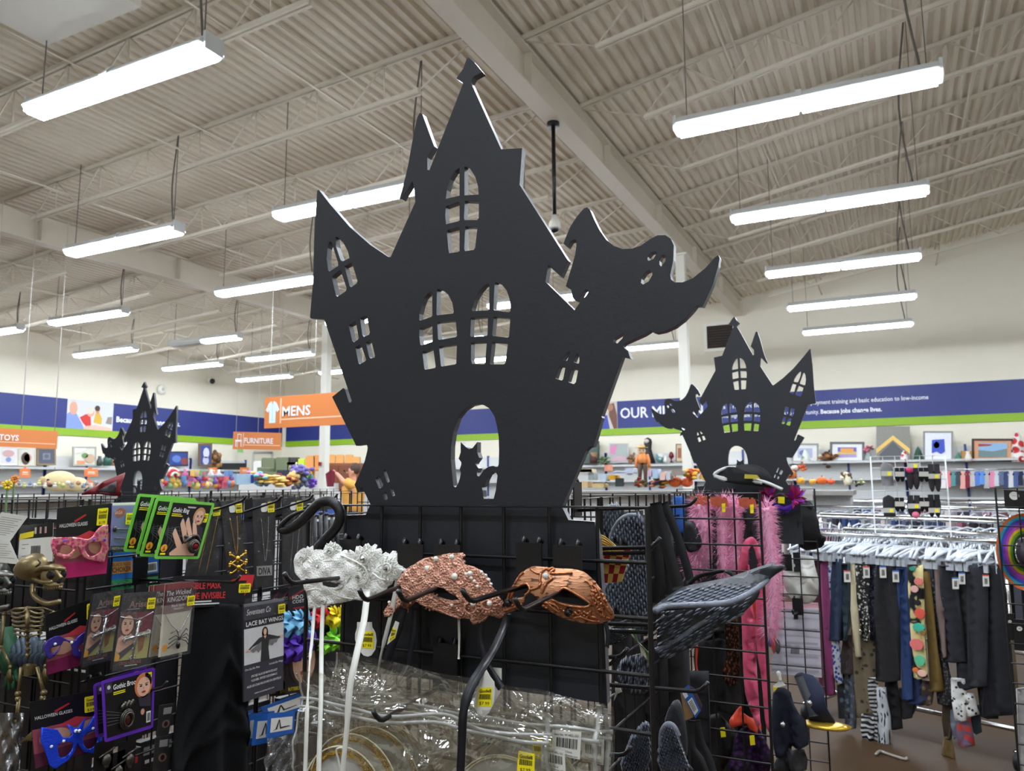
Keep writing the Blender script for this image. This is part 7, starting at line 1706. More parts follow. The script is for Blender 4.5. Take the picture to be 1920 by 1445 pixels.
G = [('trousers', 'magenta trousers at the end of the rack by the wire panel', 1540, 1552, 1053, 1302, M((136, 58, 104), 0.8), 1552, 1567, 0.02), ('trousers', 'maroon trousers half hidden by the white bib', 1525, 1542, 1050, 1300, M((92, 36, 56), 0.8), 1538, 1552, 0.0),
     ('patterned_top', 'blue and white patterned leggings next to the magenta trousers', 1551, 1563, 1050, 1280, sp('blue_white_print', (44, 60, 150), (200, 206, 214), 40, 0.4), 1566, 1578, 0.01), ('trousers', 'dark navy trousers beside the teal ones', 1560, 1580, 1047, 1200, M((36, 48, 74), 0.85), 1556, 1578, 0.05),
     ('trousers', 'dark teal trousers with a white size tag', 1576, 1596, 1056, 1200, M((46, 64, 72), 0.85), 1578, 1590, 0.04, (1588, 1080)), ('trousers', 'long cream trousers standing out among the dark ones', 1593, 1602, 1052, 1230, M((196, 184, 152), 0.8), 1604, 1614, 0.06),
     ('leggings', 'black and white speckled leggings beside the cream trousers', 1605, 1628, 1052, 1200, sp('bw_speckle', (210, 206, 196), (22, 21, 22), 55, 0.35), 1616, 1630, 0.05, (1624, 1072)), ('skirt', 'brown skirt below the teal trousers', 1580, 1606, 1190, 1262, M((62, 50, 48), 0.85), 1578, 1612, 0.0),
     ('leggings', 'dark blue flecked leggings between the speckled pair and the black skirt', 1630, 1646, 1058, 1200, sp('blue_fleck', (70, 76, 96), (26, 28, 38), 60, 0.4), 1634, 1644, 0.02), ('skirt', 'long plain black skirt in the middle of the rack', 1645, 1688, 1056, 1276, M((34, 33, 36), 0.9), 1642, 1686, 0.04, (1655, 1072)),
     ('jeans', 'blue jeans next to the floral trousers', 1684, 1702, 1064, 1310, M((44, 66, 112), 0.85), 1694, 1712, 0.03, (1679, 1080)), ('jeans', 'darker blue jeans tucked behind the other jeans', 1694, 1704, 1062, 1318, M((36, 52, 92), 0.85), 1704, 1733, 0.0), ('floral_trousers', 'cream trousers with large pink and teal flowers', 1702, 1730, 1058, 1270, None, 1714, 1738, 0.07),
     ('trousers', 'mustard brown corduroy trousers next to the floral ones', 1732, 1742, 1070, 1294, M((112, 90, 40), 0.85), 1746, 1768, 0.05), ('leggings', 'dark grey flecked leggings beside the mustard trousers', 1738, 1752, 1084, 1320, sp('grey_fleck', (96, 94, 98), (30, 29, 32), 60, 0.35), 1758, 1788, 0.02), ('trousers', 'taupe trousers between the flecked leggings and the black ones', 1750, 1762, 1060, 1230, M((122, 104, 98), 0.85), 1766, 1774, 0.06),
     ('trousers', 'black wide trousers with a blue topped size tag', 1764, 1790, 1060, 1240, M((38, 38, 44), 0.9), 1770, 1812, 0.05, (1791, 1093)), ('trousers', 'faded black trousers next to the tagged pair', 1790, 1816, 1064, 1290, M((34, 34, 38), 0.9), 1796, 1828, 0.03, (1803, 1084)), ('trousers', 'charcoal trousers with a slim white tag', 1812, 1852, 1060, 1285, M((44, 44, 50), 0.9), 1816, 1850, 0.06, (1848, 1088)),
     ('skirt', 'long black skirt at the end of the rack by the rainbow hat', 1848, 1878, 1060, 1340, M((30, 30, 36), 0.9), 1846, 1906, 0.04), ('trousers', 'long black trousers behind the charcoal pair', 1812, 1860, 1100, 1345, M((27, 27, 32), 0.9), 1838, 1872, 0.0),
     ('leggings', 'blue grey camouflage leggings hanging low beneath the brown skirt', 1572, 1592, 1240, 1345, sp('camo_blue', (96, 108, 126), (50, 52, 58), 22, 0.35), 1576, 1596, -0.02), ('leggings', 'leggings ending in a pale blue flowered cuff', 1586, 1604, 1240, 1364, sp('flower_grey', (110, 112, 116), (66, 72, 84), 30, 0.4), 1586, 1606, -0.01), ('leggings', 'olive leopard print leggings beneath the speckled pair', 1602, 1640, 1190, 1344, sp('leopard', (52, 46, 38), (116, 104, 82), 26, 0.3), 1606, 1642, 0.0),
     ('striped_trousers', 'black and white striped trousers reaching low', 1616, 1640, 1338, 1392, sp('zebra_stripe', (20, 20, 24), (206, 206, 206), 11, 0.55, kind='wave'), 1620, 1636, 0.02), ('striped_trousers', 'black and white slanting striped trousers beside them', 1632, 1646, 1270, 1396, sp('zebra_stripe2', (24, 24, 28), (196, 196, 196), 13, 0.5, kind='wave'), 1634, 1652, 0.01),
     ('trousers', 'white and grey brushed print trousers hanging lowest', 1644, 1662, 1288, 1396, sp('brushed', (30, 30, 34), (200, 204, 210), 12, 0.4, stretch=(6, 6, 0.8)), 1648, 1668, 0.02), ('trousers', 'black trousers behind the white brushed pair', 1660, 1684, 1270, 1366, M((28, 27, 29), 0.9), 1666, 1688, -0.02), ('trousers', 'dark grey trousers below the jeans', 1682, 1725, 1290, 1345, M((46, 45, 48), 0.9), 1682, 1710, -0.05), ('trousers', 'faded navy trousers below the floral ones', 1712, 1735, 1280, 1320, M((50, 56, 82), 0.9), 1714, 1738, 0.0),
     ('leggings', 'tan snakeskin leggings below the mustard trousers', 1730, 1750, 1275, 1320, sp('snake', (126, 106, 84), (70, 58, 50), 30, 0.35), 1732, 1748, 0.0), ('boot_trousers', 'brown olive flared trousers dangling nearly to the floor', 1768, 1786, 1310, 1385, M((62, 50, 30), 0.85), 1772, 1784, -0.03), ('boot_trousers', 'olive flared hem almost touching the floor', 1772, 1784, 1380, 1425, M((104, 84, 46), 0.85), 1766, 1794, -0.03),
     ('leggings', 'white leggings with black spots', 1784, 1810, 1270, 1350, sp('dalmatian', (22, 21, 23), (222, 220, 216), 42, 0.33), 1790, 1812, 0.03), ('leggings', 'second white leggings with black spots, shorter', 1808, 1824, 1300, 1340, sp('dalmatian', (22, 21, 23), (222, 220, 216), 42, 0.33), 1810, 1832, 0.02), ('skirt', 'red floral skirt hem under the spotted leggings', 1794, 1820, 1345, 1398, sp('red_floral', (196, 66, 60), (120, 96, 116), 24, 0.45), 1798, 1824, -0.01), ('trousers', 'pale blue grey trouser leg beside the spotted leggings', 1784, 1796, 1330, 1380, M((126, 134, 150), 0.85), 1786, 1796, -0.03), ('trousers', 'teal black trousers below the charcoal pair', 1822, 1840, 1320, 1372, M((36, 46, 54), 0.9), 1826, 1838, -0.04)]
mflo = sp('big_floral', (226, 210, 150), (24, 24, 28), 13, 0.62, stretch=(1, 1, 0.8))
for g in G:
    garment(g[0], g[1], g[2], g[3], g[4], g[5], g[6] or mflo, g[7], g[8], g[9], 0.02, g[10] if len(g) > 10 else None, 2)
flo = [o for o in bpy.data.objects if o.name.startswith('floral_trousers')][0]
mb = MB()
for k, (x, y, r, c) in enumerate(((1710, 1066, 4, (46, 150, 120)), (1722, 1090, 6, (232, 130, 120)), (1714, 1104, 5, (238, 180, 176)), (1724, 1150, 7, (226, 92, 74)), (1722, 1176, 8, (70, 190, 160)), (1718, 1208, 9, (232, 120, 116)), (1730, 1186, 4, (140, 110, 50)), (1724, 1238, 7, (96, 196, 150)), (1728, 1262, 6, (238, 190, 170)), (1716, 1256, 4, (226, 120, 60)), (1720, 1130, 4, (24, 24, 28)))):
    c0_ = PL(x, y, 0.105); mb.lathe(c0_, [(r * 0.0042, -0.012), (r * 0.0042, 0.0005), (r * 0.002, 0.001), (0, 0.001)], M(c), 7 + k % 3, -RN, None, False, 1.0, 0.75 + 0.1 * (k % 4))
mb.build('flower_print', flo)
# garments on the racks beyond, and their hangers
bc = [(60, 60, 70), (40, 44, 60), (110, 104, 110), (150, 90, 104), (36, 34, 38), (84, 96, 120), (150, 150, 156), (50, 70, 120), (120, 70, 80), (200, 190, 186)]
for k, (px, n) in enumerate((((1480, 966.5), 26), ((1440, 947), 26), ((1400, 937), 24))):
    a = onZ(px[0], px[1], RZ)
    for i in range(n):
        p = a + RD * (0.15 + (2.4 + 0.9 * k) * i / n); o = dup(h0, p, yaw + RH.uniform(-0.5, 0.5), 'clear hanger on the %s rack beyond the trousers' % ORD[k + 1], 'clear hangers on the %s rack' % ORD[k + 1])
        mb = MB(); L = RH.uniform(0.55, 0.8); c = bc[RH.randrange(len(bc))]; q = p - V3((0, 0, 0.13))
        mb.prism([q + RN * 0.17, q - RN * 0.17, q - RN * 0.2 - V3((0, 0, L)), q + RN * 0.2 - V3((0, 0, L))], RD * 0.05, M(c, 0.85)); tag(mb.build('garment'), 'folded garment hanging on the %s rack beyond the trousers' % ORD[k + 1], 'garment', 'garments on the %s rack' % ORD[k + 1])
# loose strip on the floor
mb = MB(); P = [onZ(x, y, 0.01) for x, y in ((1642, 1414), (1650, 1408), (1662, 1412), (1680, 1418), (1697, 1423), (1700, 1420))]; mb.tube(spline(P, 4), 0.008, M((150, 140, 130), 0.3), 6); tag(mb.build('fallen_hanger'), 'loose clear hanger piece lying on the brown floor under the rack', 'hanger')
# ------------------------------------------------------------------ white accessory grid
Wp = onZ(1632, 856, 1.71); Wd = 4.9 / Wp.y if False else 1.0
YW2 = 5.75
x0w, zt = onY(1632, 856, YW2).x, onY(1632, 856, YW2).z; wW = onY(1772, 856, YW2).x - x0w
grid_panel('white wire grid panel hung with beanies and gloves above the clothes rack', x0w, YW2, 'X', 6, zt, onY(1632, 990, YW2).z, mat('white_wire', (222, 224, 224), 0.35), 'accessory_grid', None, wW / 6)
ag = [o for o in bpy.data.objects if o.name == 'accessory_grid'][0]
for xx in (x0w, x0w + wW):
    mb = MB(); mb.tube([(xx, YW2, 0.0), (xx, YW2, zt)], 0.0045, _mats['white_wire'], 6); mb.build('upright', ag)
def woolly(name, lab, x, y, w_, h, c, hd, yel=True, pom=None):
    t = thing(name, lab, 'knitwear', onY(x, y + h / 2, 5.69), 'knitwear on the white grid'); mb = MB(); k = 0.0036; cc = onY(x, y, 5.71)
    if name == 'beanie':
        mb.grid(lambda u, v: cc + V3((w_ / 2 * k * math.cos(u * 6.283) * (math.sqrt(max(0, 1 - (2 * v - 1) ** 4)) if v > 0.5 else 1) * (0.9 + 0.1 * v), 0.03 * math.sin(u * 6.283), (v - 0.5) * h * k)), 14, 9, M(c, 0.95, bump=0.4))
    else:
        for s in (-1, 1):
            mb.ball(cc + V3((s * w_ * 0.22 * k, 0, 0)), (w_ * 0.26 * k, 0.02, h * 0.5 * k), M(c, 0.95, bump=0.4), 10, 8)
            mb.box(cc + V3((s * w_ * 0.22 * k, 0, h * 0.36 * k)), (w_ * 0.4 * k, 0.035, h * 0.28 * k), M(c, 0.95, bump=0.4))
    mb.build('knit_body', t)
    f = Fr(*[onY(a, b, 5.64) for a, b in ((x - w_ / 2, y + hd), (x + w_ / 2, y + hd), (x + w_ / 2, y + hd + 9), (x - w_ / 2, y + hd + 9))]); mb = MB(); f.slab(mb, M((190, 186, 176)), 0.003); 
    if yel: f.rect(mb, 0.55, 0.15, 0.85, 0.9, m_yel, 1)
    mb.build('paper_band', t)
    if pom: mb = MB(); mb.ball(onY(pom[0], pom[1], 5.66), 0.022, M(pom[2], 0.95), 10, 7); mb.build('pompom', t)
woolly('beanie', 'grey marl beanie hanging at the top of the white grid', 1663, 888, 22, 44, (128, 128, 130), -5); woolly('gloves', 'black and pink gloves with a pink pompom on the white grid', 1712, 896, 22, 42, (56, 48, 52), -28, True, (1705, 880, (232, 70, 120)))
woolly('gloves', 'charcoal gloves with a grey paper band high on the white grid', 1752, 896, 22, 50, (52, 50, 52), -8); woolly('beanie', 'black beanie low on the white grid beneath the grey marl one', 1667, 948, 22, 40, (44, 43, 45), 4)
woolly('gloves', 'dark gloves with a pink flower low on the white grid', 1714, 948, 24, 38, (48, 47, 50), -4, True, (1717, 965, (236, 120, 150))); woolly('gloves', 'black gloves with a pale band low on the white grid', 1752, 948, 22, 40, (36, 35, 37), 4)
for i, (x, y) in enumerate(((1687, 890), (1732, 890), (1687, 946), (1733, 946))):
    woolly('gloves', 'plain black gloves seen between the banded ones, %s pair' % ('first', 'second', 'third', 'fourth')[i], x, y, 18, 26, (28, 27, 29), -6, False)
# ================================================================== SHELVES, FURNITURE AND GOODS BY THE WALLS
m_shelf = mat('shelf_grey', (196, 198, 198), 0.45, var=0.03); m_post = M((52, 70, 130), 0.5); m_back = M((206, 206, 204), 0.6)
PBK = lambda x, y, d=0.0: onY(x, y, 23.62 - d)
PLW = lambda x, y, d=0.0: onX(x, y, -21.92 + d)
SHZ = 2.1
def shelf_unit(name, lab, a, b, n_out):
    """wall shelving: back panel, uprights, and three shelf boards"""
    a, b, n_out = V3(a), V3(b), V3(n_out); d = (b - a).normalized(); L = (b - a).length; t = thing(name, lab, 'shelving', (a + b) / 2, 'wall shelving units')
    mb = MB(); mb.prism([a, b, b + V3((0, 0, 2.45)), a + V3((0, 0, 2.45))], n_out * 0.03, m_back); mb.build('back_panel', t)
    for k in range(3):
        e = a + d * L * k / 2; mb = MB(); mb.prism([e - d * 0.03, e + d * 0.03, e + d * 0.03 + n_out * 0.06, e - d * 0.03 + n_out * 0.06], (0, 0, 2.5), m_post); mb.build('upright', t)
    for z in (SHZ, 1.62, 1.1, 0.5):
        mb = MB(); mb.prism([a + V3((0, 0, z - 0.06)), b + V3((0, 0, z - 0.06)), b + n_out * 0.5 + V3((0, 0, z - 0.06)), a + n_out * 0.5 + V3((0, 0, z - 0.06))], (0, 0, 0.06), m_shelf); mb.build('shelf_board', t)
    return t
for k in range(9):
    x = -20.0 + 2.9 * k
    shelf_unit('shelving_unit', 'grey shelving unit on the mission banner wall, number %s from the corner' % ('one', 'two', 'three', 'four', 'five', 'six', 'seven', 'eight', 'nine')[k], (x, 23.96, 0), (x + 2.88, 23.96, 0), (0, -1, 0))
for k in range(5):
    y = 9.0 + 2.6 * k
    shelf_unit('shelving_unit', 'grey shelving unit on the long blue banner wall, number %s going toward the corner' % ('one', 'two', 'three', 'four', 'five')[k], (WX + 0.03, y + 2.58, 0), (WX + 0.03, y, 0), (1, 0, 0))
def picture(lab, px, P, fr, mt, art=(), fw=0.07, mw=0.16, name='framed_picture'):
    f = Fr(*[P(x, y) for x, y in px]); f.step = 0.006
    t = thing(name, lab, 'picture', f.at(0.5, 1)); mb = MB()
    th = 0.04; fh = fw / f.asp if f.asp else fw
    for r in ((0, 0, 1, fh), (0, 1 - fh, 1, 1), (0, fh, fw, 1 - fh), (1 - fw, fh, 1, 1 - fh)):
        f.slab(mb, M(fr, 0.5), th, *r)
    mb.build('frame', t); mb = MB(); f.rect(mb, fw, fh, 1 - fw, 1 - fh, M(mt, 0.5), -2); g = f.sub(fw + mw, fh + mw, 1 - fw - mw, 1 - fh - mw, -1)
    for (pts, c) in art:
        if pts == 'bg': g.rect(mb, 0, 0, 1, 1, M(c), 1)
        elif len(pts) == 4 and not isinstance(pts[0], tuple): g.ell(mb, *pts, M(c), 2)
        else: g.poly(mb, pts, M(c), 2)
    mb.build('print', t); return t
q4 = lambda x0, y0, x1, y1: [(x0, y0), (x1, y0), (x1, y1), (x0, y1)]
picture('grey framed sketch with blue shapes on the wall shelf, next to the snowman tree', q4(1484, 831, 1535, 867), PBK, (150, 150, 146), (222, 222, 220), (('bg', (176, 180, 206)), ((0.4, 0.5, 0.3, 0.3), (110, 120, 160))))
picture('dark framed picture of a sunset over pink flowers on the wall shelf', q4(1556, 828, 1621, 867), PBK, (96, 98, 98), (226, 226, 222), (('bg', (96, 104, 190)), ([(0.15, 0.1), (0.85, 0.1), (0.85, 0.5), (0.15, 0.5)], (232, 160, 70)), ([(0, 0.45), (1, 0.45), (1, 0.7), (0, 0.7)], (214, 180, 110)), ([(0, 0.7), (1, 0.7), (1, 1), (0, 1)], (170, 150, 190))))
picture('tall picture of a blue abstract in a wide white mount on the wall shelf', q4(1731, 808, 1787, 866), PBK, (140, 138, 136), (226, 228, 236), (([(0.1, 0.1), (0.9, 0.05), (0.95, 0.8), (0.7, 0.95), (0.4, 0.8), (0.1, 0.9)], (62, 84, 186)), ((0.4, 0.4, 0.2, 0.2), (110, 130, 210))), 0.06, 0.18)
picture('wide brown framed landscape in an orange tan mount on the wall shelf', q4(1822, 822, 1901, 865), PBK, (66, 44, 36), (206, 150, 110), (('bg', (140, 176, 210)), ([(0, 0.5), (0.5, 0.6), (1, 0.4), (1, 1), (0, 1)], (110, 130, 130)), ([(0.0, 0.05), (0.5, 0.1), (0.4, 0.2), (0, 0.25)], (170, 60, 50))), 0.06, 0.1)  # print of blue ground, grey hills and a red streak, tan mount
picture('pink and grey mirror panel on the shelf beside the scarecrow', q4(1142, 831, 1178, 867), PBK, (190, 188, 188), (166, 170, 172), (('bg', (160, 168, 164)), ([(0, 0.1), (0.4, 0), (0.3, 0.6), (0, 0.5)], (206, 130, 170)), ([(0.1, 0.75), (0.5, 0.65), (1, 0.75), (1, 1), (0, 1)], (190, 160, 170))), 0.04, 0.02)
picture('narrow brown framed picture half behind the column', q4(1267, 832, 1281, 866), PBK, (84, 56, 44), (196, 176, 140), (('bg', (150, 90, 70)),), 0.1, 0.18)
picture('white picture of flowers in a blue vase at the picture edge', q4(-2, 838, 33, 872), PLW, (224, 224, 220), (224, 222, 218), (('bg', (216, 212, 214)), ((0.5, 0.3, 0.42, 0.26), (196, 160, 160)), ((0.5, 0.75, 0.2, 0.18), (120, 140, 190))), 0.04, 0.08)
picture('picture of a woman with brown hair under the toys sign', q4(34, 840, 67, 873), PLW, (214, 204, 180), (222, 222, 214), (('bg', (206, 204, 196)), ((0.4, 0.6, 0.3, 0.42), (72, 54, 40)), ((0.55, 0.55, 0.26, 0.28), (206, 150, 136))), 0.05, 0.03)
picture('square picture in a brown frame with a slate mount under the toys sign', q4(69, 839, 105, 872), PLW, (134, 116, 88), (84, 90, 106), (('bg', (128, 130, 142)), ((0.5, 0.45, 0.3, 0.3), (96, 98, 116))), 0.1, 0.2)
picture('silver framed mirror with painted reflections on the shelf', q4(137, 837, 181, 873), PLW, (172, 170, 162), (214, 214, 200), (([(0, 0), (0.6, 0), (0.3, 0.25), (0, 0.3)], (240, 240, 238)), ((0.5, 0.45, 0.16, 0.16), (110, 150, 90)), ((0.75, 0.65, 0.25, 0.28), (196, 168, 140)), ([(0.1, 0.78), (0.5, 0.78), (0.5, 1), (0.1, 1)], (220, 150, 110))), 0.06, 0.01)  # reflections painted into the mirror as white, green and tan patches
picture('dark framed painting of a blue night on the shelf behind the small haunted house', q4(315, 846, 353, 874), PLW, (50, 50, 60), (56, 74, 140), (('bg', (50, 70, 140)), ((0.4, 0.5, 0.25, 0.3), (96, 124, 190)), ((0.85, 0.7, 0.2, 0.3), (134, 64, 60))), 0.05, 0.02)
picture('brown framed picture of a pale wolf on blue leaning on the shelf', q4(373, 831, 398, 874), PLW, (110, 88, 62), (60, 70, 130), (('bg', (60, 72, 140)), ((0.55, 0.4, 0.3, 0.28), (206, 210, 228)), ((0.5, 0.8, 0.3, 0.22), (190, 196, 216))), 0.12, 0.0)
# slate house-shaped sign
t = thing('slate_sign', 'grey slate wall sign with a yellow roof line above the red box', 'sign', PBK(1675, 866)); f = Fr(*[PBK(x, y) for x, y in q4(1643, 799, 1706, 867)]); f.step = 0.01  # roof line is a plain yellow chevron on the slate
mb = MB(); f.slab(mb, M((140, 138, 130), 0.7, var=0.3), 0.06); f.poly(mb, [(0.0, 0.62), (0.5, 0.25), (1, 0.62), (1, 0.76), (0.5, 0.38), (0, 0.76)], M((232, 196, 110)), 2); f.poly(mb, [(0.1, 0.78), (0.5, 0.42), (0.9, 0.78), (0.9, 1), (0.1, 1)], M((92, 92, 96)), 2); mb.build('panel', t)
def item(name, lab, cat, P, build, at, group=None):
    t = thing(name, lab, cat, P(*at), group); build(t); return t
def bx(px, P, m, dp=0.2):
    mb = MB(); f = Fr(*[P(x, y) for x, y in px]); f.slab(mb, m, dp); return mb
def solid(name, lab, cat, px, P, m, dp=0.2, group=None, extra=None):
    f = Fr(*[P(x, y) for x, y in px]); f.step = 0.008; mb = MB(); f.slab(mb, m, dp)
    if extra: extra(f, mb)
    return tag(mb.build(name), lab, cat, group)
def vase(name, lab, cat, x, yb, yt, P, m, prof, group=None):
    a, b = P(x, yb), P(x, yt); h = (b - a).length; mb = MB(); mb.lathe(a, [(r * h, z * h) for r, z in prof], m, 14); return tag(mb.build(name), lab, cat, group)
def tuft(name, lab, cat, x, y, rx, ry, P, cols, n=40, seed=1, group=None):
    rr = random.Random(seed); c = P(x, y); kx = (P(x + 1, y) - c).length; mb = MB()
    for i in range(n):
        d = V3((rr.gauss(0, 0.5), rr.gauss(0, 0.5), rr.gauss(0, 0.5))); q = c + V3((d.x * rx, d.y * rx, d.z * ry)) * kx
        mb.ball(q, (rx * kx * 0.4, rx * kx * 0.4, ry * kx * 0.32), M(cols[i % len(cols)], 0.8), 6, 4)
    return tag(mb.build(name), lab, cat, group)
solid('red_box', 'red gift box standing before the slate sign', 'box', q4(1648, 842, 1683, 867), PBK, M((176, 28, 40)), 0.3)
VS = [(0, 0), (0.25, 0), (0.34, 0.3), (0.2, 0.7), (0.14, 0.85), (0.2, 1), (0, 1)]
vase('santa_figure', 'little red and white Santa figure by the red box', 'figurine', 1696, 866, 844, PBK, sp('santa', (196, 40, 44), (232, 226, 222), 9, 0.4), [(0, 0), (0.34, 0), (0.3, 0.5), (0.2, 0.62), (0.22, 0.75), (0.12, 0.9), (0, 1)])
vase('snowman_tree', 'white cone figure with a green print in front of the sketch', 'figurine', 1511, 867, 842, PBK, sp('snowtree', (222, 224, 220), (150, 180, 140), 5, 0.6), [(0, 0), (0.4, 0), (0.3, 0.4), (0.24, 0.6), (0.16, 0.8), (0.1, 0.95), (0, 1)])
solid('white_box', 'small white box beside the white cone figure', 'box', q4(1526, 852, 1543, 867), PBK, m_paper)
tuft('dried_flowers', 'brown dried flower bunch between two pictures on the wall shelf', 'plant', 1553, 856, 13, 11, PBK, [(122, 78, 48), (90, 60, 40), (160, 110, 60)], 40, 2)
vase('flower_vase', 'grey vase of pink flowers next to the slate sign', 'vase', 1629, 867, 845, PBK, M((150, 160, 156), 0.3), VS); tuft('pink_bouquet', 'pink flowers spilling from the grey vase', 'flowers', 1628, 841, 8, 6, PBK, [(220, 90, 130), (226, 120, 150), (70, 90, 60)], 24, 3)
TREE = [(0, 0), (0.36, 0.02), (0.24, 0.35), (0.27, 0.37), (0.15, 0.68), (0.17, 0.7), (0, 1)]
vase('toy_tree', 'dark green ornamental tree between the slate sign and the blue abstract', 'ornament', 1723, 866, 836, PBK, M((56, 92, 76)), TREE); vase('toy_tree', 'pale green glass tree beside the blue abstract', 'ornament', 1798, 866, 846, PBK, M((80, 140, 120), 0.2), TREE)
solid('wooden_box', 'tan wooden box behind a white vase on the wall shelf', 'box', q4(1803, 845, 1828, 866), PBK, M((176, 128, 66))); vase('white_vase', 'small white vase before the tan box', 'vase', 1816, 865, 846, lambda x, y: PBK(x, y, 0.3), M((226, 222, 214), 0.25), VS)
vase('gnome_stack', 'tall stack of red and white gnomes at the picture edge', 'figurine', 1911, 866, 806, PBK, sp('gnome', (190, 40, 44), (224, 220, 214), 5, 0.45), [(0, 0), (0.2, 0), (0.2, 0.28), (0.12, 0.34), (0.18, 0.4), (0.16, 0.62), (0.1, 0.68), (0.13, 0.78), (0.06, 0.92), (0, 1)])
solid('dark_board', 'dark green board leaning on the shelf beside the drum', 'board', q4(1078, 826, 1120, 868), PBK, M((70, 88, 84))); vase('toy_drum', 'brown banded drum on the wall shelf', 'drum', 1113, 868, 848, lambda x, y: PBK(x, y, 0.3), sp('drum', (140, 110, 74), (74, 40, 36), 3, 0.5), [(0, 0), (0.34, 0), (0.37, 0.4), (0.34, 0.62), (0.36, 1), (0, 1)])
tuft('potted_plant', 'low green plant between the drum and the mirror panel', 'plant', 1132, 863, 9, 6, PBK, [(96, 124, 84), (130, 150, 110)], 24, 5); tuft('small_bear', 'small brown toy by the mirror panel', 'toy', 1184, 861, 6, 7, PBK, [(150, 110, 78)], 40, 6)
vase('white_bowl', 'white and teal bowl on the shelf near the column', 'bowl', 1238, 867, 850, PBK, sp('bowl', (214, 214, 206), (90, 140, 140), 4, 0.5), [(0, 0), (0.25, 0), (0.5, 0.4), (0.46, 0.9), (0.3, 1), (0, 1)]); vase('red_goblet', 'dark red vase on a pale foot near the column', 'vase', 1259, 867, 847, PBK, M((110, 24, 38), 0.2), [(0, 0), (0.2, 0), (0.06, 0.15), (0.06, 0.3), (0.26, 0.55), (0.2, 0.85), (0.1, 1), (0, 1)]); vase('white_jar', 'white jar between the bowl and the red vase', 'jar', 1248, 867, 854, lambda x, y: PBK(x, y, 0.2), M((222, 220, 212)), VS); vase('orange_vase', 'orange and brown vase past the column', 'vase', 1305, 868, 852, PBK, M((170, 90, 60)), VS)
# scarecrow and witch dolls
P9 = lambda x, y, d=0.0: onY(x, y, 11.9 + d)
t = thing('scarecrow_doll', 'scarecrow doll in an orange shirt and straw hat standing on a display', 'doll', P9(1205, 902)); k = (P9(1206, 860) - P9(1205, 860)).length; so, sb_, st = M((222, 140, 76)), M((84, 64, 48)), M((206, 170, 104))
mb = MB(); mb.ball(P9(1203, 845), (8 * k, 7 * k, 6.5 * k), M((222, 190, 150)), 12, 8); mb.build('head', t)
mb = MB(); mb.lathe(P9(1203, 839), [(12 * k, 0), (12 * k, 0.4 * k), (7 * k, k), (6 * k, 4 * k), (3 * k, 5.5 * k), (0, 6 * k)], st, 14); mb.build('hat', t)
mb = MB(); mb.tube([P9(1205, 849), P9(1205, 858), P9(1205, 868)], [4 * k, 9 * k, 8 * k], so, 10); mb.tube([P9(1198, 852), P9(1194, 864), P9(1193, 876)], [4 * k, 3.4 * k, 3 * k], so, 8); mb.tube([P9(1212, 852), P9(1216, 864), P9(1217, 876)], [4 * k, 3.4 * k, 3 * k], so, 8); mb.build('shirt', t)
for s in (-1, 1):
    mb = MB(); mb.tube([P9(1205 + s * 3, 866), P9(1205 + s * 5, 882), P9(1205 + s * 6, 913)], [4.4 * k, 3.6 * k, 3 * k], sb_, 8); mb.build('leg', t)
    mb = MB(); mb.ball(P9(1205 + s * 12, 879), 3 * k, st, 8, 6); mb.build('hand', t)
    mb = MB(); mb.ball(P9(1203 + s * 3, 844, -0.07), k * 1.3, M((60, 80, 110)), 6, 5); mb.build('eye', t)
t = thing('witch_doll', 'black hooded doll with a pale face behind the scarecrow', 'doll', PBK(1213, 848)); k = (PBK(1214, 860) - PBK(1213, 860)).length
mb = MB(); mb.lathe(PBK(1216, 868), [(0, 0), (13 * k, 0), (9 * k, 14 * k), (6 * k, 26 * k), (7.5 * k, 38 * k), (6 * k, 44 * k), (0, 47 * k)], M((26, 24, 26)), 14); mb.build('robe', t); mb = MB(); mb.ball(PBK(1212, 827, 6 * k), (5 * k, 3 * k, 4 * k), M((206, 190, 186)), 10, 7); mb.build('face', t)
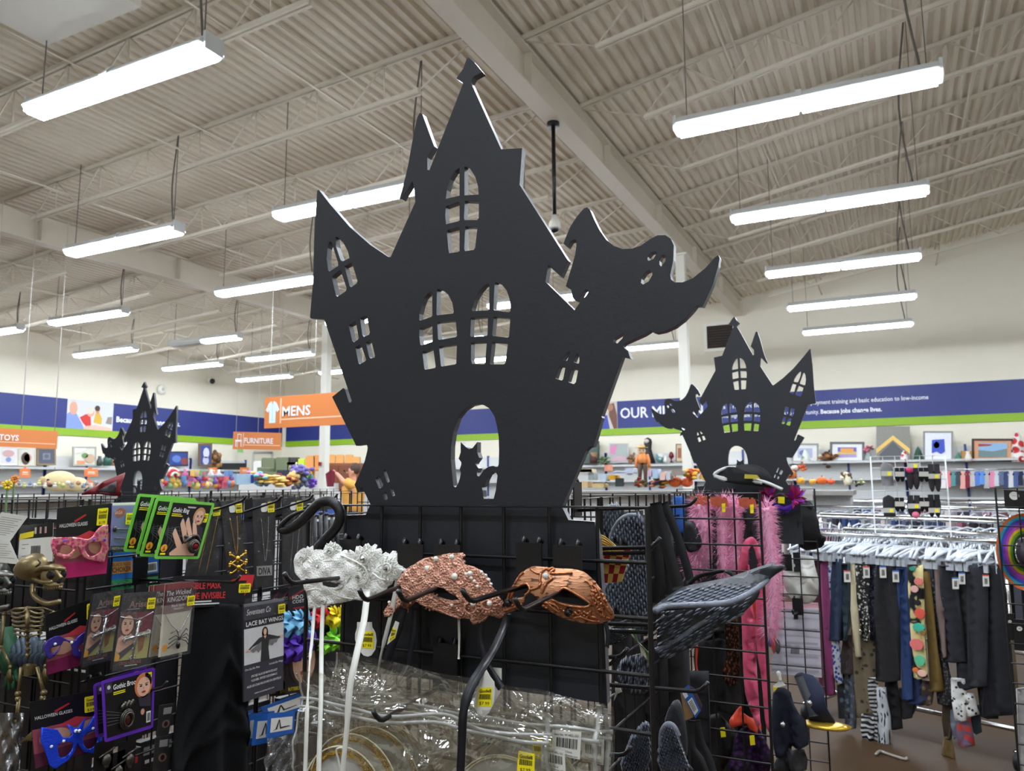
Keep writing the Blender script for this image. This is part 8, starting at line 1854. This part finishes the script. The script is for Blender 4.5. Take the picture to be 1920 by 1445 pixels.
# ------------------------------------------------------------------ display table of autumn goods before the mission banner wall
PT = lambda x, y, d=0.0: onY(x, y, 11.5 + d)
a, b = PT(1060, 914), PT(1600, 912); zt_ = 1.42
t = thing('display_table', 'long white display counter of autumn goods behind the wire panels', 'table', (V3((a.x, 11.6, 0)) + V3((b.x, 11.6, 0))) / 2)
mb = MB(); mb.box(((a.x + b.x) / 2, 11.85, zt_ - 0.03), (b.x - a.x, 1.0, 0.06), M((150, 146, 140))); mb.build('counter_top', t); mb = MB(); mb.box(((a.x + b.x) / 2, 11.95, (zt_ - 0.06) / 2), (b.x - a.x - 0.1, 0.7, zt_ - 0.06), m_back); mb.build('counter_base', t)
PUMP = 'pumpkins on the autumn display'
def pumpkin(lab, x, y, r, c, face_=False, P=PT, group=PUMP):
    q = P(x, y); kk = (P(x + 1, y) - q).length; r *= kk
    t = thing('pumpkin', lab, 'pumpkin', q - V3((0, 0, r * 0.8)), group); mb = MB()
    mb.grid(lambda u, v: q + V3((r * math.sin(v * math.pi) * math.cos(u * 6.283) * (1 + 0.07 * math.cos(u * 6.283 * 9)), r * math.sin(v * math.pi) * math.sin(u * 6.283) * (1 + 0.07 * math.cos(u * 6.283 * 9)), 0.8 * r * math.cos(v * math.pi))), 36, 8, M(c, 0.5)); mb.build('shell', t)
    mb = MB(); mb.tube([q + V3((0, 0, 0.75 * r)), q + V3((0.06 * r, 0, 1.08 * r))], [0.12 * r, 0.09 * r], M((96, 84, 44)), 6); mb.build('stem', t)
    if face_:
        F_ = Fr(*[q + V3((sx * r * 0.75, -r * 1.06, sz * r * 0.6)) for sx, sz in ((-1, 1), (1, 1), (1, -1), (-1, -1))]); mb = MB(); mk = M((52, 24, 12))
        for pts in ([(0.2, 0.4), (0.3, 0.15), (0.42, 0.4)], [(0.58, 0.4), (0.7, 0.15), (0.8, 0.4)], [(0.44, 0.58), (0.5, 0.44), (0.56, 0.58)], [(0.14, 0.6), (0.32, 0.72), (0.4, 0.64), (0.5, 0.76), (0.6, 0.64), (0.68, 0.72), (0.86, 0.6), (0.7, 0.92), (0.3, 0.92)]):
            F_.poly(mb, pts, mk, 1)
        mb.build('carved_face', t)
    return t
pumpkin('carved orange jack o lantern peeping past the smaller haunted house edge', 1481, 889, 12, (222, 120, 36), True); pumpkin('small yellow orange pumpkin right after the jack o lantern', 1501, 901, 8, (236, 168, 50)); pumpkin('yellow pumpkin in the row, before the larger orange one', 1524, 903, 7, (234, 170, 60)); pumpkin('round deep orange pumpkin in the row', 1541, 901, 10, (226, 110, 40)); pumpkin('flat red orange pumpkin last in the row', 1558, 903, 7, (222, 84, 40))
pumpkin('white pumpkin above the jack o lantern', 1490, 877, 7, (226, 222, 212)); pumpkin('orange pumpkin on the counter beside the column, first', 1266, 903, 12, (232, 110, 44)); pumpkin('orange pumpkin on the counter beside the column, second', 1288, 904, 11, (222, 96, 44))
tuft('autumn_flowers', 'orange and yellow flower spray right of the column', 'flowers', 1296, 888, 14, 10, PT, [(236, 150, 40), (240, 190, 60), (170, 70, 40)], 40, 7); tuft('autumn_flowers', 'orange autumn flowers atop the white pumpkin', 'flowers', 1503, 877, 7, 7, PT, [(226, 120, 60), (200, 90, 50)], 20, 8); tuft('autumn_flowers', 'yellow sunflowers just behind the black hat', 'flowers', 1322, 889, 8, 9, PT, [(240, 190, 50), (220, 150, 40)], 24, 9)
tuft('red_flowers', 'dark red and green flower bunch at the foot of the scarecrow', 'flowers', 1199, 905, 10, 7, PT, [(150, 34, 58), (190, 150, 90), (90, 110, 60)], 30, 10); tuft('mixed_wreath', 'wreath of yellow, orange and purple flowers on the counter', 'wreath', 1235, 905, 16, 7, PT, [(226, 180, 50), (110, 70, 110), (220, 130, 60), (70, 120, 70)], 44, 11)
for i, (x, y, w_, h, c, lab) in enumerate(((1096, 908, 14, 12, (206, 176, 130), 'tan woven figure'), (1122, 910, 22, 8, (214, 184, 128), 'tan straw hat'), (1148, 895, 14, 9, (236, 176, 40), 'bright yellow box'), (1158, 904, 9, 16, (44, 58, 54), 'dark green bag'), (1108, 893, 10, 14, (150, 160, 160), 'grey patterned mug'), (1130, 895, 12, 14, (190, 206, 220), 'crumpled clear packet'), (1090, 882, 40, 7, (222, 206, 170), 'cream folded cloth'), (1137, 877, 8, 12, (222, 150, 120), 'orange label'), (1165, 886, 30, 8, (206, 212, 224), 'white boxed set'), (1180, 882, 16, 10, (190, 200, 216), 'pale blue box'), (1218, 886, 6, 14, (206, 170, 196), 'pink striped cup'), (1228, 888, 10, 18, (176, 200, 224), 'light blue carton'), (1242, 892, 9, 16, (226, 190, 180), 'pale pink carton'), (1253, 892, 8, 14, (196, 200, 206), 'grey carton'), (1270, 886, 22, 10, (150, 140, 128), 'brown basket'))):
    f = Fr(*[PT(*q, -0.02 * i) for q in q4(x - w_ / 2, y - h / 2, x + w_ / 2, y + h / 2)]); mb = MB(); f.slab(mb, M(c, 0.6, var=0.2), 0.2, rnd=0.15); tag(mb.build(lab.split()[-1]), lab + ' among the clutter on the counter by the scarecrow', 'homeware', 'counter clutter by the scarecrow')
vase('white_figure', 'white figure with a yellow top on the autumn counter', 'figurine', 1590, 909, 886, PT, M((226, 216, 190)), VS); tuft('plush_toys', 'cream and brown plush toy on the autumn counter', 'plush toy', 1585, 893, 9, 12, PT, [(226, 214, 180), (120, 80, 66), (60, 52, 48)], 26, 12); tuft('plush_toys', 'small dark plush toy at the far end of the autumn counter', 'plush toy', 1612, 905, 8, 8, PT, [(200, 190, 160), (70, 60, 56), (120, 150, 90)], 22, 13)
# baby clothes on a rail along the wall
a, b = PBK(1745, 880, 0.3), PBK(1935, 879, 0.3)
t = thing('wall_rail', 'chrome wall rail of baby clothes under the shelf', 'rail', (a + b) / 2); mb = MB(); mb.tube([a, b], 0.02, m_chr, 6); mb.build('rail', t)
bc2 = [(206, 60, 80), (230, 226, 226), (240, 130, 140), (90, 150, 150), (70, 74, 86), (232, 170, 160), (130, 40, 54), (196, 190, 190), (90, 130, 210), (100, 150, 224), (180, 180, 184), (226, 140, 170), (200, 206, 214), (96, 110, 140), (60, 70, 110), (214, 216, 220), (80, 100, 150), (36, 44, 70)]
for i, c in enumerate(bc2):
    x = 1760 + 9 * i; mb = MB(); P = lambda u, v: PBK(u, v, 0.3); h = 24 + (i * 7) % 9
    mb.prism([P(x - 4, 884), P(x + 4, 883), P(x + 7, 890), P(x + 4, 891), P(x + 5, 884 + h), P(x - 5, 884 + h), P(x - 4, 891), P(x - 7, 890)], (0, -0.06, 0), M(c, 0.85)); mb.build
    tag(mb.build('baby_outfit'), 'small baby garment on the wall rail under the shelf', 'baby clothes', 'baby clothes on the wall rail')
# ------------------------------------------------------------------ goods along the long banner wall
OS = M((226, 128, 70), 0.5)
for px, lab in ((q4(37, 878, 57, 895), 'under the toys sign'), (q4(158, 879, 184, 893), 'under the silver mirror'), (q4(150, 902, 183, 911), 'behind the plush dog'), (q4(391, 876, 407, 890), 'over the orange toys'), (q4(450, 876, 467, 889), 'by the blue bin')):
    f = Fr(*[onX(x, y, -21.35) for x, y in px]); f.step = 0.006; mb = MB(); f.slab(mb, OS, 0.01); q = f.at(0.5, 0); mb.box((q.x - 0.012, q.y, (q.z + 2.1) / 2), (0.01, 0.06, max(0.05, abs(2.1 - q.z))), OS); f.rect(mb, 0.25, 0.35, 0.75, 0.5, m_paper, 1); f.rect(mb, 0.2, 0.6, 0.8, 0.7, m_orl, 1); tag(mb.build('shelf_sign'), 'small orange shelf sign ' + lab, 'sign')
vase('green_jar', 'dark green glass jar on the shelf by the small haunted house', 'jar', 201, 873, 854, PLW, M((52, 100, 84), 0.15), [(0, 0), (0.4, 0), (0.42, 0.7), (0.3, 0.85), (0.3, 1), (0, 1)]); vase('brown_vase', 'knobbly tan vase on the shelf by the small haunted house', 'vase', 213, 873, 852, PLW, M((190, 130, 104)), [(0, 0), (0.3, 0), (0.34, 0.3), (0.2, 0.5), (0.3, 0.7), (0.16, 1), (0, 1)]); vase('dark_vase', 'dark bottle between the mirror and the green jar', 'vase', 186, 873, 855, PLW, M((60, 70, 64), 0.2), VS)
tuft('shell_owl', 'brown carved owl beside the wolf picture', 'ornament', 405, 861, 8, 12, PLW, [(150, 110, 66), (96, 66, 42)], 30, 14); solid('keyboard', 'black electronic keyboard on the shelf by the owl', 'keyboard', q4(415, 868, 462, 879), PLW, M((36, 36, 40)))
# plush dog leaning on the rails
PD = lambda x, y, d=0.0: onX(x, y, -7.65 + d); k = (PD(101, 890) - PD(100, 890)).length
t = thing('plush_dog', 'big cream plush dog with dark eyes resting behind the wire rails', 'plush toy', PD(110, 915)); cr = M((222, 200, 152), 0.9, bump=0.2)
mb = MB(); mb.ball(PD(112, 902), (22 * k, 30 * k, 19 * k), cr, 16, 10); mb.ball(PD(92, 903), (12 * k, 14 * k, 11 * k), cr, 12, 8); mb.ball(PD(140, 908), (18 * k, 26 * k, 14 * k), cr, 12, 8); mb.build('plush_body', t)
for x, y in ((90, 900), (101, 899)):
    mb = MB(); mb.ball(PD(x, y, 22 * k * 0.5), 2.6 * k, M((34, 28, 24), 0.3), 8, 6); mb.build('eye', t)
mb = MB(); mb.ball(PD(94, 910, 12 * k), (4 * k, 5 * k, 3 * k), M((34, 26, 24), 0.4), 8, 6); mb.build('nose', t); mb = MB(); mb.ball(PD(80, 901), (6 * k, 7 * k, 8 * k), M((196, 168, 124), 0.9), 9, 7); mb.build('ear', t)
# counter of toys
for nm, x0, x1, X in (('toy counter', -40, 235, -7.2), ('soft toy counter', 290, 610, -7.2)):
    a, b = onX(x0, 915, X), onX(x1, 915, X)
    t = thing('display_table', 'long white counter of toys behind the black rails, %s' % ('near end' if x0 < 0 else 'far end'), 'table', V3((X - 0.4, (a.y + b.y) / 2, 0)))
    mb = MB(); mb.box((X - 0.45, (a.y + b.y) / 2, 1.44), (1.0, b.y - a.y, 0.05), M((150, 146, 140))); mb.build('counter_top', t); mb = MB(); mb.box((X - 0.5, (a.y + b.y) / 2, 0.7), (0.7, b.y - a.y - 0.1, 1.4), m_back); mb.build('counter_base', t)
PTY = lambda x, y, d=0.0: onX(x, y, -7.2 + d); R4 = random.Random(44)
tc = [(196, 64, 70), (226, 186, 90), (206, 110, 150), (222, 130, 76), (110, 150, 200), (230, 206, 110), (140, 180, 130), (206, 206, 214), (140, 100, 170), (226, 176, 170)]
def toy(x, y, r, c, kind, lab, group):
    q = PTY(x, y); kk = (PTY(x + 1, y) - q).length * 0.85; r *= kk; mb = MB(); m = M(c, 0.6)
    if kind == 0: mb.ball(q, (r, r, r), m, 9, 7)
    elif kind == 1: mb.box(q, (r * 1.5, r * 1.7, r * 1.7), m); mb.box(q + V3((r * 0.76, 0, 0)), (0.01, r * 1.1, r * 0.9), M(tc[(R4.randrange(10))]))
    elif kind == 2: mb.ball(q - V3((0, 0, 0.3 * r)), (r * 0.8, r * 0.9, r * 0.9), m, 9, 7); mb.ball(q + V3((0, 0, 0.7 * r)), r * 0.6, m, 8, 6); [mb.ball(q + V3((0, s * r * 0.45, 1.15 * r)), r * 0.24, m, 6, 5) for s in (-1, 1)]
    else: mb.lathe(q - V3((0, 0, r)), [(0, 0), (r * 0.7, 0), (r * 0.8, r * 0.8), (r * 0.3, r * 1.3), (r * 0.35, r * 1.9), (0, 2 * r)], m, 9)
    tag(mb.build(('toy_ball', 'toy_box', 'plush_toy', 'toy_figure')[kind]), lab, 'toy', group)
G1 = 'bright toys on the far counter'; G2 = 'small goods on the near end of the toy counter'
for row, (y, n) in enumerate(((907, 17), (898, 14), (888, 9))):
    for i in range(n):
        x = 302 + (140.0 / n) * i + R4.uniform(-2, 2); toy(x, y + R4.uniform(-2, 2), 6 + R4.random() * 2, tc[R4.randrange(10)], R4.randrange(4), 'small bright toy heaped on the counter past the small haunted house', G1)
for i in range(22):
    toy(2 + 9 * i + R4.uniform(-2, 2), 905 + 5 * (i % 2), 5, [(220, 216, 206), (196, 200, 120), (120, 140, 180), (200, 150, 120), (160, 160, 160)][R4.randrange(5)], R4.randrange(4), 'small household ornament on the counter under the toys sign', G2)
t = thing('toy_arch', 'red and white toy rainbow arch on top of the toy heap', 'toy', PTY(323, 894)); q = PTY(323, 893); kk = (PTY(324, 893) - q).length * 0.85
for i, c in enumerate(((230, 228, 226), (206, 40, 48), (232, 226, 222))):
    mb = MB(); r = (15 - 4 * i) * kk; mb.tube([q + V3((0.02 * i, math.cos(a) * r, math.sin(a) * r)) for a in [math.pi * k / 12 for k in range(13)]], 2.3 * kk, M(c), 7); mb.build('arch_band', t)
solid('plastic_bin', 'pale blue see-through bin at the end of the toy heap', 'bin', q4(444, 888, 470, 908), PTY, M((170, 200, 222), 0.3), 0.4); solid('blue_box', 'blue box beside the pale bin', 'box', q4(470, 890, 476, 906), PTY, M((40, 70, 170)), 0.4); solid('whiteboard_toy', 'white toy board in a blue frame on the counter', 'toy', q4(384, 890, 438, 912), lambda x, y: PTY(x, y, -0.3), M((222, 224, 226)), 0.05, None, lambda f, mb: [f.rect(mb, *r, M((60, 90, 170)), 1) for r in ((0, 0, 1, 0.1), (0, 0, 0.04, 1), (0.96, 0, 1, 1))])
for x, y, rx, ry, c, lab in ((484, 894, 11, 7, [(240, 150, 200), (120, 200, 220), (250, 210, 120)], 'pastel rainbow plush'), (505, 900, 20, 6, [(236, 200, 110), (240, 220, 150)], 'yellow plush snake'), (530, 899, 12, 8, [(236, 170, 90), (206, 120, 60), (120, 40, 44)], 'orange and red plush'), (549, 893, 8, 11, [(230, 200, 130), (222, 190, 120)], 'big butter yellow plush'), (563, 900, 9, 9, [(90, 100, 130), (120, 124, 150)], 'grey blue plush'), (564, 881, 10, 9, [(130, 120, 190), (110, 100, 170)], 'violet backpack'), (573, 888, 5, 6, [(190, 220, 90)], 'lime plush'), (585, 904, 6, 6, [(130, 90, 200)], 'purple ball toy'), (497, 906, 8, 4, [(120, 170, 200)], 'blue folded toy')):
    tuft('plush_toy', lab + ' on the soft toy heap before the green sofa', 'plush toy', x, y, rx, ry, PTY, c, 26, int(x))
vase('teal_bottle', 'teal drinks bottle near the column', 'bottle', 582, 903, 888, PTY, M((60, 140, 130), 0.3), [(0, 0), (0.35, 0), (0.4, 0.7), (0.26, 0.85), (0.26, 1), (0, 1)])
# furniture past the toys
for x0, x1, Y, yb, lab in ((470, 604, 18.6, 906, 'under the green sofa and tan chairs'), (606, 690, 19.3, 921, 'under the wooden dresser')):
    a, b = onY(x0, yb, Y), onY(x1, yb, Y); mb = MB(); mb.box(((a.x + b.x) / 2, Y + 0.6, a.z / 2 - 0.005), (b.x - a.x, 2.2, a.z - 0.01), m_back); tag(mb.build('display_plinth'), 'tall pale plinth ' + lab, 'plinth')
PF = lambda x, y, d=0.0: onY(x, y, 19.0 + d); GR = M((110, 118, 92), 0.9)
t = thing('green_sofa', 'olive green sofa with two upright back cushions among the furniture', 'sofa', PF(516, 905))
for px in (q4(490, 858, 514, 887), q4(517, 857, 543, 887)):
    f = Fr(*[PF(*q) for q in px]); mb = MB(); f.slab(mb, GR, 0.3, rnd=0.12); mb.build('back_cushion', t)
f = Fr(*[PF(*q, -0.5) for q in q4(484, 884, 546, 905)]); mb = MB(); f.slab(mb, GR, 0.8, rnd=0.05); mb.build('seat', t)
for x in (486, 545):
    f = Fr(*[PF(*q, -0.55) for q in q4(x - 4, 876, x + 4, 906)]); mb = MB(); f.slab(mb, GR, 0.9, rnd=0.2); mb.build('armrest', t)
def chair(lab, x0, x1, yt, ys, c, P, slats=0):
    f = Fr(*[P(*q) for q in q4(x0, yt, x1, ys)]); t = thing('dining_chair', lab, 'chair', f.at(0.5, 1) - V3((0, 0, 0.45)), None); m = M(c, 0.5)
    mb = MB()
    if slats:
        f.slab(mb, m, 0.03, 0, 0, 1, 0.25, rnd=0.05)
        for k in range(slats): f.slab(mb, m, 0.02, k / slats + 0.03, 0.25, k / slats + 0.12, 1)
    else: f.slab(mb, m, 0.05, rnd=0.18)
    mb.build('backrest', t); a, b = f.at(0, 1), f.at(1, 1); mb = MB(); mb.prism([a, b, b + V3((0, -0.42, 0)), a + V3((0, -0.42, 0))], (0, 0, -0.05), m); mb.build('seat', t)
    for p in (a, b):
        for dy in (-0.02, -0.4):
            mb = MB(); mb.box(p + V3((0, dy, -0.25)), (0.04, 0.04, 0.45), m); mb.build('leg', t)
chair('white moulded chair at the end of the green sofa', 475, 491, 864, 888, (214, 212, 206), PF); chair('cream slat backed chair between the sofa and the tan chairs', 538, 557, 866, 884, (222, 216, 196), PF, 5); chair('orange tan chair by the column, upper', 573, 590, 854, 877, (212, 150, 86), PF); chair('orange tan chair half behind the column', 588, 600, 853, 880, (206, 140, 78), PF)
for i, x in enumerate((621, 637, 654, 668)):
    chair('tan wooden chair back standing on the brown dresser, %s from the column' % ('first', 'second', 'third', 'fourth')[i], x - 7, x + 7, 852 if i < 3 else 856, 868, (206, 156, 92), lambda a, b: onY(a, b, 20.2))
solid('lime_bag', 'lime green bag on the furniture by the tan chairs', 'bag', q4(559, 860, 570, 872), PF, M((196, 224, 60))); solid('dark_box', 'dark box on the low furniture before the sofa', 'box', q4(519, 881, 548, 905), lambda x, y: PF(x, y, -0.7), M((38, 42, 60)), 0.3); solid('dark_cloth', 'dark brown throw on the end of the sofa', 'throw', q4(541, 857, 554, 872), PF, M((64, 56, 60)), 0.2); solid('red_switch', 'small red alarm box on the column', 'alarm box', q4(597, 866, 601, 873), lambda x, y: onY(x, y, 16.55), M((140, 30, 36)), 0.04)
t = thing('wooden_dresser', 'reddish brown wooden dresser beneath the tan chair backs', 'dresser', onY(645, 915, 19.4)); f = Fr(*[onY(x, y, 19.4) for x, y in q4(611, 868, 682, 922)]); f.step = 0.01; mb = MB(); f.slab(mb, M((136, 84, 58), 0.5), 0.5); mb.build('cabinet_body', t)
for k in range(6):
    g = f.sub(0.04 + 0.32 * (k % 3), 0.08 + 0.4 * (k // 3), 0.34 + 0.32 * (k % 3), 0.44 + 0.4 * (k // 3), 2); mb = MB(); g.slab(mb, M((120, 70, 48), 0.5), 0.02); o = mb.build('drawer', t); mb = MB(); mb.ball(g.at(0.5, 0.5) + g.n * 0.02, 0.03, M((60, 40, 30)), 7, 5); mb.build('knob', o)
solid('exit_light', 'small green lit sign low beneath the furniture sign', 'exit sign', q4(447, 841, 456, 848), PLW, M((130, 190, 120)), 0.06)
a, b = PLW(488, 846), PLW(523, 846); mb = MB(); t0 = 0.03
for p, q in ((V3((a.x, a.y, 0)), a), (a, V3((a.x, b.y, a.z))), (V3((a.x, b.y, a.z)), V3((a.x, b.y, 0)))):
    mb.tube([V3((WX + 0.02, p.y, p.z)), V3((WX + 0.02, q.y, q.z))], 0.05, M((176, 176, 170)), 4)
struct(mb.build('door_frame'))
# red wing and yellow flowers over the near rails
mb = MB(); cut(mb, PX([(153, 926), (170, 914), (200, 902), (232, 887), (224, 898), (219, 912), (219, 930), (190, 926)], -2.49), M((120, 24, 30), 0.5, bump=0.2), 0.02, lambda u, v: 0.02 * math.sin(u * 9), (), V3((1, 0, 0))); o = thick(mb.build('devil_wing'), 0.008); tag(o, 'dark red pointed devil wing sticking up over the black rails', 'costume wing')
mb = MB(); cut(mb, PX([(180, 921), (200, 911), (218, 902), (216, 925)], -2.47), M((36, 32, 36), 0.5), 0.02, None, (), V3((1, 0, 0))); thick(mb.build('wing_lining', None), 0.004).parent = o; l = [c for c in bpy.data.objects if c.name == 'wing_lining'][0]; l.location = l.location - o.location
for x, y, r, c, lab in ((14, 909, 11, (246, 214, 40), 'yellow'), (27, 898, 9, (240, 150, 40), 'orange')):
    q = onX(x, y, -3.0); kk = (onX(x + 1, y, -3.0) - q).length; t = thing('silk_flower', '%s silk flower standing above the black rails by the picture edge' % lab, 'flower', q - V3((0, 0, 0.12)), None); mb = MB()
    for k in range(14):
        a = 2 * math.pi * k / 14; mb.ball(q + V3((0.004 * (k % 2), math.cos(a) * r * kk * 0.6, math.sin(a) * r * kk * 0.6)), (0.004, r * kk * 0.35, r * kk * 0.16), M(c, 0.7), 6, 4, Matrix.Rotation(a, 3, 'X'))
    mb.build('petal', t); mb = MB(); mb.ball(q, r * kk * 0.3, M((150, 96, 30)), 8, 6); mb.build('flower_centre', t); mb = MB(); mb.tube([q, q - V3((0, 0, 0.3))], 0.004, M((70, 100, 50)), 5); mb.build('stem', t)
# ------------------------------------------------------------------ the shopper by the column
def person_(lab, base, head_z, face_dir, arm_to):
    t = thing('person', lab, 'person', base); H = head_z - base.z; u = H / 1.7; d = V3(face_dir).normalized(); s = d.cross(V3((0, 0, 1))).normalized()
    sk = M((206, 150, 124), 0.6); ye = M((216, 158, 74), 0.8)
    bx_ = lambda a, b, c: base + s * a * u + d * b * u + V3((0, 0, c * u))
    me = bpy.data.meshes.new('body'); V = []; E = []; Rr = []
    def add(p, r, par=None):
        V.append(p - base); Rr.append(r * u)
        if par is not None: E.append((par, len(V) - 1))
        return len(V) - 1
    pel = add(bx_(0, 0, 0.92), 0.15); ab = add(bx_(0, 0, 1.08), 0.14, pel); ch = add(bx_(0, 0, 1.30), 0.16, ab); nk0 = add(bx_(0, 0, 1.45), 0.07, ch); nk = add(bx_(0, 0.01, 1.53), 0.055, nk0); hd = add(bx_(0, 0.02, 1.62), 0.085, nk); add(bx_(0, 0.02, 1.73), 0.08, hd)
    for sg in (-1, 1):
        h = add(bx_(sg * 0.1, 0, 0.86), 0.095, pel); kn = add(bx_(sg * 0.11, 0.02, 0.48), 0.065, h); an = add(bx_(sg * 0.11, -0.01, 0.09), 0.045, kn); add(bx_(sg * 0.12, 0.16, 0.04), 0.04, an)
        sh = add(bx_(sg * 0.19, 0, 1.40), 0.07, ch)
        if sg == 1:
            el = add(bx_(0.25, 0.02, 1.14), 0.048, sh); wr = add(bx_(0.25, 0.14, 0.94), 0.035, el); add(bx_(0.25, 0.18, 0.87), 0.03, wr)
        else:
            A = arm_to; S = bx_(-0.19, 0, 1.40); el = add(S.lerp(A, 0.48) - V3((0, 0, 0.05)), 0.05, sh); wr = add(S.lerp(A, 0.9), 0.036, el); add(A, 0.03, wr)
    me.from_pydata([tuple(v) for v in V], E, []); o = bpy.data.objects.new('body', me); COL.objects.link(o); o.parent = t
    md = o.modifiers.new('skin', 'SKIN')
    for i, r in enumerate(Rr): me.skin_vertices[0].data[i].radius = (r, r)
    me.skin_vertices[0].data[0].use_root = True
    sb2 = o.modifiers.new('sub', 'SUBSURF'); sb2.levels = 2; sb2.render_levels = 2; me.materials.append(sk)
    mb = MB(); mb.tube([bx_(0, 0, 0.88), bx_(0, 0, 1.05), bx_(0, 0, 1.25), bx_(0, 0, 1.38), bx_(0, 0, 1.47)], [0.185 * u, 0.18 * u, 0.205 * u, 0.2 * u, 0.09 * u], ye, 14); S = bx_(-0.19, 0, 1.40); mb.tube([bx_(-0.08, 0, 1.39), S, S.lerp(arm_to, 0.32)], [0.1 * u, 0.092 * u, 0.075 * u], ye, 10); mb.tube([bx_(0.08, 0, 1.39), bx_(0.19, 0, 1.4), bx_(0.24, 0.01, 1.2)], [0.1 * u, 0.092 * u, 0.075 * u], ye, 10); mb.build('shirt', t)
    mb = MB()
    for sg in (-1, 1): mb.tube([bx_(sg * 0.08, 0, 0.95), bx_(sg * 0.1, 0, 0.8), bx_(sg * 0.11, 0.02, 0.48), bx_(sg * 0.11, 0, 0.1)], [0.125 * u, 0.115 * u, 0.085 * u, 0.075 * u], M((50, 56, 78), 0.9), 10)
    mb.build('trousers', t)
    hc = bx_(0, 0.0, 1.66); mb = MB(); mb.ball(bx_(0, -0.03, 1.70), (0.1 * u, 0.1 * u, 0.105 * u), M((84, 66, 56), 0.9), 14, 9); mb.build('hair', t)
    mb = MB(); mb.ball(bx_(0, 0.115, 1.63), (0.016 * u,) * 3, sk, 8, 6); mb.build('nose', t)
    for sg in (-1, 1):
        mb = MB(); mb.ball(bx_(sg * 0.035, 0.098, 1.66), (0.012 * u,) * 3, m_ink, 7, 5); mb.build('eye', t); mb = MB(); mb.ball(bx_(sg * 0.095, 0.0, 1.63), (0.02 * u, 0.02 * u, 0.032 * u), sk, 8, 6); mb.build('ear', t)
    mb = MB(); mb.ball(bx_(0, 0.1, 1.575), (0.028 * u, 0.02 * u, 0.008 * u), lip, 8, 5); mb.build('mouth', t)
    for i in range(5):
        a = arm_to; e = (a - bx_(-0.19, 0, 1.40)).normalized(); q = V3((0, 0, 1)) * (0.02 - 0.012 * i) * u
        mb = MB(); mb.tube([a + q, a + q + e * 0.05 * u, a + q * 0.8 + e * (0.085 if i else 0.06) * u - V3((0, 0, 0.012))], 0.009, sk, 6); mb.build('thumb' if i == 0 else 'finger', t)
    return t
hp = onY(663, 883, 11.9); base = V3((hp.x, hp.y, 0)); at_ = onY(629, 886, 11.75)
person_('person in a yellow T-shirt reaching out one arm toward the dark red cloth', base, hp.z + 0.05, (-0.8, -0.45, 0), at_)
cloth = [(612, 888), (622, 880), (628, 884), (626, 912), (614, 912)]
mb = MB(); cut(mb, PY(cloth, 11.6), M((120, 30, 50), 0.8), 0.03, folds(0.02, 9), (), NB); tag(thick(mb.build('red_garment'), 0.01), 'dark red garment held up by the person in yellow', 'garment')
